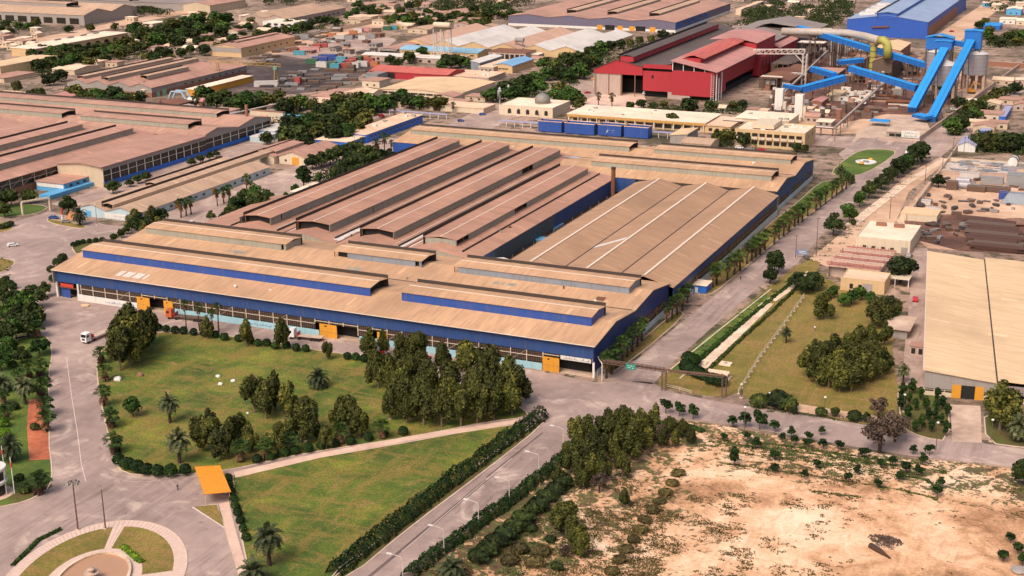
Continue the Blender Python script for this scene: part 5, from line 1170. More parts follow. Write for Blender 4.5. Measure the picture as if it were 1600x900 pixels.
# ducts and stack
P_ = [zt(1222,49,1000), zt(1270,50,1000), zt(1325,52,998), zt(1352,57,985), zt(1374,63,965)]
t = thing('exhaust_duct', 'great pale exhaust duct bridging from the steelworks to a green elbow', 'duct', (P_[0].x, P_[0].y, 0))
m_ = MB(); m_.tube(P_, 2.7, 14); m_.build('duct', M_palepipe, t, smooth=True)
e = P_[-1]; m_ = MB(); m_.tube([e, e+Vector((3.2,-2,.4)), e+Vector((5.6,-3,-1.6)), e+Vector((6.6,-3.4,-4.6)), e+Vector((6.8,-3.5,-11))], 2.85, 14); m_.build('elbow', M_ygreen, t, smooth=True)
for k in (1, 2, 3):
    a = P_[k]; m_ = MB()
    for s in (-2.2, 2.2): m_.bar((a.x+s, a.y, 0), (a.x+s, a.y, a.z-2.4), .5, .5, M_steelbrown)
    for z in range(2, int(a.z)-4, 4): m_.bar((a.x-2.2, a.y, z), (a.x+2.2, a.y, z+3.6), .2, .2, M_steelbrown)
    m_.build('trestle', M_steelbrown, t)
p = G(1362,122); top = zt(1362,69,p.y).z; t = thing('stack', 'thick yellow-green stack with hoops beside the brown filter house', 'stack', (p.x, p.y, 0))
m_ = MB(); m_.tube([(p.x,p.y,2),(p.x,p.y,top)], 2.4, 16); m_.build('shell', M_ygreen, t, smooth=False)
for k in range(6): m_ = MB(); m_.tube([(p.x,p.y,3+k*(top-4)/5),(p.x,p.y,3.4+k*(top-4)/5)], 2.65, 16); m_.build('hoop', M_steelbrown, t)
H('filter_house', 'brown filter house with a tan pitched roof under the green elbow', 'works', (1366,93), (1392,98), (1399,83), 13, rise=2.5, axis='y', wall=M_steelbrown, roof=M_roof_pk)
H('works_building', 'dark red works block with a tan roof behind the filter house', 'works', (1366,76), (1405,80), (1412,66), 8, rise=2, axis='y', wall=M_brick, roof=M_cornroof)
H('works_building', 'low brown works block with a flat tan roof behind the vertical pipe bank', 'works', (1322,98), (1340,100), (1348,86), 6, flat=True, wall=M_brick, roof=M_roof_pk)
H('works_building', 'flat-roofed dark block at the foot of the vertical pipe bank', 'works', (1270,112), (1308,116), (1312,107), 5, flat=True, wall=M_steelbrown, roof=M_roof_pk)
H('works_building', 'low dark brown shed with a rusty roof beside the steelworks side wall', 'shed', (1188,122), (1232,127), (1262,104), 6, rise=1.5, axis='y', wall=M_steelbrown, roof=M_rustroof)
H('works_building', 'dark brown shed with a sooty roof under the pale lattice runway', 'shed', (1206,98), (1236,101), (1262,82), 7, rise=1.5, axis='y', wall=M_steelbrown, roof=M_darkroof)
p = G(1310,105); top = zt(1310,56,p.y).z; t = thing('pipe_bank', 'bank of tall vertical cooling pipes beneath the great duct', 'pipes', (p.x, p.y, 0))
for i in range(8):
    for j in range(2):
        x, y = p.x-6+i*1.7, p.y+j*2.2; m_ = MB(); m_.tube([(x,y,1),(x,y,top)], .5, 8); m_.build('pipe', (M_palesteel, M_steelgrey, M_steelbrown)[(i+j) % 3], t)
m_ = MB(); m_.box(p.x-7, p.x+7, p.y-1, p.y+3.2, top-.3, top+.5); m_.build('header', M_steelbrown, t); m_ = MB(); m_.box(p.x-7, p.x+7, p.y-1, p.y+3.2, top*.45, top*.45+.4); m_.build('platform', M_steelbrown, t)
# open steel frames full of plant between the steelworks and the pipe bank
for i, (px, py, w, d, h, lb) in enumerate(((1222,118,12,14,9,'dark open steel frame beside the red steelworks side wall'),(1250,104,14,12,11,'dark open steel frame between steelworks and pipe bank'),(1236,82,10,10,13,'tall dark open frame under the great duct'),(1345,128,10,8,7,'rusty open frame below the sloping blue conveyor'),(1380,126,9,8,6,'low rusty plant frame beside the sloping conveyor'),(1290,128,10,7,6,'dark plant frame behind the low blue elbow'))):
    p = G(px, py); t = thing('process_frame', lb, 'steel frame', (p.x, p.y, 0)); rr = random.Random(i)
    m_ = MB()
    for z in (h*.33, h*.66, h): m_.box(p.x-w/2, p.x+w/2, p.y-d/2, p.y+d/2, z-.2, z)
    m_.build('deck', M_steelbrown, t)
    for a in range(4):
        for b_ in range(2): x, y = p.x-w/2+.3+a*(w-.6)/3, p.y-d/2+.3+b_*(d-.6); m_ = MB(); m_.box(x-.22, x+.22, y-.22, y+.22, 0, h+.6); m_.build('column', M_steelbrown, t)
    for k in range(7):
        x, y, z = p.x+rr.uniform(-w/2+1.5, w/2-1.5), p.y+rr.uniform(-d/2+1.5, d/2-1.5), rr.choice((0, h*.33, h*.66)); s = rr.uniform(.8, 1.8); m_ = MB()
        if rr.random() < .5: m_.tube([(x,y,z),(x,y,z+s*1.6)], s*.7, 10)
        else: m_.box(x-s, x+s, y-s*.7, y+s*.7, z, z+s*1.4)
        m_.build('vessel', rr.choice((M_steelgrey, M_rust, M_palesteel, M_brick, M_greyw)), t)
def lattice(m_, a, b, h, n, w=.22):
    a, b = Vector(a), Vector(b); up = Vector((0,0,h)); m_.bar(a, b, w, w); m_.bar(a+up, b+up, w, w)
    for i in range(n):
        p, q = a.lerp(b, i/n), a.lerp(b, (i+1)/n); m_.bar(p, p+up, w*.8, w*.8); m_.bar(p, q+up, w*.7, w*.7)
    m_.bar(b, b+up, w, w)
p = G(1255,132); a = zt(1178,84,p.y+6); b_ = zt(1257,84,p.y); t = thing('crane_runway', 'pale lattice runway beam carried from the red steelworks to one tall leg', 'gantry', (p.x, p.y, 0))
for k, s in enumerate((-1.2, 1.2)): m_ = MB(); lattice(m_, a+Vector((0,s,0)), b_+Vector((0,s,0)), 3, 9, .4); m_.build('beam', M_palesteel, t)
m_ = MB()
for s in (-1.3, 1.3): m_.bar((p.x-.9, p.y+s, 0), (p.x-.9, p.y+s, b_.z), .55, .55); m_.bar((p.x+1.4, p.y+s, 0), (p.x+1.4, p.y+s, b_.z), .55, .55)
for z in range(2, int(b_.z), 3): m_.bar((p.x-.9, p.y-1.3, z), (p.x+1.4, p.y-1.3, z+2.4), .25, .25)
m_.bar((p.x-1, p.y, b_.z-6), (p.x-7, p.y, b_.z), .5, .5); m_.build('leg', M_palesteel, t)
# pipe racks
def rack(label, pts, z, n, mat=None, w=2.2, name='pipe_rack'):
    P = [Vector((q.x, q.y, z)) for q in GL(pts)]; t = thing(name, label, 'pipes', (P[0].x, P[0].y, 0)); d = (P[-1]-P[0]).normalized(); u = Vector((-d.y, d.x, 0))
    for k in range(3): m_ = MB(); m_.tube([p+u*(k-1)*w*.38+Vector((0,0,.25*(k % 2))) for p in P], .32+.1*(k == 1), 7); m_.build('pipe', (M_steelbrown, M_palesteel, M_rust)[k] if mat is None else mat, t)
    for i in range(n):
        p = P[0].lerp(P[-1], (i+.5)/n); m_ = MB(); m_.bar(p+u*w/2, (p.x+u.x*w/2, p.y+u.y*w/2, 0), .3, .3); m_.bar(p-u*w/2, (p.x-u.x*w/2, p.y-u.y*w/2, 0), .3, .3); m_.bar(p-u*w*.6-Vector((0,0,.4)), p+u*w*.6-Vector((0,0,.4)), .3, .3); m_.build('support', M_steelbrown, t)
    return t
rack('brown pipe rack running from the offices towards the sloping conveyor', [(1304,214),(1390,134)], 5.5, 9)
rack('pipe rack along the offices street towards the white towers', [(1130,200),(1310,214)], 4.5, 10)
rack('inclined brown pipe run beside the red steelworks', [(1226,158),(1292,92)], 6, 7)
rack('pipe rack across the pipe yard behind the blue sheds', [(330,196),(446,170)], 4, 8)
# small things of the works yard
for i, (x, y) in enumerate(((1318,158),(1328,150),(1337,160),(1342,149),(1350,156),(1357,148),(1331,165),(1346,163),(1360,154),(1322,143))):
    p = G(x, y); t = thing('site_cabin', ORD[i]+' white portable cabin counted from the offices in the works yard', 'cabin', (p.x, p.y, 0), 0, 'white cabins in the works yard')
    m_ = MB(); m_.box(p.x-3, p.x+3, p.y-1.4, p.y+1.4, .2, 2.7); m_.build('wall', M_white, t); m_ = MB(); m_.box(p.x-3.1, p.x+3.1, p.y-1.5, p.y+1.5, 2.71, 2.85); m_.build('roof', M_flatw, t); panel(t, 'y', p.y-1.4, p.x-1.6, p.x-.2, 1.1, 2.1, M_glass, 'window', .04)
H('shed', 'small brown gabled shed beside the white site cabins', 'shed', (1268,158), (1283,160), (1290,152), 3.5, rise=1, axis='y', wall=M_brick, roof=M_pinkroof)
H('shed', 'small straw-roofed shed above the white site cabins', 'shed', (1292,149), (1312,150), (1316,141), 3.2, flat=True, wall=M_cream, roof=M_cornroof)
H('gatehouse', 'grey gatehouse with dark openings beside a white board', 'gatehouse', (1386,205), (1424,209), (1430,202), 3.2, flat=True, wall=M_greyw, roof=M_concrete, wins=[('S',.1,.6,2,.8,2.4,3)])
H('yard_wall', 'low buff wall round the concrete forecourt', 'wall', (1372,215), (1436,221), (1438,219), 1.2, flat=True, wall=M_pinkw, roof=M_concrete, over=.02)
p = G(1422,220); t = thing('notice_board', 'large white notice board on posts at the forecourt corner', 'board', (p.x, p.y, 0))
m_ = MB(); m_.box(p.x-4.8, p.x+4.8, p.y, p.y+.15, 1.6, 5.4); m_.build('panel', M_white, t)
for s in (-4, 0, 4): m_ = MB(); m_.box(p.x+s-.12, p.x+s+.12, p.y+.16, p.y+.4, 0, 5.2); m_.build('post', M_steelgrey, t)
script_marks(t, p.x-4.2, p.x+4.2, p.y-.05, 3.6, 4.9, 31, plain('green_lettering', (.05,.16,.07))); script_marks(t, p.x-3.6, p.x+3.6, p.y-.05, 2.0, 3.2, 32, MATS['green_lettering'])
def wall_line(label, pts, h, mat, w=.4, name='boundary_wall', px=True):
    P = GL(pts); t = thing(name, label, 'wall', (P[0].x, P[0].y, 0)); m_ = MB()
    for a, b_ in zip(P, P[1:]): m_.bar((a.x, a.y, h/2), (b_.x, b_.y, h/2), w, h)
    m_.build('wall_body', mat, t); m_ = MB()
    for a, b_ in zip(P, P[1:]): m_.bar((a.x, a.y, h+.08), (b_.x, b_.y, h+.08), w+.15, .14)
    m_.build('coping', M_concrete, t); return t
wall_line('brown boundary wall running along the street below the silos', [(1436,221),(1470,196),(1600,100)], 2.6, M_pinkw)
wall_line('pale boundary wall of the stacked steel yard', [(1480,252),(1620,262)], 2.0, M_cream)
wall_line('buff boundary wall between culvert track and scrap yard', [(1415,345),(1447,302),(1500,228)], 2.4, M_cream)
wall_line('low brown wall between the scrap yard and the stacked steel', [(1468,272),(1560,277),(1640,282)], 2.0, M_pinkw)
wall_line('long pale wall along the dusty main street', [(430,66),(560,42),(600,32)], 3, M_cream)
wall_line('buff wall with posts along the track below the silos', [(1500,100),(1620,108)], 3.4, M_brick)
# digger
p = G(1518,146); t = thing('excavator', 'orange excavator with a raised boom at the foot of the silo', 'excavator', (p.x, p.y, 0))
M_orange = paint('digger_orange', (.62,.25,.02), .5, dirt_amt=.3)
for s in (-1.3, 1.3): m_ = MB(); m_.box(p.x-2.2, p.x+2.2, p.y+s-.35, p.y+s+.35, 0, .9); m_.build('track', M_dark, t)
m_ = MB(); m_.box(p.x-1.8, p.x+2.0, p.y-1.4, p.y+1.4, 1.0, 2.4); m_.build('body', M_orange, t); m_ = MB(); m_.box(p.x-1.8, p.x-.3, p.y-1.4, p.y-.2, 2.41, 3.5); m_.build('cab', M_orange, t)
m_ = MB(); m_.bar((p.x-1.6,p.y+.3,2), (p.x+.8,p.y+.3,7.2), .6, .7); m_.build('boom', M_orange, t); m_ = MB(); m_.bar((p.x+.8,p.y+.3,7.2), (p.x+5,p.y+.3,6.2), .45, .5); m_.build('stick', M_orange, t); m_ = MB(); m_.hexa([(p.x+4.4,p.y-.4,4.6),(p.x+5.6,p.y-.4,4.9),(p.x+5.6,p.y+1,4.9),(p.x+4.4,p.y+1,4.6)], [(p.x+4.6,p.y-.4,6.2),(p.x+5.4,p.y-.4,6.3),(p.x+5.4,p.y+1,6.3),(p.x+4.6,p.y+1,6.2)]); m_.build('bucket', M_steelbrown, t)

# water tower and tanks
p = G(692,96); top = ON_Y(692,44,p.y).z; t = thing('water_tower', 'tall water tower with a round-ended tank on six slender pale legs', 'water tower', (p.x, p.y, 0))
m_ = MB(); m_.tube([(p.x-7.2,p.y,top+2.2),(p.x-6.4,p.y,top+2.2),(p.x+6.4,p.y,top+2.2),(p.x+7.2,p.y,top+2.2)], [1.4,2.2,2.2,1.4], 16); m_.build('tank', M_cream, t)
m_ = MB(); m_.box(p.x-7.5, p.x+7.5, p.y-2.6, p.y+2.6, top-.5, top-.05); m_.build('deck', M_steelbrown, t)
for sx in (-6.4, 0, 6.4):
    for sy in (-2.2, 2.2): m_ = MB(); m_.tube([(p.x+sx, p.y+sy, 0), (p.x+sx, p.y+sy, top-.5)], .42, 8); m_.build('leg', M_palesteel, t)
m_ = MB()
for z in range(4, int(top)-3, 6):
    for sx in (-6.4, 0): m_.bar((p.x+sx, p.y-2.2, z), (p.x+sx+6.4, p.y-2.2, z+5), .2, .2); m_.bar((p.x+sx+6.4, p.y-2.2, z), (p.x+sx, p.y-2.2, z+5), .2, .2)
m_.build('bracing', M_palesteel, t)
p = G(812,84); t = thing('roof_tank', 'grey tank on splayed legs above the ruined brick works', 'tank', (p.x, p.y, 0)); z0 = ON_Y(812,66,p.y).z
m_ = MB(); m_.tube([(p.x-3.6,p.y,z0+1.8),(p.x+3.6,p.y,z0+1.8)], 1.8, 14); m_.build('tank', M_steelgrey, t)
for sx in (-1, 1):
    for sy in (-1, 1): m_ = MB(); m_.bar((p.x+sx*2.6, p.y+sy, z0), (p.x+sx*3.6, p.y+sy*1.8, 6.02), .35, .35); m_.build('leg', M_steelbrown, t)
for i, (x, y) in enumerate(((781,162),(795,160))):
    p = G(x, y); t = thing('silver_column', ('first' if i == 0 else 'second')+' of two silver dust columns by the street, counted from the tree belt', 'column', (p.x, p.y, 0)); z1 = ON_Y(x, (136,132)[i], p.y).z
    m_ = MB(); m_.lathe([(.5,0),(.5,2.6),(1.5,3.6),(1.5,z1-2.4),(.8,z1-1.6),(1.1,z1-1.2),(.3,z1)], (p.x,p.y,0), 16); m_.build('column_body', M_silo, t)
p = G(388,214); m_t = thing('rusty_post', 'tall rust-brown post standing by blue sheds', 'post', (p.x, p.y, 0)); m_ = MB(); m_.tube([(p.x,p.y,0),(p.x,p.y,ON_Y(388,164,p.y).z)], .9, 10); m_.build('stack', M_brick, m_t)
p = G(251,186); m_t = thing('chimney', 'short rust-brown chimney beside a white hut', 'chimney', (p.x, p.y, 0)); m_ = MB(); m_.tube([(p.x,p.y,0),(p.x,p.y,ON_Y(251,157,p.y).z)], 1.2, 12); m_.build('stack', M_brick, m_t)
p = G(226,162); m_t = thing('pump_tower', 'slender white mushroom-headed tower before the four-ridged warehouse', 'tower', (p.x, p.y, 0)); z1 = ON_Y(226,140,p.y).z
m_ = MB(); m_.lathe([(1.0,0),(.8,z1-2),(2.2,z1-1),(2.2,z1),(0,z1+.3)], (p.x,p.y,0), 16); m_.build('column_body', M_cream, m_t)
H('hut', 'white gabled hut beside the short rusty chimney', 'hut', (268,168), (286,170), (289,164), 5, rise=1, axis='y', wall=M_white, roof=M_pinkw)
H('rusty_shed', 'rusty-roofed shed in front of the short chimney', 'shed', (206,170), (246,174), (262,164), 4.5, rise=1, axis='y', wall=M_steelbrown, roof=M_rustroof)
H('rusty_shed', 'second rusty-roofed shed, behind the short chimney', 'shed', (236,160), (274,164), (296,157), 5, rise=1, axis='y', wall=M_steelbrown, roof=M_rustroof)
H('water_house', 'grey block with a round tank on the roof beside the rolling hall', 'works', (57,155), (76,158), (84,150), 7, flat=True, wall=M_greyw, roof=M_flat)
H('tile_house', 'pinkish tiled house in the grove beside the rolling hall', 'house', (70,150), (104,152), (112,140), 4.5, rise=1.6, axis='y', wall=M_cream, roof=M_pinkroof)
p = G(203,168); t = thing('tank', 'big pinkish horizontal tank at the edge of the dark grove', 'tank', (p.x, p.y, 0)); m_ = MB(); m_.tube([(p.x-7,p.y,2.8),(p.x-6,p.y,2.8),(p.x+6,p.y,2.8),(p.x+7,p.y,2.8)], [1.4,2.6,2.6,1.4], 14); m_.build('tank_body', M_pinkroof, t)
for s in (-4, 4): m_ = MB(); m_.box(p.x+s-.4, p.x+s+.4, p.y-2, p.y+2, 0, 1.2); m_.build('saddle', M_concrete, t)
p = G(382,166); 
for i, x in enumerate((302, 314)):
    p = G(x, 168); t = thing('tank', ('white','reddish')[i]+' horizontal tank on the raised platform by the rusty post', 'tank', (p.x, p.y, 0)); m_ = MB(); m_.tube([(p.x-3.6,p.y,4.6),(p.x-3,p.y,4.6),(p.x+3,p.y,4.6),(p.x+3.6,p.y,4.6)], [.9,1.7,1.7,.9], 12); m_.build('tank_body', (M_white, M_pinkroof)[i], t)
    for s in (-2, 2): m_ = MB(); m_.box(p.x+s-.3, p.x+s+.3, p.y-1.2, p.y+1.2, 0, 3.2); m_.build('leg', M_steelbrown, t)
H('low_shed', 'cream low shed with a tan roof in the pipe yard', 'shed', (318,175), (346,178), (362,169), 4, flat=True, wall=M_cream, roof=M_roof_pk)
# yellow row, pale blue truss, gantry crane in the coal yard
t = H('goods_shed', 'long yellow-walled goods shed with a pale roof beside the coal yard', 'shed', (296,138), (302,142), (366,117), 4, flat=True, wall=M_yellow, roof=M_flatw, over=.4)
p0, p1 = G(262,158), G(303,158); t = thing('roof_truss', 'pale blue trapezoid steel frame standing before the green doors', 'steel frame', (p0.x, p0.y, 0)); m_ = MB(); y = p0.y
for dy in (0, 5):
    z = 6.5; a, b_, c, d = (p0.x, y+dy, .4), (p0.x+(p1.x-p0.x)*.22, y+dy, z), (p0.x+(p1.x-p0.x)*.72, y+dy, z), (p1.x, y+dy, .4)
    m_.bar(a, b_, 1.0, .8); m_.bar(b_, c, 1.0, .8); m_.bar(c, d, 1.0, .8); m_.bar(a, d, .5, .4)
m_.build('chord', paint('pale_blue_steel', (.35,.46,.55), .6), t)
M_dullyel = paint('dull_yellow_steel', (.40,.24,.05), .7, .2, .5, dirt_amt=.6); p0, p1 = G(374,118), G(432,132); t = thing('gantry_crane', 'yellow gantry crane spanning the coal yard', 'crane', (p1.x, p1.y, 0)); z = ON_Y(432,104,p1.y).z
m_ = MB(); lattice(m_, (p0.x-6, p1.y, z), (p1.x+4, p1.y, z), 2.0, 12, .26); m_.build('girder', M_dullyel, t)
for q in ((p1.x, p1.y), (p0.x, p1.y)):
    m_ = MB()
    for s in (-3, 3): m_.bar((q[0], q[1]+s, 0), (q[0], q[1]+s*.3, z), .45, .4)
    for k in range(1, 5): m_.bar((q[0], q[1]-3+k*.5, z*k/5), (q[0], q[1]+3-k*.5, z*k/5), .2, .2)
    m_.build('leg', M_dullyel, t)
m_ = MB(); m_.box(p1.x-1.5, p1.x+1.5, p1.y-1, p1.y+1, z-2.2, z-.1); m_.build('cab', paint('teal_cab', (.08,.28,.22), .6), t)
# ------------------------------------------------------------------ vehicles, lamps, signs, goods, people, fountain
M_tyre = plain('tyre', (.015,.014,.013), .9); M_cabw = paint('cab_white', (.74,.72,.70), .35, .05, .5, dirt_amt=.12); M_cabred = paint('cab_red', (.45,.03,.025), .4, .08, .5, dirt_amt=.15)
M_cabor = paint('cab_orange', (.50,.10,.03), .4, .08, .5, dirt_amt=.2); M_deck = paint('trailer_deck', (.50,.38,.29), .8, .15, .8, dirt_amt=.3); M_winglass = plain('windscreen', (.012,.014,.017), .12)
def lorry(label, front, rear, cabmat, deckmat, group=None, side=0):
    a, b = G(*rear), G(*front); d = b-a; L = d.length; t = thing('flatbed_lorry', label, 'lorry', (0,0,0), 0); mk_ = lambda m_, n, mat: m_.build(n, mat, t)
    m_ = MB(); x = L-2.3
    m_.hexa([(x,-1.2,.75),(L,-1.2,.75),(L,1.2,.75),(x,1.2,.75)], [(x,-1.2,2.2),(L,-1.2,2.2),(L,1.2,2.2),(x,1.2,2.2)]); m_.hexa([(x,-1.2,2.2),(L,-1.2,2.2),(L,1.2,2.2),(x,1.2,2.2)], [(x,-1.15,3.6),(L-.35,-1.1,3.5),(L-.35,1.1,3.5),(x,1.15,3.6)]); c = mk_(m_, 'cab', cabmat)
    m_ = MB(); m_.hexa([(L-.02,-1.05,2.25),(L+.03,-1.05,2.25),(L+.03,1.05,2.25),(L-.02,1.05,2.25)], [(L-.27,-1.0,3.2),(L-.22,-1.0,3.2),(L-.22,1.0,3.2),(L-.27,1.0,3.2)]); m_.build('windscreen', M_winglass, c)
    for s in (-1, 1):
        m_ = MB(); m_.box(x+.9, x+1.9, s*1.21-.02, s*1.21+.02, 2.2, 3.0); m_.build('side_window', M_winglass, c)
        m_ = MB(); m_.box(L+.005, L+.05, s*.85-.22, s*.85+.22, .95, 1.2); m_.build('headlight', M_white, c)
    m_ = MB(); m_.box(L+.004, L+.06, -.6, .6, 1.25, 1.9); m_.build('grille', M_dark, c)
    m_ = MB(); m_.box(.8, x-.3, -.45, .45, .8, 1.15); mk_(m_, 'chassis', M_cabred)
    m_ = MB(); m_.box(0, x-1.1, -1.25, 1.25, 1.2, 1.42); mk_(m_, 'trailer_bed', deckmat); m_ = MB(); m_.box(x-1.2, x-1.1, -1.25, 1.25, 1.43, 2.6); mk_(m_, 'headboard', M_cabred)
    for xx in (1.2, 2.5, 3.8, x-1.6, L-1.2):
        for s in (-1, 1): m_ = MB(); m_.tube([(xx, s*.85, .5), (xx, s*1.2, .5)], .5, 14); mk_(m_, 'wheel', M_tyre)
    t.location = (a.x, a.y, .012); t.rotation_euler = (0, 0, atan2(d.y, d.x)); return t
lorry('white-cabbed flatbed lorry with an empty deck, parked at the lawn corner', (131,538), (186,515), M_cabw, M_deck)
lorry('orange-cabbed lorry with a dark trailer by the first yellow doors', (262,497), (322,503), M_cabor, M_steelbrown)
lorry('lorry trailer unit with a dull bed parked along the blue plinth', (452,528), (505,533), M_cabw, M_deck)
lorry('white lorry half hidden by trees before the hall front', (588,556), (618,575), M_cabw, M_cabred)
def car(label, px, py, rz, mat, name='parked_car', van=False):
    p = G(px, py); t = thing(name, label, 'van' if van else 'car', (0,0,0)); h = 1.9 if van else 1.42
    prof = [(-2.1,.35),(2.1,.35),(2.15,.75),(1.3,.95),(.6,h),(-1.5,h),(-2.1,.95)] if not van else [(-2.3,.4),(2.3,.4),(2.3,1.0),(1.6,1.15),(1.2,h),(-2.3,h)]
    m_ = MB(); m_.extrude([(x, z) for x, z in prof], 'y', 0, 1); m_ = MB(); n = len(prof); i = 0
    m_.v = [(x, -.85, z) for x, z in prof]+[(x, .85, z) for x, z in prof]; m_.f = [tuple(range(n-1, -1, -1)), tuple(range(n, 2*n))]+[(j, (j+1) % n, n+(j+1) % n, n+j) for j in range(n)]; m_.m = [0]*len(m_.f); m_.build('body', mat, t)
    for s in (-1, 1): m_ = MB(); m_.hexa([(-1.6,s*.86-.01,1.0),(1.0,s*.86-.01,1.0),(1.0,s*.86+.01,1.0),(-1.6,s*.86+.01,1.0)], [(-1.4,s*.86-.01,h-.12),(.6,s*.86-.01,h-.12),(.6,s*.86+.01,h-.12),(-1.4,s*.86+.01,h-.12)]); m_.build('side_window', M_winglass, t)
    m_ = MB(); x0, z0, x1, z1 = (1.3,.95,.6,h) if not van else (1.6,1.15,1.2,h); m_.face([(x0+.01,-.75,z0+.05),(x0+.01,.75,z0+.05),(x1+.03,.7,z1-.06),(x1+.03,-.7,z1-.06)]); m_.build('windscreen', M_winglass, t)
    for x in (-1.35, 1.4):
        for s in (-1, 1): m_ = MB(); m_.tube([(x, s*.66, .32), (x, s*.88, .32)], .32, 12); m_.build('wheel', M_tyre, t)
    t.location = (p.x, p.y, .02); t.rotation_euler = (0,0,rz); return t
M_carred = paint('car_red', (.42,.02,.03), .3, .05, .5, dirt_amt=.1); M_carblue = paint('car_blue', (.04,.09,.28), .3, .05, .5, dirt_amt=.1)
car('dark red car among the trees before the hall front', 664, 562, 1.2, M_carred); car('dark blue car on the street by the prayer hall', 754, 180, .4, M_carblue)
car('white van at the far end of the oval lawn street', 1421, 241, .9, M_cabw, 'parked_van', True); car('blue car beside the workshop banner, nearer the junction', 84, 342, .5, M_carblue); car('dark car beside the striped gate post of the workshop', 104, 348, .6, M_steelgrey)
car('red car on the road past the far blue hall', 1487, 50, .8, M_carred)
for i, (x, y) in enumerate(((1484,176),(1490,172),(1496,169))): car(ORD[i]+' dusty car in the short row by the brown street wall', x, y, .6, (M_steelgrey, M_cabw, M_steelgrey)[i])
CT = ['small white car', 'silver-grey car', 'small red car', 'white pickup-like van', 'dark blue car']
for i, (x, y, rz, w_) in enumerate(((1155,232,.1,'in the offices yard'),(1172,234,.1,'in the offices yard, next along'),(1190,236,.1,'in the offices yard, third along'),(410,262,1.4,'by the cream workshops'),(470,268,1.5,'before the yellow workshop door'),(300,350,1.4,'in the workshop lane near the palms'),(905,150,.8,'on the paved square by the canteen palms'),(918,146,.8,'on the paved square, behind the other'),(1010,148,.1,'at the foot of the red cladding'),(720,190,.5,'on the street by the lavender walkway'),(20,385,.9,'crossing the west junction'),(1420,402,1.6,'in the lane beside the carport'),(1430,470,1.7,'in the lane beside the straw-roofed warehouse'),(1520,190,.6,'on the street by the silos'),(560,60,.4,'on the dusty main street'),(520,66,.4,'on the dusty main street, lower down'))): car(CT[i % 5]+' '+w_, x, y, rz, (M_cabw, M_steelgrey, M_carred, M_cabw, M_carblue)[i % 5], 'parked_car', i % 5 == 3)
# containers, parked trucks and wagons in the far yards
CC = {'green': (.03,.11,.05), 'blue': (.03,.06,.26), 'red': (.34,.055,.04), 'turquoise': (.06,.26,.33), 'orange': (.42,.14,.05), 'white': (.52,.47,.43), 'yellow': (.46,.28,.03), 'brown': (.11,.06,.04), 'black': (.035,.03,.032), 'rose': (.55,.24,.22), 'grey': (.25,.24,.24)}
def crate(label, cat, px, py, l, w, h, col, rz=0, name='container', group=None):
    p = G(px, py); t = thing(name, label, cat, (0,0,0), 0, group); m_ = MB(); m_.box(-l/2, l/2, -w/2, w/2, .15, h); m_.build('shell', paint(col+'_container', CC[col], .6, .12, .4, dirt_amt=.3), t)
    for s in (-1, 1): m_ = MB(); m_.box(-l/2-.05, l/2+.05, s*(w/2)-.06, s*(w/2)+.06, h+.01, h+.12); m_.build('top_rail', M_steelgrey, t)
    m_ = MB(); m_.box(-l/2, l/2, -w/2+.2, w/2-.2, 0, .15); m_.build('skid', M_steelbrown, t); t.location = (p.x, p.y, 0); t.rotation_euler = (0,0,rz); return t
for i, (x, y, l, c, rz) in enumerate(((488,100,9,'green',.3),(500,97,12,'blue',.3),(514,93,12,'blue',.3),(518,105,8,'green',.1),(504,105,9,'white',0),(534,97,8,'turquoise',.1),(545,102,9,'red',0),(531,103,7,'turquoise',0),(540,107,8,'red',.2),(552,98,7,'red',0),(560,96,6,'green',.1),(566,104,9,'white',.2),(572,95,6,'orange',.1),(578,99,7,'red',0),(556,106,6,'white',.1),(524,108,7,'turquoise',.2),(586,104,6,'orange',.1),(549,110,6,'brown',.1))):
    crate('%s %s box, %s from the coal yard in the coloured row' % ('long' if l > 8 else 'short', c, ORD[i]), 'container', x, y, l, 4, 4, c, rz, group='coloured boxes behind the red shed')
for i, (x, y, l, c, nm) in enumerate(((468,86,9,'turquoise','sky-blue trailer beside the rose tank'),(484,80,16,'rose','rose-coloured long tank in the lorry park'),(495,75,6,'red','red drum beside the rose tank'),(507,74,5,'red','second red drum beside the rose tank'),(518,58,8,'orange','orange lorry body at the near end of the park'),(530,62,9,'white','white lorry body lying in the park'),(552,54,7,'orange','small orange cab in the lorry park'),(560,50,7,'white','white lorry with dark wheels in the park'),(566,62,6,'white','white pickup parked in the open'),(571,49,8,'rose','rosy trailer at the far end of the park'),(605,47,7,'green','green lorry at the start of the bright row'),(615,46,7,'turquoise','teal lorry in the bright row'),(625,45,7,'yellow','yellow lorry in the bright row'),(634,44,7,'yellow','second yellow lorry in the bright row'),(645,46,8,'brown','brown lorry in the bright row'),(655,46,8,'brown','second brown lorry in the bright row'),(664,45,8,'grey','grey lorry ending the bright row'),(588,50,8,'brown','brown wagon between park and bright row'),(540,72,8,'grey','long grey flat wagon in the lorry park'),(545,62,7,'grey','dark grey lorry in the second line'),(580,60,7,'grey','dark grey lorry near the shed'),(455,62,14,'brown','brown wagon on the wall-side track'),(470,60,14,'grey','grey wagon on the wall-side track'))):
    crate(nm, 'lorry body', x, y, l, 3.5, 3.4, c, .35, 'lorry_body')
for i, (x, y) in enumerate(scatter([(395,92),(440,78),(445,86),(405,104)], 14, 9)+scatter([(440,68),(520,54),(540,60),(450,84)], 10, 10)):
    crate('dark scrap pile in the yard beside the yellow brick warehouse', 'scrap', x, y, RND.uniform(4,9), RND.uniform(3,5), RND.uniform(1,2.2), RND.choice(('brown','grey','brown')), RND.uniform(0,1), 'scrap_heap', 'scrap piles by the yellow brick warehouse')
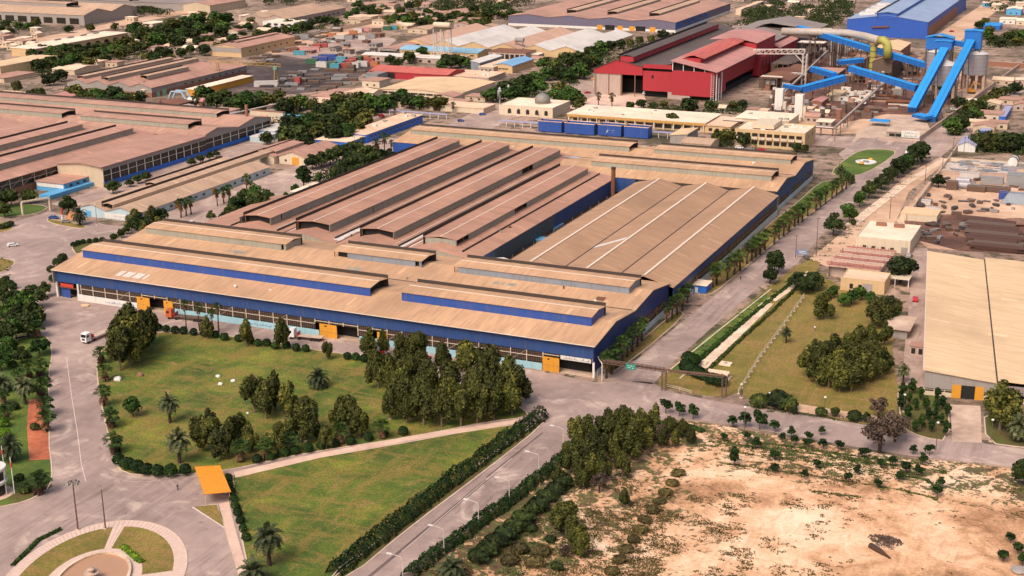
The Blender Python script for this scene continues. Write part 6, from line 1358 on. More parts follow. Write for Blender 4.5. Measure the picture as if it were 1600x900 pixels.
q = G(432,138); crate('pale covered trailer beneath the yellow gantry crane', 'trailer', 416, 135, 16, 5, 3.6, 'white', .5, 'covered_trailer'); crate('red machine standing at the coal yard edge', 'machine', 466, 132, 4, 4, 5, 'red', .2, 'machine'); crate('rusty machine beside the red one at the coal yard edge', 'machine', 474, 130, 5, 3, 3, 'brown', .2, 'machine')
# street lamps
def lamp(label, px, py, h, arm=2.6, dirv=None, group='street lamps along the diagonal road'):
    p = G(px, py); t = thing('street_lamp', label, 'street lamp', (p.x, p.y, 0), 0, group); d = (dirv or Vector((-.8,.6,0))).normalized()
    m_ = MB(); m_.tube([(p.x,p.y,0),(p.x,p.y,h-.6),p+d*.3+Vector((0,0,h-.15)),p+d*arm+Vector((0,0,h+.35))], [.11,.085,.08,.06], 8); m_.build('pole', M_palesteel, t)
    e = p+d*arm+Vector((0,0,h+.32)); m_ = MB(); m_.bar(e-d*.2, e+d*1.0, .42, .22); m_.build('lamp_head', M_white, t); return t
for i, (x, y) in enumerate(((630,914),(694,868),(748,826),(796,790),(842,748),(880,706))): lamp(ORD[i]+' white street lamp from the bottom edge along the diagonal road', x, y, 6.8, dirv=Vector((-.75,-.1,0)))
def pole(label, px, py, h, name='lamp_post', cat='lamp post', heads=1, mat=None, r=.12, arm=0):
    p = G(px, py); t = thing(name, label, cat, (p.x, p.y, 0)); m_ = MB(); m_.tube([(p.x,p.y,0),(p.x,p.y,h)], [r*1.3, r*.8], 8); m_.build('pole', mat or M_steelbrown, t)
    if heads == 1: m_ = MB(); m_.lathe([(.0,h+.55),(.3,h+.45),(.4,h+.2),(.25,h),(0,h)], (p.x,p.y,0), 10); m_.build('lamp_head', M_white, t)
    elif heads > 1:
        m_ = MB()
        for k in range(16): a0, a1 = 2*pi*k/16, 2*pi*(k+1)/16; m_.bar((p.x+1.1*cos(a0),p.y+1.1*sin(a0),h), (p.x+1.1*cos(a1),p.y+1.1*sin(a1),h), .1, .1)
        for k in range(4): m_.bar((p.x,p.y,h-.05), (p.x+1.1*cos(k*pi/2),p.y+1.1*sin(k*pi/2),h-.02), .08, .08)
        m_.build('lamp_ring', M_steelbrown, t)
        for k in range(heads): a = 2*pi*k/heads; m_ = MB(); x, y = p.x+1.25*cos(a), p.y+1.25*sin(a); m_.hexa([(x-.3,y-.3,h-.45),(x+.3,y-.3,h-.45),(x+.3,y+.3,h-.45),(x-.3,y+.3,h-.45)], [(x-.2,y-.2,h+.15),(x+.2,y-.2,h+.15),(x+.2,y+.2,h+.15),(x-.2,y+.2,h+.15)]); m_.build('floodlight', M_steelgrey, t)
    elif arm: m_ = MB(); m_.bar((p.x-arm,p.y,h-.5), (p.x+arm,p.y,h-.5), .14, .14); m_.build('crossarm', M_steelbrown, t)
    m_ = MB(); m_.box(p.x-.45, p.x+.45, p.y-.45, p.y+.45, 0, .3); m_.build('footing', M_concrete, t); return t
pole('tall mast with a crown of floodlights on the roundabout rim', 122, 828, 12.3, 'light_mast', 'light mast', 7, r=.16); pole('bare brown mast without lamps on the roundabout lawn', 165, 827, 10.2, 'mast', 'mast', 0, r=.14)
for x, y, h, l in ((1162,692,10,'thin post with a globe on the near kerb of the east road'),(1462,706,8,'thin post with a globe near the grey bare tree'),(1548,690,6,'short globe post by the yellow warehouse lane'),(1288,648,5,'globe post on the soil strip below the east field'),(1412,644,5,'globe post in the planted plot'),(1158,622,4,'short globe post by the pipe bridge foot'),(1202,636,4,'short globe post on the far kerb of the east road'),(152,352,9,'grey post in front of the workshop banner'),(280,330,7,'lamp post by the palms of the workshop lane'),(555,243,10,'lamp post between the workshop trees'),(390,690,8,'lamp post inside the low lawn grove'),(610,655,6,'short white post at the grove front'),(478,690,7,'lamp post in the middle grove'),(257,742,1.2,'low white bollard lamp at the lawn bottom')): pole(l, x, y, h, r=.09)
for x, y, h, l in ((1243,404,9.5,'street post with a crossarm beside the small road sign'),(1275,402,16,'tallest bare pole on the hall side road'),(1390,342,10,'power pole beside the cream store'),(1445,290,10,'power pole with a crossarm on the culvert track'),(1488,248,11,'dark power pole at the stacked steel yard corner'),(1505,250,12,'second power pole at the stacked steel yard corner'),(1472,268,8,'power pole inside the culvert track'),(1304,222,9,'power pole by the offices street'),(1233,222,9,'power pole behind the offices'),(842,200,8,'thin dark pole before the prayer hall')): pole(l, x, y, h, 'utility_pole', 'pole', 0, arm=.9, r=.13)
for i, (x, y, h) in enumerate(((8,742,8),(23,772,10))):
    p = G(x, y); t = thing('flagpole', ('shorter','taller')[i]+' of two white flagpoles with red spiral bands in the garden', 'flagpole', (p.x, p.y, 0)); m_ = MB(); m_.tube([(p.x,p.y,0),(p.x,p.y,h)], [.14,.1], 8); m_.build('pole', M_white, t)
    m_ = MB(); m_.tube([(p.x,p.y,h*.72),(p.x,p.y,h*.86)], .22, 8); m_.build('furled_flag', M_redsign, t)
# pipe bridge with the green sign
p0 = ON_Y(944,566,365); a = Vector((G(944,592).x, 366, 6.2)); b = ON_Y(1046,577,366); e = G(1136,590,6.0)
t = thing('pipe_bridge', 'rusty lattice pipe bridge crossing the hall side road', 'pipe bridge', (b.x, b.y, 0)); B1 = G(1037,610); B2 = G(1131,620)
P0 = Vector((a.x, a.y, 6.0)); P1 = Vector((B1.x, B1.y, 6.0)); P2 = Vector((B2.x, B2.y, 6.0)); P0 = Vector((G(942,596).x, G(942,596).y, 6.0))
for s in (-.5, .5): m_ = MB(); u = Vector((.0,s,0)); lattice(m_, P0+u, P1+u, .9, 14, .16); lattice(m_, P1+u, P2+u, .5, 12, .14); m_.build('lattice_beam', M_steelbrown, t)
m_ = MB(); m_.tube([P0+Vector((0,0,.4)), P1+Vector((0,0,.4)), P2+Vector((0,0,.4))], .22, 8); m_.build('pipe', M_rust, t)
for q in (P1, P2):
    m_ = MB()
    for sx in (-.6, .6):
        for sy in (-.5, .5): m_.bar((q.x+sx, q.y+sy, 0), (q.x+sx, q.y+sy, 6), .16, .16)
    for k in range(5): m_.bar((q.x-.6, q.y-.5, k*1.15+.2), (q.x+.6, q.y-.5, k*1.15+1.2), .1, .1)
    m_.build('lattice_leg', M_steelbrown, t)
m_ = MB(); m_.tube([(P0.x-.3,P0.y,0),(P0.x-.3,P0.y,5.6),(P0.x-1.8,P0.y+1.5,6.2),(P0.x-3,P0.y+3.6,6.2)], .16, 8); m_.build('riser_pipe', M_white, t)
sp = P0.lerp(P1, .47); m_ = MB(); m_.box(sp.x-1.5, sp.x+1.5, sp.y-.75, sp.y-.65, 5.3, 7.0); sg = m_.build('sign_board', paint('sign_green', (.0,.22,.16), .5, dirt_amt=.1), t)
m_ = MB()
for dx, w_ in ((-.8,.5),(.1,.7),(.9,.35)): m_.box(sp.x+dx-w_/2, sp.x+dx+w_/2, sp.y-.79, sp.y-.755, 6.35, 6.5)
for dx, w_ in ((-.5,.9),(.7,.6)): m_.box(sp.x+dx-w_/2, sp.x+dx+w_/2, sp.y-.79, sp.y-.755, 5.75, 5.9)
m_.build('lettering', M_white, sg)
p = G(1253,403); t = thing('road_sign', 'small blue-grey road sign board on two posts beside the road', 'road sign', (p.x, p.y, 0)); m_ = MB(); m_.box(p.x-2.2, p.x+2.2, p.y, p.y+.1, 1.4, 3.2); m_.build('sign_board', paint('sign_bluegrey', (.16,.22,.36), .5, dirt_amt=.2), t)
for s in (-1.8, 1.8): m_ = MB(); m_.box(p.x+s-.08, p.x+s+.08, p.y+.11, p.y+.25, 0, 3.2); m_.build('post', M_steelgrey, t)
m_ = MB(); m_.box(p.x-1.6, p.x+1.6, p.y-.03, p.y-.005, 2.5, 2.7); m_.box(p.x-1.2, p.x+1.4, p.y-.03, p.y-.005, 1.9, 2.1); m_.build('lettering', M_white, t)
# pump plot under the bridge
p = G(1112,590); t = thing('pump_set', 'pale pump set with horizontal vessels inside the clipped bushes', 'pump', (p.x, p.y, 0))
for k in range(2): m_ = MB(); m_.tube([(p.x-1.5,p.y+k*1.6,1.5),(p.x+5,p.y+k*1.6,1.5)], .6, 10); m_.build('vessel', M_whiteslab, t)
m_ = MB(); m_.tube([(p.x-2.4,p.y+.4,0),(p.x-2.4,p.y+.4,2.0)], .8, 10); m_.build('pump', M_rust, t); m_ = MB(); m_.box(p.x-3, p.x+5.5, p.y-1, p.y+2.6, .12, .4); m_.build('plinth', M_concrete, t)
for i, (x, y) in enumerate(((1096,568),(1134,570))): p = G(x, y); t = thing('concrete_lid', ('first','second')[i]+' pale square concrete lid behind the pump plot', 'lid', (p.x, p.y, 0)); m_ = MB(); m_.box(p.x-1.8, p.x+1.8, p.y-1.4, p.y+1.4, .12, .6); m_.build('slab', M_whiteslab, t); m_ = MB(); m_.box(p.x-.5, p.x+.5, p.y-.5, p.y+.5, .61, .7); m_.build('hatch', M_steelgrey, t)
P = [G(1041,606),G(1062,611),G(1080,616)]; t = thing('guard_rail', 'low cream guard rail at the road corner under the pipe bridge', 'rail', (P[0].x, P[0].y, 0)); m_ = MB()
for z in (.6, 1.1): m_.tube([q+Vector((0,0,z)) for q in P], .07, 6)
m_.build('rail', M_frame, t)
for q in P: m_ = MB(); m_.tube([(q.x,q.y,0),(q.x,q.y,1.15)], .08, 6); m_.build('post', M_frame, t)
# rail fence of the east field
P = GL([(1154,616),(1188,560),(1222,514),(1256,466)]); t = thing('rail_fence', 'cream post-and-rail fence running up the east field', 'fence', (P[0].x, P[0].y, 0)); n = 20
for i in range(n+1):
    s = i/n*3; k = min(int(s), 2); q = P[k].lerp(P[k+1], s-k); m_ = MB(); m_.box(q.x-.11, q.x+.11, q.y-.11, q.y+.11, 0, 1.9); m_.box(q.x-.4, q.x+.4, q.y-.3, q.y+.3, .1, .3); m_.build('post', M_frame, t)
for z in (1.0, 1.75): m_ = MB(); m_.tube([q+Vector((0,0,z)) for q in P], .08, 6); m_.build('rail', M_frame, t)
# portal at the gate lawn, fountain, boulders
a, b = G(36,336), G(79,329); t = thing('gate_portal', 'cream pipe portal over the entrance to the rolling hall yard', 'portal', (a.x, a.y, 0))
for q in (a, b): m_ = MB(); m_.box(q.x-.4, q.x+.4, q.y-.4, q.y+.4, 0, 5.6); m_.build('post', M_cream, t)
m_ = MB(); m_.bar((a.x, a.y, 5.9), (b.x, b.y, 5.9), .9, .6); m_.build('crossbeam', M_cream, t)
p = G(98,344); t = thing('gate_post', 'red and white gate post beside the date palm', 'post', (p.x, p.y, 0)); m_ = MB(); m_.box(p.x-.3, p.x+.3, p.y-.3, p.y+.3, 0, 2.5); m_.build('lower_post', M_white, t); m_ = MB(); m_.box(p.x-.3, p.x+.3, p.y-.3, p.y+.3, 2.51, 5.4); m_.build('upper_post', M_redsign, t)
p = G(112,344); t = thing('rust_ramp', 'tilted rust-coloured board leaning behind the date palm', 'board', (p.x, p.y, 0)); m_ = MB(); m_.hexa([(p.x-2.6,p.y-1,.2),(p.x+2.6,p.y-1,.2),(p.x+2.6,p.y+2.4,3),(p.x-2.6,p.y+2.4,3)], [(p.x-2.6,p.y-1,.5),(p.x+2.6,p.y-1,.5),(p.x+2.6,p.y+2.4,3.3),(p.x-2.6,p.y+2.4,3.3)]); m_.build('board', paint('rust_board', (.42,.17,.06), .8), t)
M_water = plain('muddy_water', lin((176,134,104)), .25, var=.12, scale=.25)
t = thing('fountain', 'oval fountain basin of muddy water with a stone bowl at the roundabout centre', 'fountain', tuple(RC)); m_ = MB(); n = 64
for i in range(n):
    t0, t1 = 2*pi*i/n, 2*pi*(i+1)/n; c = [RP(7.6,t0), RP(8.25,t0), RP(8.25,t1), RP(7.6,t1)]
    m_.face([(q.x,q.y,.75) for q in c]); m_.face([(c[1].x,c[1].y,0),(c[2].x,c[2].y,0),(c[2].x,c[2].y,.75),(c[1].x,c[1].y,.75)]); m_.face([(c[3].x,c[3].y,.1),(c[0].x,c[0].y,.1),(c[0].x,c[0].y,.75),(c[3].x,c[3].y,.75)])
m_.build('basin_rim', M_whiteslab, t); m_ = MB(); m_.face([(RP(7.62,2*pi*i/n).x, RP(7.62,2*pi*i/n).y, .3) for i in range(n)]); m_.build('water', M_water, t)
m_ = MB(); q = RC; m_.lathe([(1.0,.3),(.7,.6),(.35,1.0),(.35,1.4),(1.5,1.9),(1.7,2.1),(1.5,2.1),(.4,1.95),(.35,2.6),(.9,2.8),(.8,2.95),(.0,3.0)], (q.x,q.y,0), 20); m_.build('bowl', M_concrete, t, smooth=True)
q = RP(4.4, radians(-28)); m_ = MB(); m_.lathe([(.9,.3),(.7,.8),(.2,1.1),(0,1.1)], (q.x,q.y,0), 9); m_.build('rock', M_steelgrey, t)
def rock(px, py, s, mat, label, seed, cat='boulder', name='boulder', flat=.65):
    p = G(px, py, .1); bm = bmesh.new(); bmesh.ops.create_icosphere(bm, subdivisions=2, radius=s)
    for v in bm.verts: k = 1+.35*noise.noise(v.co*(1.3/s)+Vector((seed, 0, 0))); v.co = Vector((v.co.x*k, v.co.y*k*.85, v.co.z*k*flat))
    me = bpy.data.meshes.new(name); bm.to_mesh(me); bm.free(); me.materials.append(mat); o = bpy.data.objects.new(name, me); COL.objects.link(o); o.location = (p.x, p.y, s*flat*.5+.08); return tag(o, label, cat)
for i, (x, y, s, l) in enumerate(((341,589,.8,'white boulder on the upper lawn, farthest of three'),(344,601,.8,'white boulder on the upper lawn, lowest of three'),(364,596,.8,'white boulder on the upper lawn, closest to the gum grove'),(184,594,1.3,'large pale boulder by the avenue palms'))): rock(x, y, s, M_white, l, i)
rock(219, 587, 1.1, M_brick, 'brown boulder on the lawn beside the gum clump', 9); rock(134, 478, 1.6, paint('sand_heap_tan', (.62,.40,.24), .9), 'small sandy heap before the white plinth', 11, 'heap', 'sand_heap', .3)
def heap(px, py, R, n, s0, s1, hh, mats, label, seed):
    p = G(px, py); r_ = random.Random(seed); m_ = MB()
    for _ in range(n):
        a, q = r_.uniform(0, 6.28), R*r_.random()**.7; z = hh*(1-q/R)*r_.random(); s = r_.uniform(s0, s1); c = Vector((p.x+cos(a)*q*1.4, p.y+sin(a)*q*.8, z)); e = rdir(r_)*s; m_.bar(c-e, c+e, s*r_.uniform(.3,.9), s*r_.uniform(.2,.7), r_.choice(mats))
    o = m_.build('rubble_heap'); return tag(o, label, 'heap')
heap(1384, 845, 2.9, 330, .1, .45, 1.2, (plain('dark_rubble', (.07,.042,.034), .95, var=.5), plain('brown_rubble', (.12,.075,.055), .95, var=.4)), 'dark rubble heap in the middle of the waste ground', 21); heap(1383, 853, 1.7, 120, .08, .3, .6, (plain('grey_rubble', (.32,.25,.21), .95, var=.3), MATS['dark_rubble']), 'small grey stony heap in front of the dark rubble heap', 22)
p = G(1372,862); t = thing('fallen_trunk', 'dark fallen trunk on the waste ground below the rubble heap', 'log', (p.x,p.y,0)); a, b = G(1360,855), G(1391,874); m_ = MB(); m_.tube([a+Vector((0,0,.4)), a.lerp(b,.5)+Vector((0,0,.5)), b+Vector((0,0,.3))], [.75,.6,.15], 8); m_.build('trunk', plain('old_bark', lin((70,48,38)), .95), t)
rock(1594, 893, 2.2, M_greyw, 'grey stone slab at the bottom corner of the waste ground', 25, 'boulder', 'stone_slab', .3)

# scrap and steel yards on the east side
rs = random.Random(12); k = 0
for i, (x, y) in enumerate([(1486,262),(1497,258),(1508,256),(1520,256),(1532,257),(1545,258),(1558,259),(1570,260),(1500,266),(1513,265),(1526,266),(1538,267),(1551,268),(1563,269),(1496,270),(1508,272),(1522,273),(1535,273),(1548,273),(1561,274),(1574,274),(1588,272),(1576,266),(1592,262),(1484,270)]):
    p = G(x, y); t = thing('steel_stack', 'low grey stack of steel sections in the walled steel yard', 'steel stack', (p.x, p.y, 0), 0, 'stacks in the walled steel yard'); m_ = MB(); n = rs.randint(3, 6)
    for j in range(n):
        for z in range(rs.randint(1, 3)):
            yy = p.y-3+j*1.25; l = rs.uniform(2.4, 4); m_.bar((p.x-l, yy, .35+z*.55), (p.x+l, yy+rs.uniform(-.4,.4), .35+z*.55), .8, .45)
    m_.build('section', rs.choice((M_steelgrey, M_palesteel, M_silo, M_galvb)), t); m_ = MB(); m_.box(p.x-3, p.x-2.6, p.y-3.6, p.y+4, .02, .14); m_.box(p.x+2.6, p.x+3, p.y-3.6, p.y+4, .02, .14); m_.build('bearer', M_steelbrown, t)
for i, (x, y, l) in enumerate(((1504,288,'rear'),(1505,295,'front'))):
    p = G(x, y); t = thing('storage_tank', l+' of two grey drum tanks lying in the scrap yard', 'tank', (p.x,p.y,0)); m_ = MB(); m_.tube([(p.x-3.4,p.y,1.7),(p.x-3,p.y,1.7),(p.x+3,p.y,1.7),(p.x+3.4,p.y,1.7)], [1,1.6,1.6,1], 14); m_.build('tank_body', M_silo, t)
    for s in (-2, 2): m_ = MB(); m_.box(p.x+s-.3, p.x+s+.3, p.y-1.2, p.y+1.2, 0, .7); m_.build('saddle', M_steelbrown, t)
for x, y, l, w, h, c, n in ((1487,296,5,3,4,'brown','reddish-brown lorry body with a white top in the scrap yard'),(1515,279,9,3,3,'white','white-topped container behind the drum tanks'),(1525,299,8,3,2.6,'brown','brown open bin beside the drum tanks'),(1555,300,13,3.4,2.6,'brown','long brown bin with dark foot'),(1550,287,10,4,3,'grey','long grey sheet stack in the scrap yard'),(1594,290,12,6,5,'grey','big grey tank block at the picture edge'),(1567,311,3.6,3,3.4,'blue','dark blue cube container in the open yard'),(1447,320,4,3,2.2,'white','pale lid box by the yard wall'),(1458,333,6,4,2.2,'white','cream cover box by the yard wall'),(1448,318,4,4,1.8,'brown','brown cover beside the yard wall')): crate(n, 'container', x, y, l, w, h, c, 0, 'scrap_container')
p = G(1588,318); t = thing('steel_hood', 'large grey tapered steel hood in the open yard', 'hood', (p.x,p.y,0)); m_ = MB(); m_.hexa([(p.x-6,p.y-3,.6),(p.x+6,p.y-3,.6),(p.x+6,p.y+4,.6),(p.x-6,p.y+4,.6)], [(p.x-3.6,p.y-1,4.6),(p.x+3.6,p.y-1,4.6),(p.x+3.6,p.y+3,4.6),(p.x-3.6,p.y+3,4.6)]); m_.build('hood_body', M_galvb, t); m_ = MB(); m_.box(p.x-6.3, p.x+6.3, p.y-3.3, p.y+4.3, .05, .58); m_.build('flange', M_silo, t)
t = thing('pipe_coil', 'striped white and black pipe roll in the walled steel yard', 'pipe', tuple(G(1583,258)))
p = G(1583,258)
for i in range(4): m_ = MB(); m_.tube([(p.x,p.y-5+i*2.6,2.2),(p.x,p.y-2.7+i*2.6,2.2)], 2.3, 16); m_.build('hoop', (M_white, M_dark)[i % 2], t)
M_rustd = plain('dark_rusty_plate', (.085,.038,.026), .9, var=.4, scale=.5)
for i in range(9):
    p = G(1548, 350+i*5.0); t = thing('plate_stack', ORD[i]+' rusty stack from the top in the dark red-brown plate yard', 'plate stack', (p.x,p.y,0), 0, 'rusty plate stacks'); m_ = MB()
    for j in range(5): x0 = p.x-11+rs.uniform(-1.5,1.5)+i*.5; m_.box(x0, x0+rs.uniform(17,21), p.y-2.3, p.y+2.1+rs.uniform(-.5,.5), .25+j*.34, .5+j*.34)
    m_.build('plate', (M_rustd, M_steelbrown, M_rustd)[i % 3], t); m_ = MB()
    for s in (-6, 0, 6): m_.box(p.x+s-.2, p.x+s+.2, p.y-1, p.y+1, .02, .24)
    m_.build('bearer', M_dark, t)
rock(1456, 352, 3, plain('dark_heap', (.06,.04,.035), .95, var=.4), 'dark heap with a pale top beside the cream store', 31, 'heap', 'rubble_heap', .35); rock(1590, 350, 5, plain('brown_heap', (.20,.11,.075), .95, var=.35), 'broad brown heap at the yard edge beside the plate stacks', 33, 'heap', 'rubble_heap', .35); rock(1437, 322, 2.6, MATS['dark_heap'], 'dark heap against the yard wall corner', 35, 'heap', 'rubble_heap', .4)
# red lattice girders over the unfinished house
t = thing('girder_frame', 'unfinished house topped by rows of red lattice girders and rusty props', 'building frame', tuple(G(1335,440))); M_girder = plain('primer_red', (.40,.15,.12), .8, var=.35, scale=.8); M_girderp = plain('pale_primer', (.55,.38,.31), .8, var=.3, scale=.8)
q0, q1 = G(1290,432), G(1378,436); yb0 = G(1335,436).y; X0, X1 = q0.x, q1.x
for i in range(7):
    y = yb0+i*4.0; z = 4.6+.25*(i % 2); m_ = MB(); lattice(m_, (X0+i*.4, y, z), (X1+i*.2, y, z), .9, 16, .3); m_.build('girder', (M_girder, M_girderp)[i % 2], t)
    m_ = MB(); m_.box(X0+.5+i*.4, X1-.5, y-.9, y+.5, z-.5, z-.25); m_.build('slab_strip', M_concrete, t)
    for s in range(4): xx_ = X0+1+(X1-X0-2)*s/3; m_ = MB(); m_.box(xx_-.22, xx_+.22, y-.2, y+.2, 0, z); m_.build('column', M_steelbrown, t)
for i in range(12): x = X0+4.5+i*1.3; m_ = MB(); m_.bar((x, yb0+26.5, 0), (x+.1, yb0+26.5, 5.6), .22, .22); m_.build('prop', M_brownframe, t)
m_ = MB(); m_.box(X0, X1, yb0+.5, yb0+28, 0, .2); m_.build('floor_slab', M_concrete, t); m_ = MB(); m_.box(X0+.5, X1-.5, yb0+1, yb0+20, .21, 3.4); m_.build('inner_core', M_pinkw, t)
# small far houses and sheds
HR = random.Random(3)
def houses(pts, name, cat, label, group, size=(8,14), mats=None, roofs=None, h=(3,4.5)):
    for x, y in pts:
        p = G(x, y); w = HR.uniform(*size); d = w*HR.uniform(.6, 1.4); hall(name, label, cat, p.x-w/2, p.x+w/2, p.y-d/2, p.y+d/2, HR.uniform(*h), flat=HR.random() < .6, rise=1.4, axis=HR.choice('xy'), wall=HR.choice(mats or (M_cream, M_beige, M_pinkw)), roof=HR.choice(roofs or (M_flat, M_flatw, M_roof_pk)), over=.4, wins=[('S',.1,.9,2,1,2.2,1.4)], group=group)
houses([(300,70),(330,74),(345,68),(358,60),(370,54),(388,44),(376,64),(318,62),(300,80),(222,74),(206,70)], 'small_house', 'house', 'small house among trees between the arcade and the warehouses', 'small houses by the arcade')
houses([(10,72),(24,68),(40,64),(20,78),(8,62),(34,72),(6,56)], 'small_house', 'house', 'small pale house at the picture edge beside the arcade', 'small houses at the arcade end', (6,10))
houses([(595,38),(610,24),(622,44),(648,32),(660,26),(676,20),(612,14),(590,30),(640,44),(570,32),(560,36),(600,8)], 'row_house', 'house', 'tan-roofed row house beyond the lorry park', 'row houses beyond the lorry park', (12,24), None, (M_roof_pk, M_flat, M_roof_a))
houses([(672,26),(694,24),(716,24),(738,26),(728,34),(746,36),(705,33)], 'low_shed', 'shed', 'long low tan shed beyond the salmon-roofed storage hall', 'low sheds beyond the storage hall', (18,30), (M_beige, M_pinkw), (M_roof_pk, M_roof_a), (3,4))
houses([(1270,20),(1232,16),(1296,26),(1218,26),(1330,4),(1185,8),(1250,32)], 'small_house', 'house', 'small pale roof half sunk in the far woods beside the royal blue hall', 'roofs in the far woods', (7,12))
houses([(1560,16),(1585,22),(1575,36),(1596,12),(1545,10),(1600,38)], 'villa', 'house', 'pale villa with blue bands beyond the dark square plot', 'villas beyond the square plot', (9,15), (M_cream, M_white, M_skyw), (M_flatw,), (4,6))
H('bus_shelter', 'bright blue long shelter at the edge of the dark square plot', 'shelter', (1537,40), (1562,41), (1566,36), 3.5, flat=True, wall=M_vivid, roof=M_conv, over=.3)
houses([(1520,198),(1538,206),(1560,200),(1548,186)], 'street_house', 'house', 'low pale house by the street beyond the grey gatehouse', 'houses by the conveyor street', (8,13))
H('blue_roofed_shed', 'long shed with pale lavender roof and vivid blue side by the street', 'shed', (1562,180), (1570,184), (1592,167), 3.4, flat=True, wall=M_vivid, roof=M_lav, over=.2); H('blue_roofed_shed', 'small shed with lavender roof and blue side behind the tall trees', 'shed', (1532,203), (1546,206), (1554,198), 3, flat=True, wall=M_vivid, roof=M_lav, over=.2); H('tent_shed', 'white-and-lavender gabled shed at the steel yard corner', 'shed', (1497,226), (1524,228), (1528,216), 3.5, rise=2, axis='y', wall=M_white, roof=M_lav)
houses([(500,164),(512,170),(560,152),(575,150),(545,160),(530,166),(700,158),(715,166)], 'low_shed', 'shed', 'low pinkish shed in the tree belt before the straw-coloured hall', 'low sheds in the tree belt', (8,16), None, (M_roof_pk, M_flat))
houses([(735,70),(760,74),(700,90),(720,96),(660,97),(640,93),(845,100),(835,92)], 'low_shed', 'shed', 'small buff shed around the water tower', 'small sheds round the water tower', (8,14))
houses([(280,76),(262,100),(232,104),(180,104),(150,104),(120,112)], 'low_shed', 'shed', 'low tan shed in the grove before the arcade', 'sheds in the arcade grove', (10,22), None, (M_roof_pk, M_flat))
houses([(400,186),(412,190),(424,180),(372,192),(360,184),(345,190),(408,198)], 'yard_box', 'plant', 'rusty plant box in the pipe yard by the rust-brown post', 'plant boxes in the pipe yard', (4,7), (M_steelbrown, M_brick, M_cream), (M_roof_pk, M_greyroof), (2,3.5))
houses([(1180,196),(1210,192),(1270,190),(1285,180),(1262,176),(1290,196),(1240,172),(1210,172)], 'yard_box', 'plant', 'pale plant box between the offices and the white cabins', 'plant boxes behind the offices', (5,9), (M_pinkw, M_cream, M_steelgrey), (M_flat, M_flatw, M_roof_pk), (2,4))
# clutter of the works yard and the far plots, kept clear of the buildings
def clear(pts, m=5): return [q for q in pts if (lambda g: all(not (a-m < g.x < b+m and c-m < g.y < d+m) for a, b, c, d in FOOT))(G(*q))]
KR = random.Random(21)
for i, (x, y) in enumerate(clear(scatter([(1196,120),(1230,70),(1340,66),(1440,90),(1490,120),(1470,160),(1400,172),(1300,200),(1200,190)], 150, 31, 7), 1)):
    p = G(x, y); s = KR.uniform(1.2, 3.6); h_ = KR.uniform(1, 5.5); t = thing('plant_unit', 'rusty plant unit in the dense yard between steelworks and silos', 'plant', (p.x, p.y, 0), 0, 'plant units of the works yard'); m_ = MB(); k = KR.random()
    if k < .45: m_.box(p.x-s, p.x+s, p.y-s*KR.uniform(.5,1), p.y+s, 0, h_)
    elif k < .7: m_.tube([(p.x,p.y,0),(p.x,p.y,h_*1.3)], s*.6, 12)
    else: m_.tube([(p.x-s*2.5,p.y,1.2+s*.3),(p.x+s*2.5,p.y+s,1.2+s*.3)], s*.35, 8)
    m_.build('body', KR.choice((M_steelbrown, M_rust, M_brick, M_steelgrey, M_greyw, M_darkroof, M_steelbrown)), t); m_ = MB(); m_.box(p.x-s*.7, p.x+s*.5, p.y-s*.4, p.y+s*.4, h_*(1.31 if .45 <= k < .7 else 1.01), h_*1.35+.4) if k < .7 else m_.box(p.x-s*2, p.x+s*2, p.y-.4, p.y+.8, 0, 1); m_.build('cover', KR.choice((M_steelgrey, M_roof_pk, M_rust, M_palesteel)), t)
for i, (px, py, w, d, h) in enumerate(((1205,140,10,10,8),(1268,92,14,10,12),(1284,76,10,8,15),(1240,130,12,8,6),(1330,112,10,9,9),(1400,112,12,8,7),(1425,118,9,8,9),(1300,80,12,9,10))):
    p = G(px, py); t = thing('pipe_gantry', 'dark open pipe gantry in the dense yard between steelworks and silos', 'steel frame', (p.x, p.y, 0), 0, 'pipe gantries of the works yard')
    m_ = MB()
    for z in (h*.5, h): m_.box(p.x-w/2, p.x+w/2, p.y-d/2, p.y+d/2, z-.25, z)
    m_.build('deck', M_steelbrown, t)
    for a in range(3):
        for b_ in range(2): xx_, yy_ = p.x-w/2+.3+a*(w-.6)/2, p.y-d/2+.3+b_*(d-.6); m_ = MB(); m_.box(xx_-.25, xx_+.25, yy_-.25, yy_+.25, 0, h+1); m_.build('column', M_steelbrown, t)
    for k in range(4): m_ = MB(); yy_ = p.y-d/2+.6+k*(d-1)/3; m_.tube([(p.x-w*.7,yy_,h+.6),(p.x+w*.7,yy_,h+.6)], .35, 7); m_.build('pipe', KR.choice((M_palesteel, M_rust, M_steelgrey)), t)
    m_ = MB(); m_.box(p.x-w*.3, p.x+w*.3, p.y-d*.3, p.y+d*.3, h*.5+.01, h-.3); m_.build('vessel', KR.choice((M_darkroof, M_brick, M_steelgrey)), t)
def clutter(poly, n, seed, name, cat, label, group, size, mats, roofs, h=(2.6,4.5), mind=14): houses(clear(scatter(poly, n, seed, mind), 6), name, cat, label, group, size, mats, roofs, h)
clutter([(200,20),(420,16),(420,60),(300,82),(200,80)], 22, 51, 'small_house', 'house', 'small house in the green plots beyond the four-ridged warehouse', 'houses in the green plots', (8,15), None, None)
clutter([(550,2),(800,2),(800,48),(700,52),(560,44)], 30, 52, 'row_house', 'house', 'tan-roofed row house in the far plots beside the storage hall', 'row houses in the far plots', (10,20), None, (M_roof_pk, M_flat, M_roof_a))
clutter([(390,62),(560,46),(600,60),(585,84),(470,98)], 26, 53, 'scrap_shed', 'shed', 'low dark shed or wagon body in the lorry park', 'low dark sheds in the lorry park', (4,8), (M_steelbrown, M_steelgrey, M_brick), (M_rustroof, M_greyroof, M_darkroof), (1.6,3))
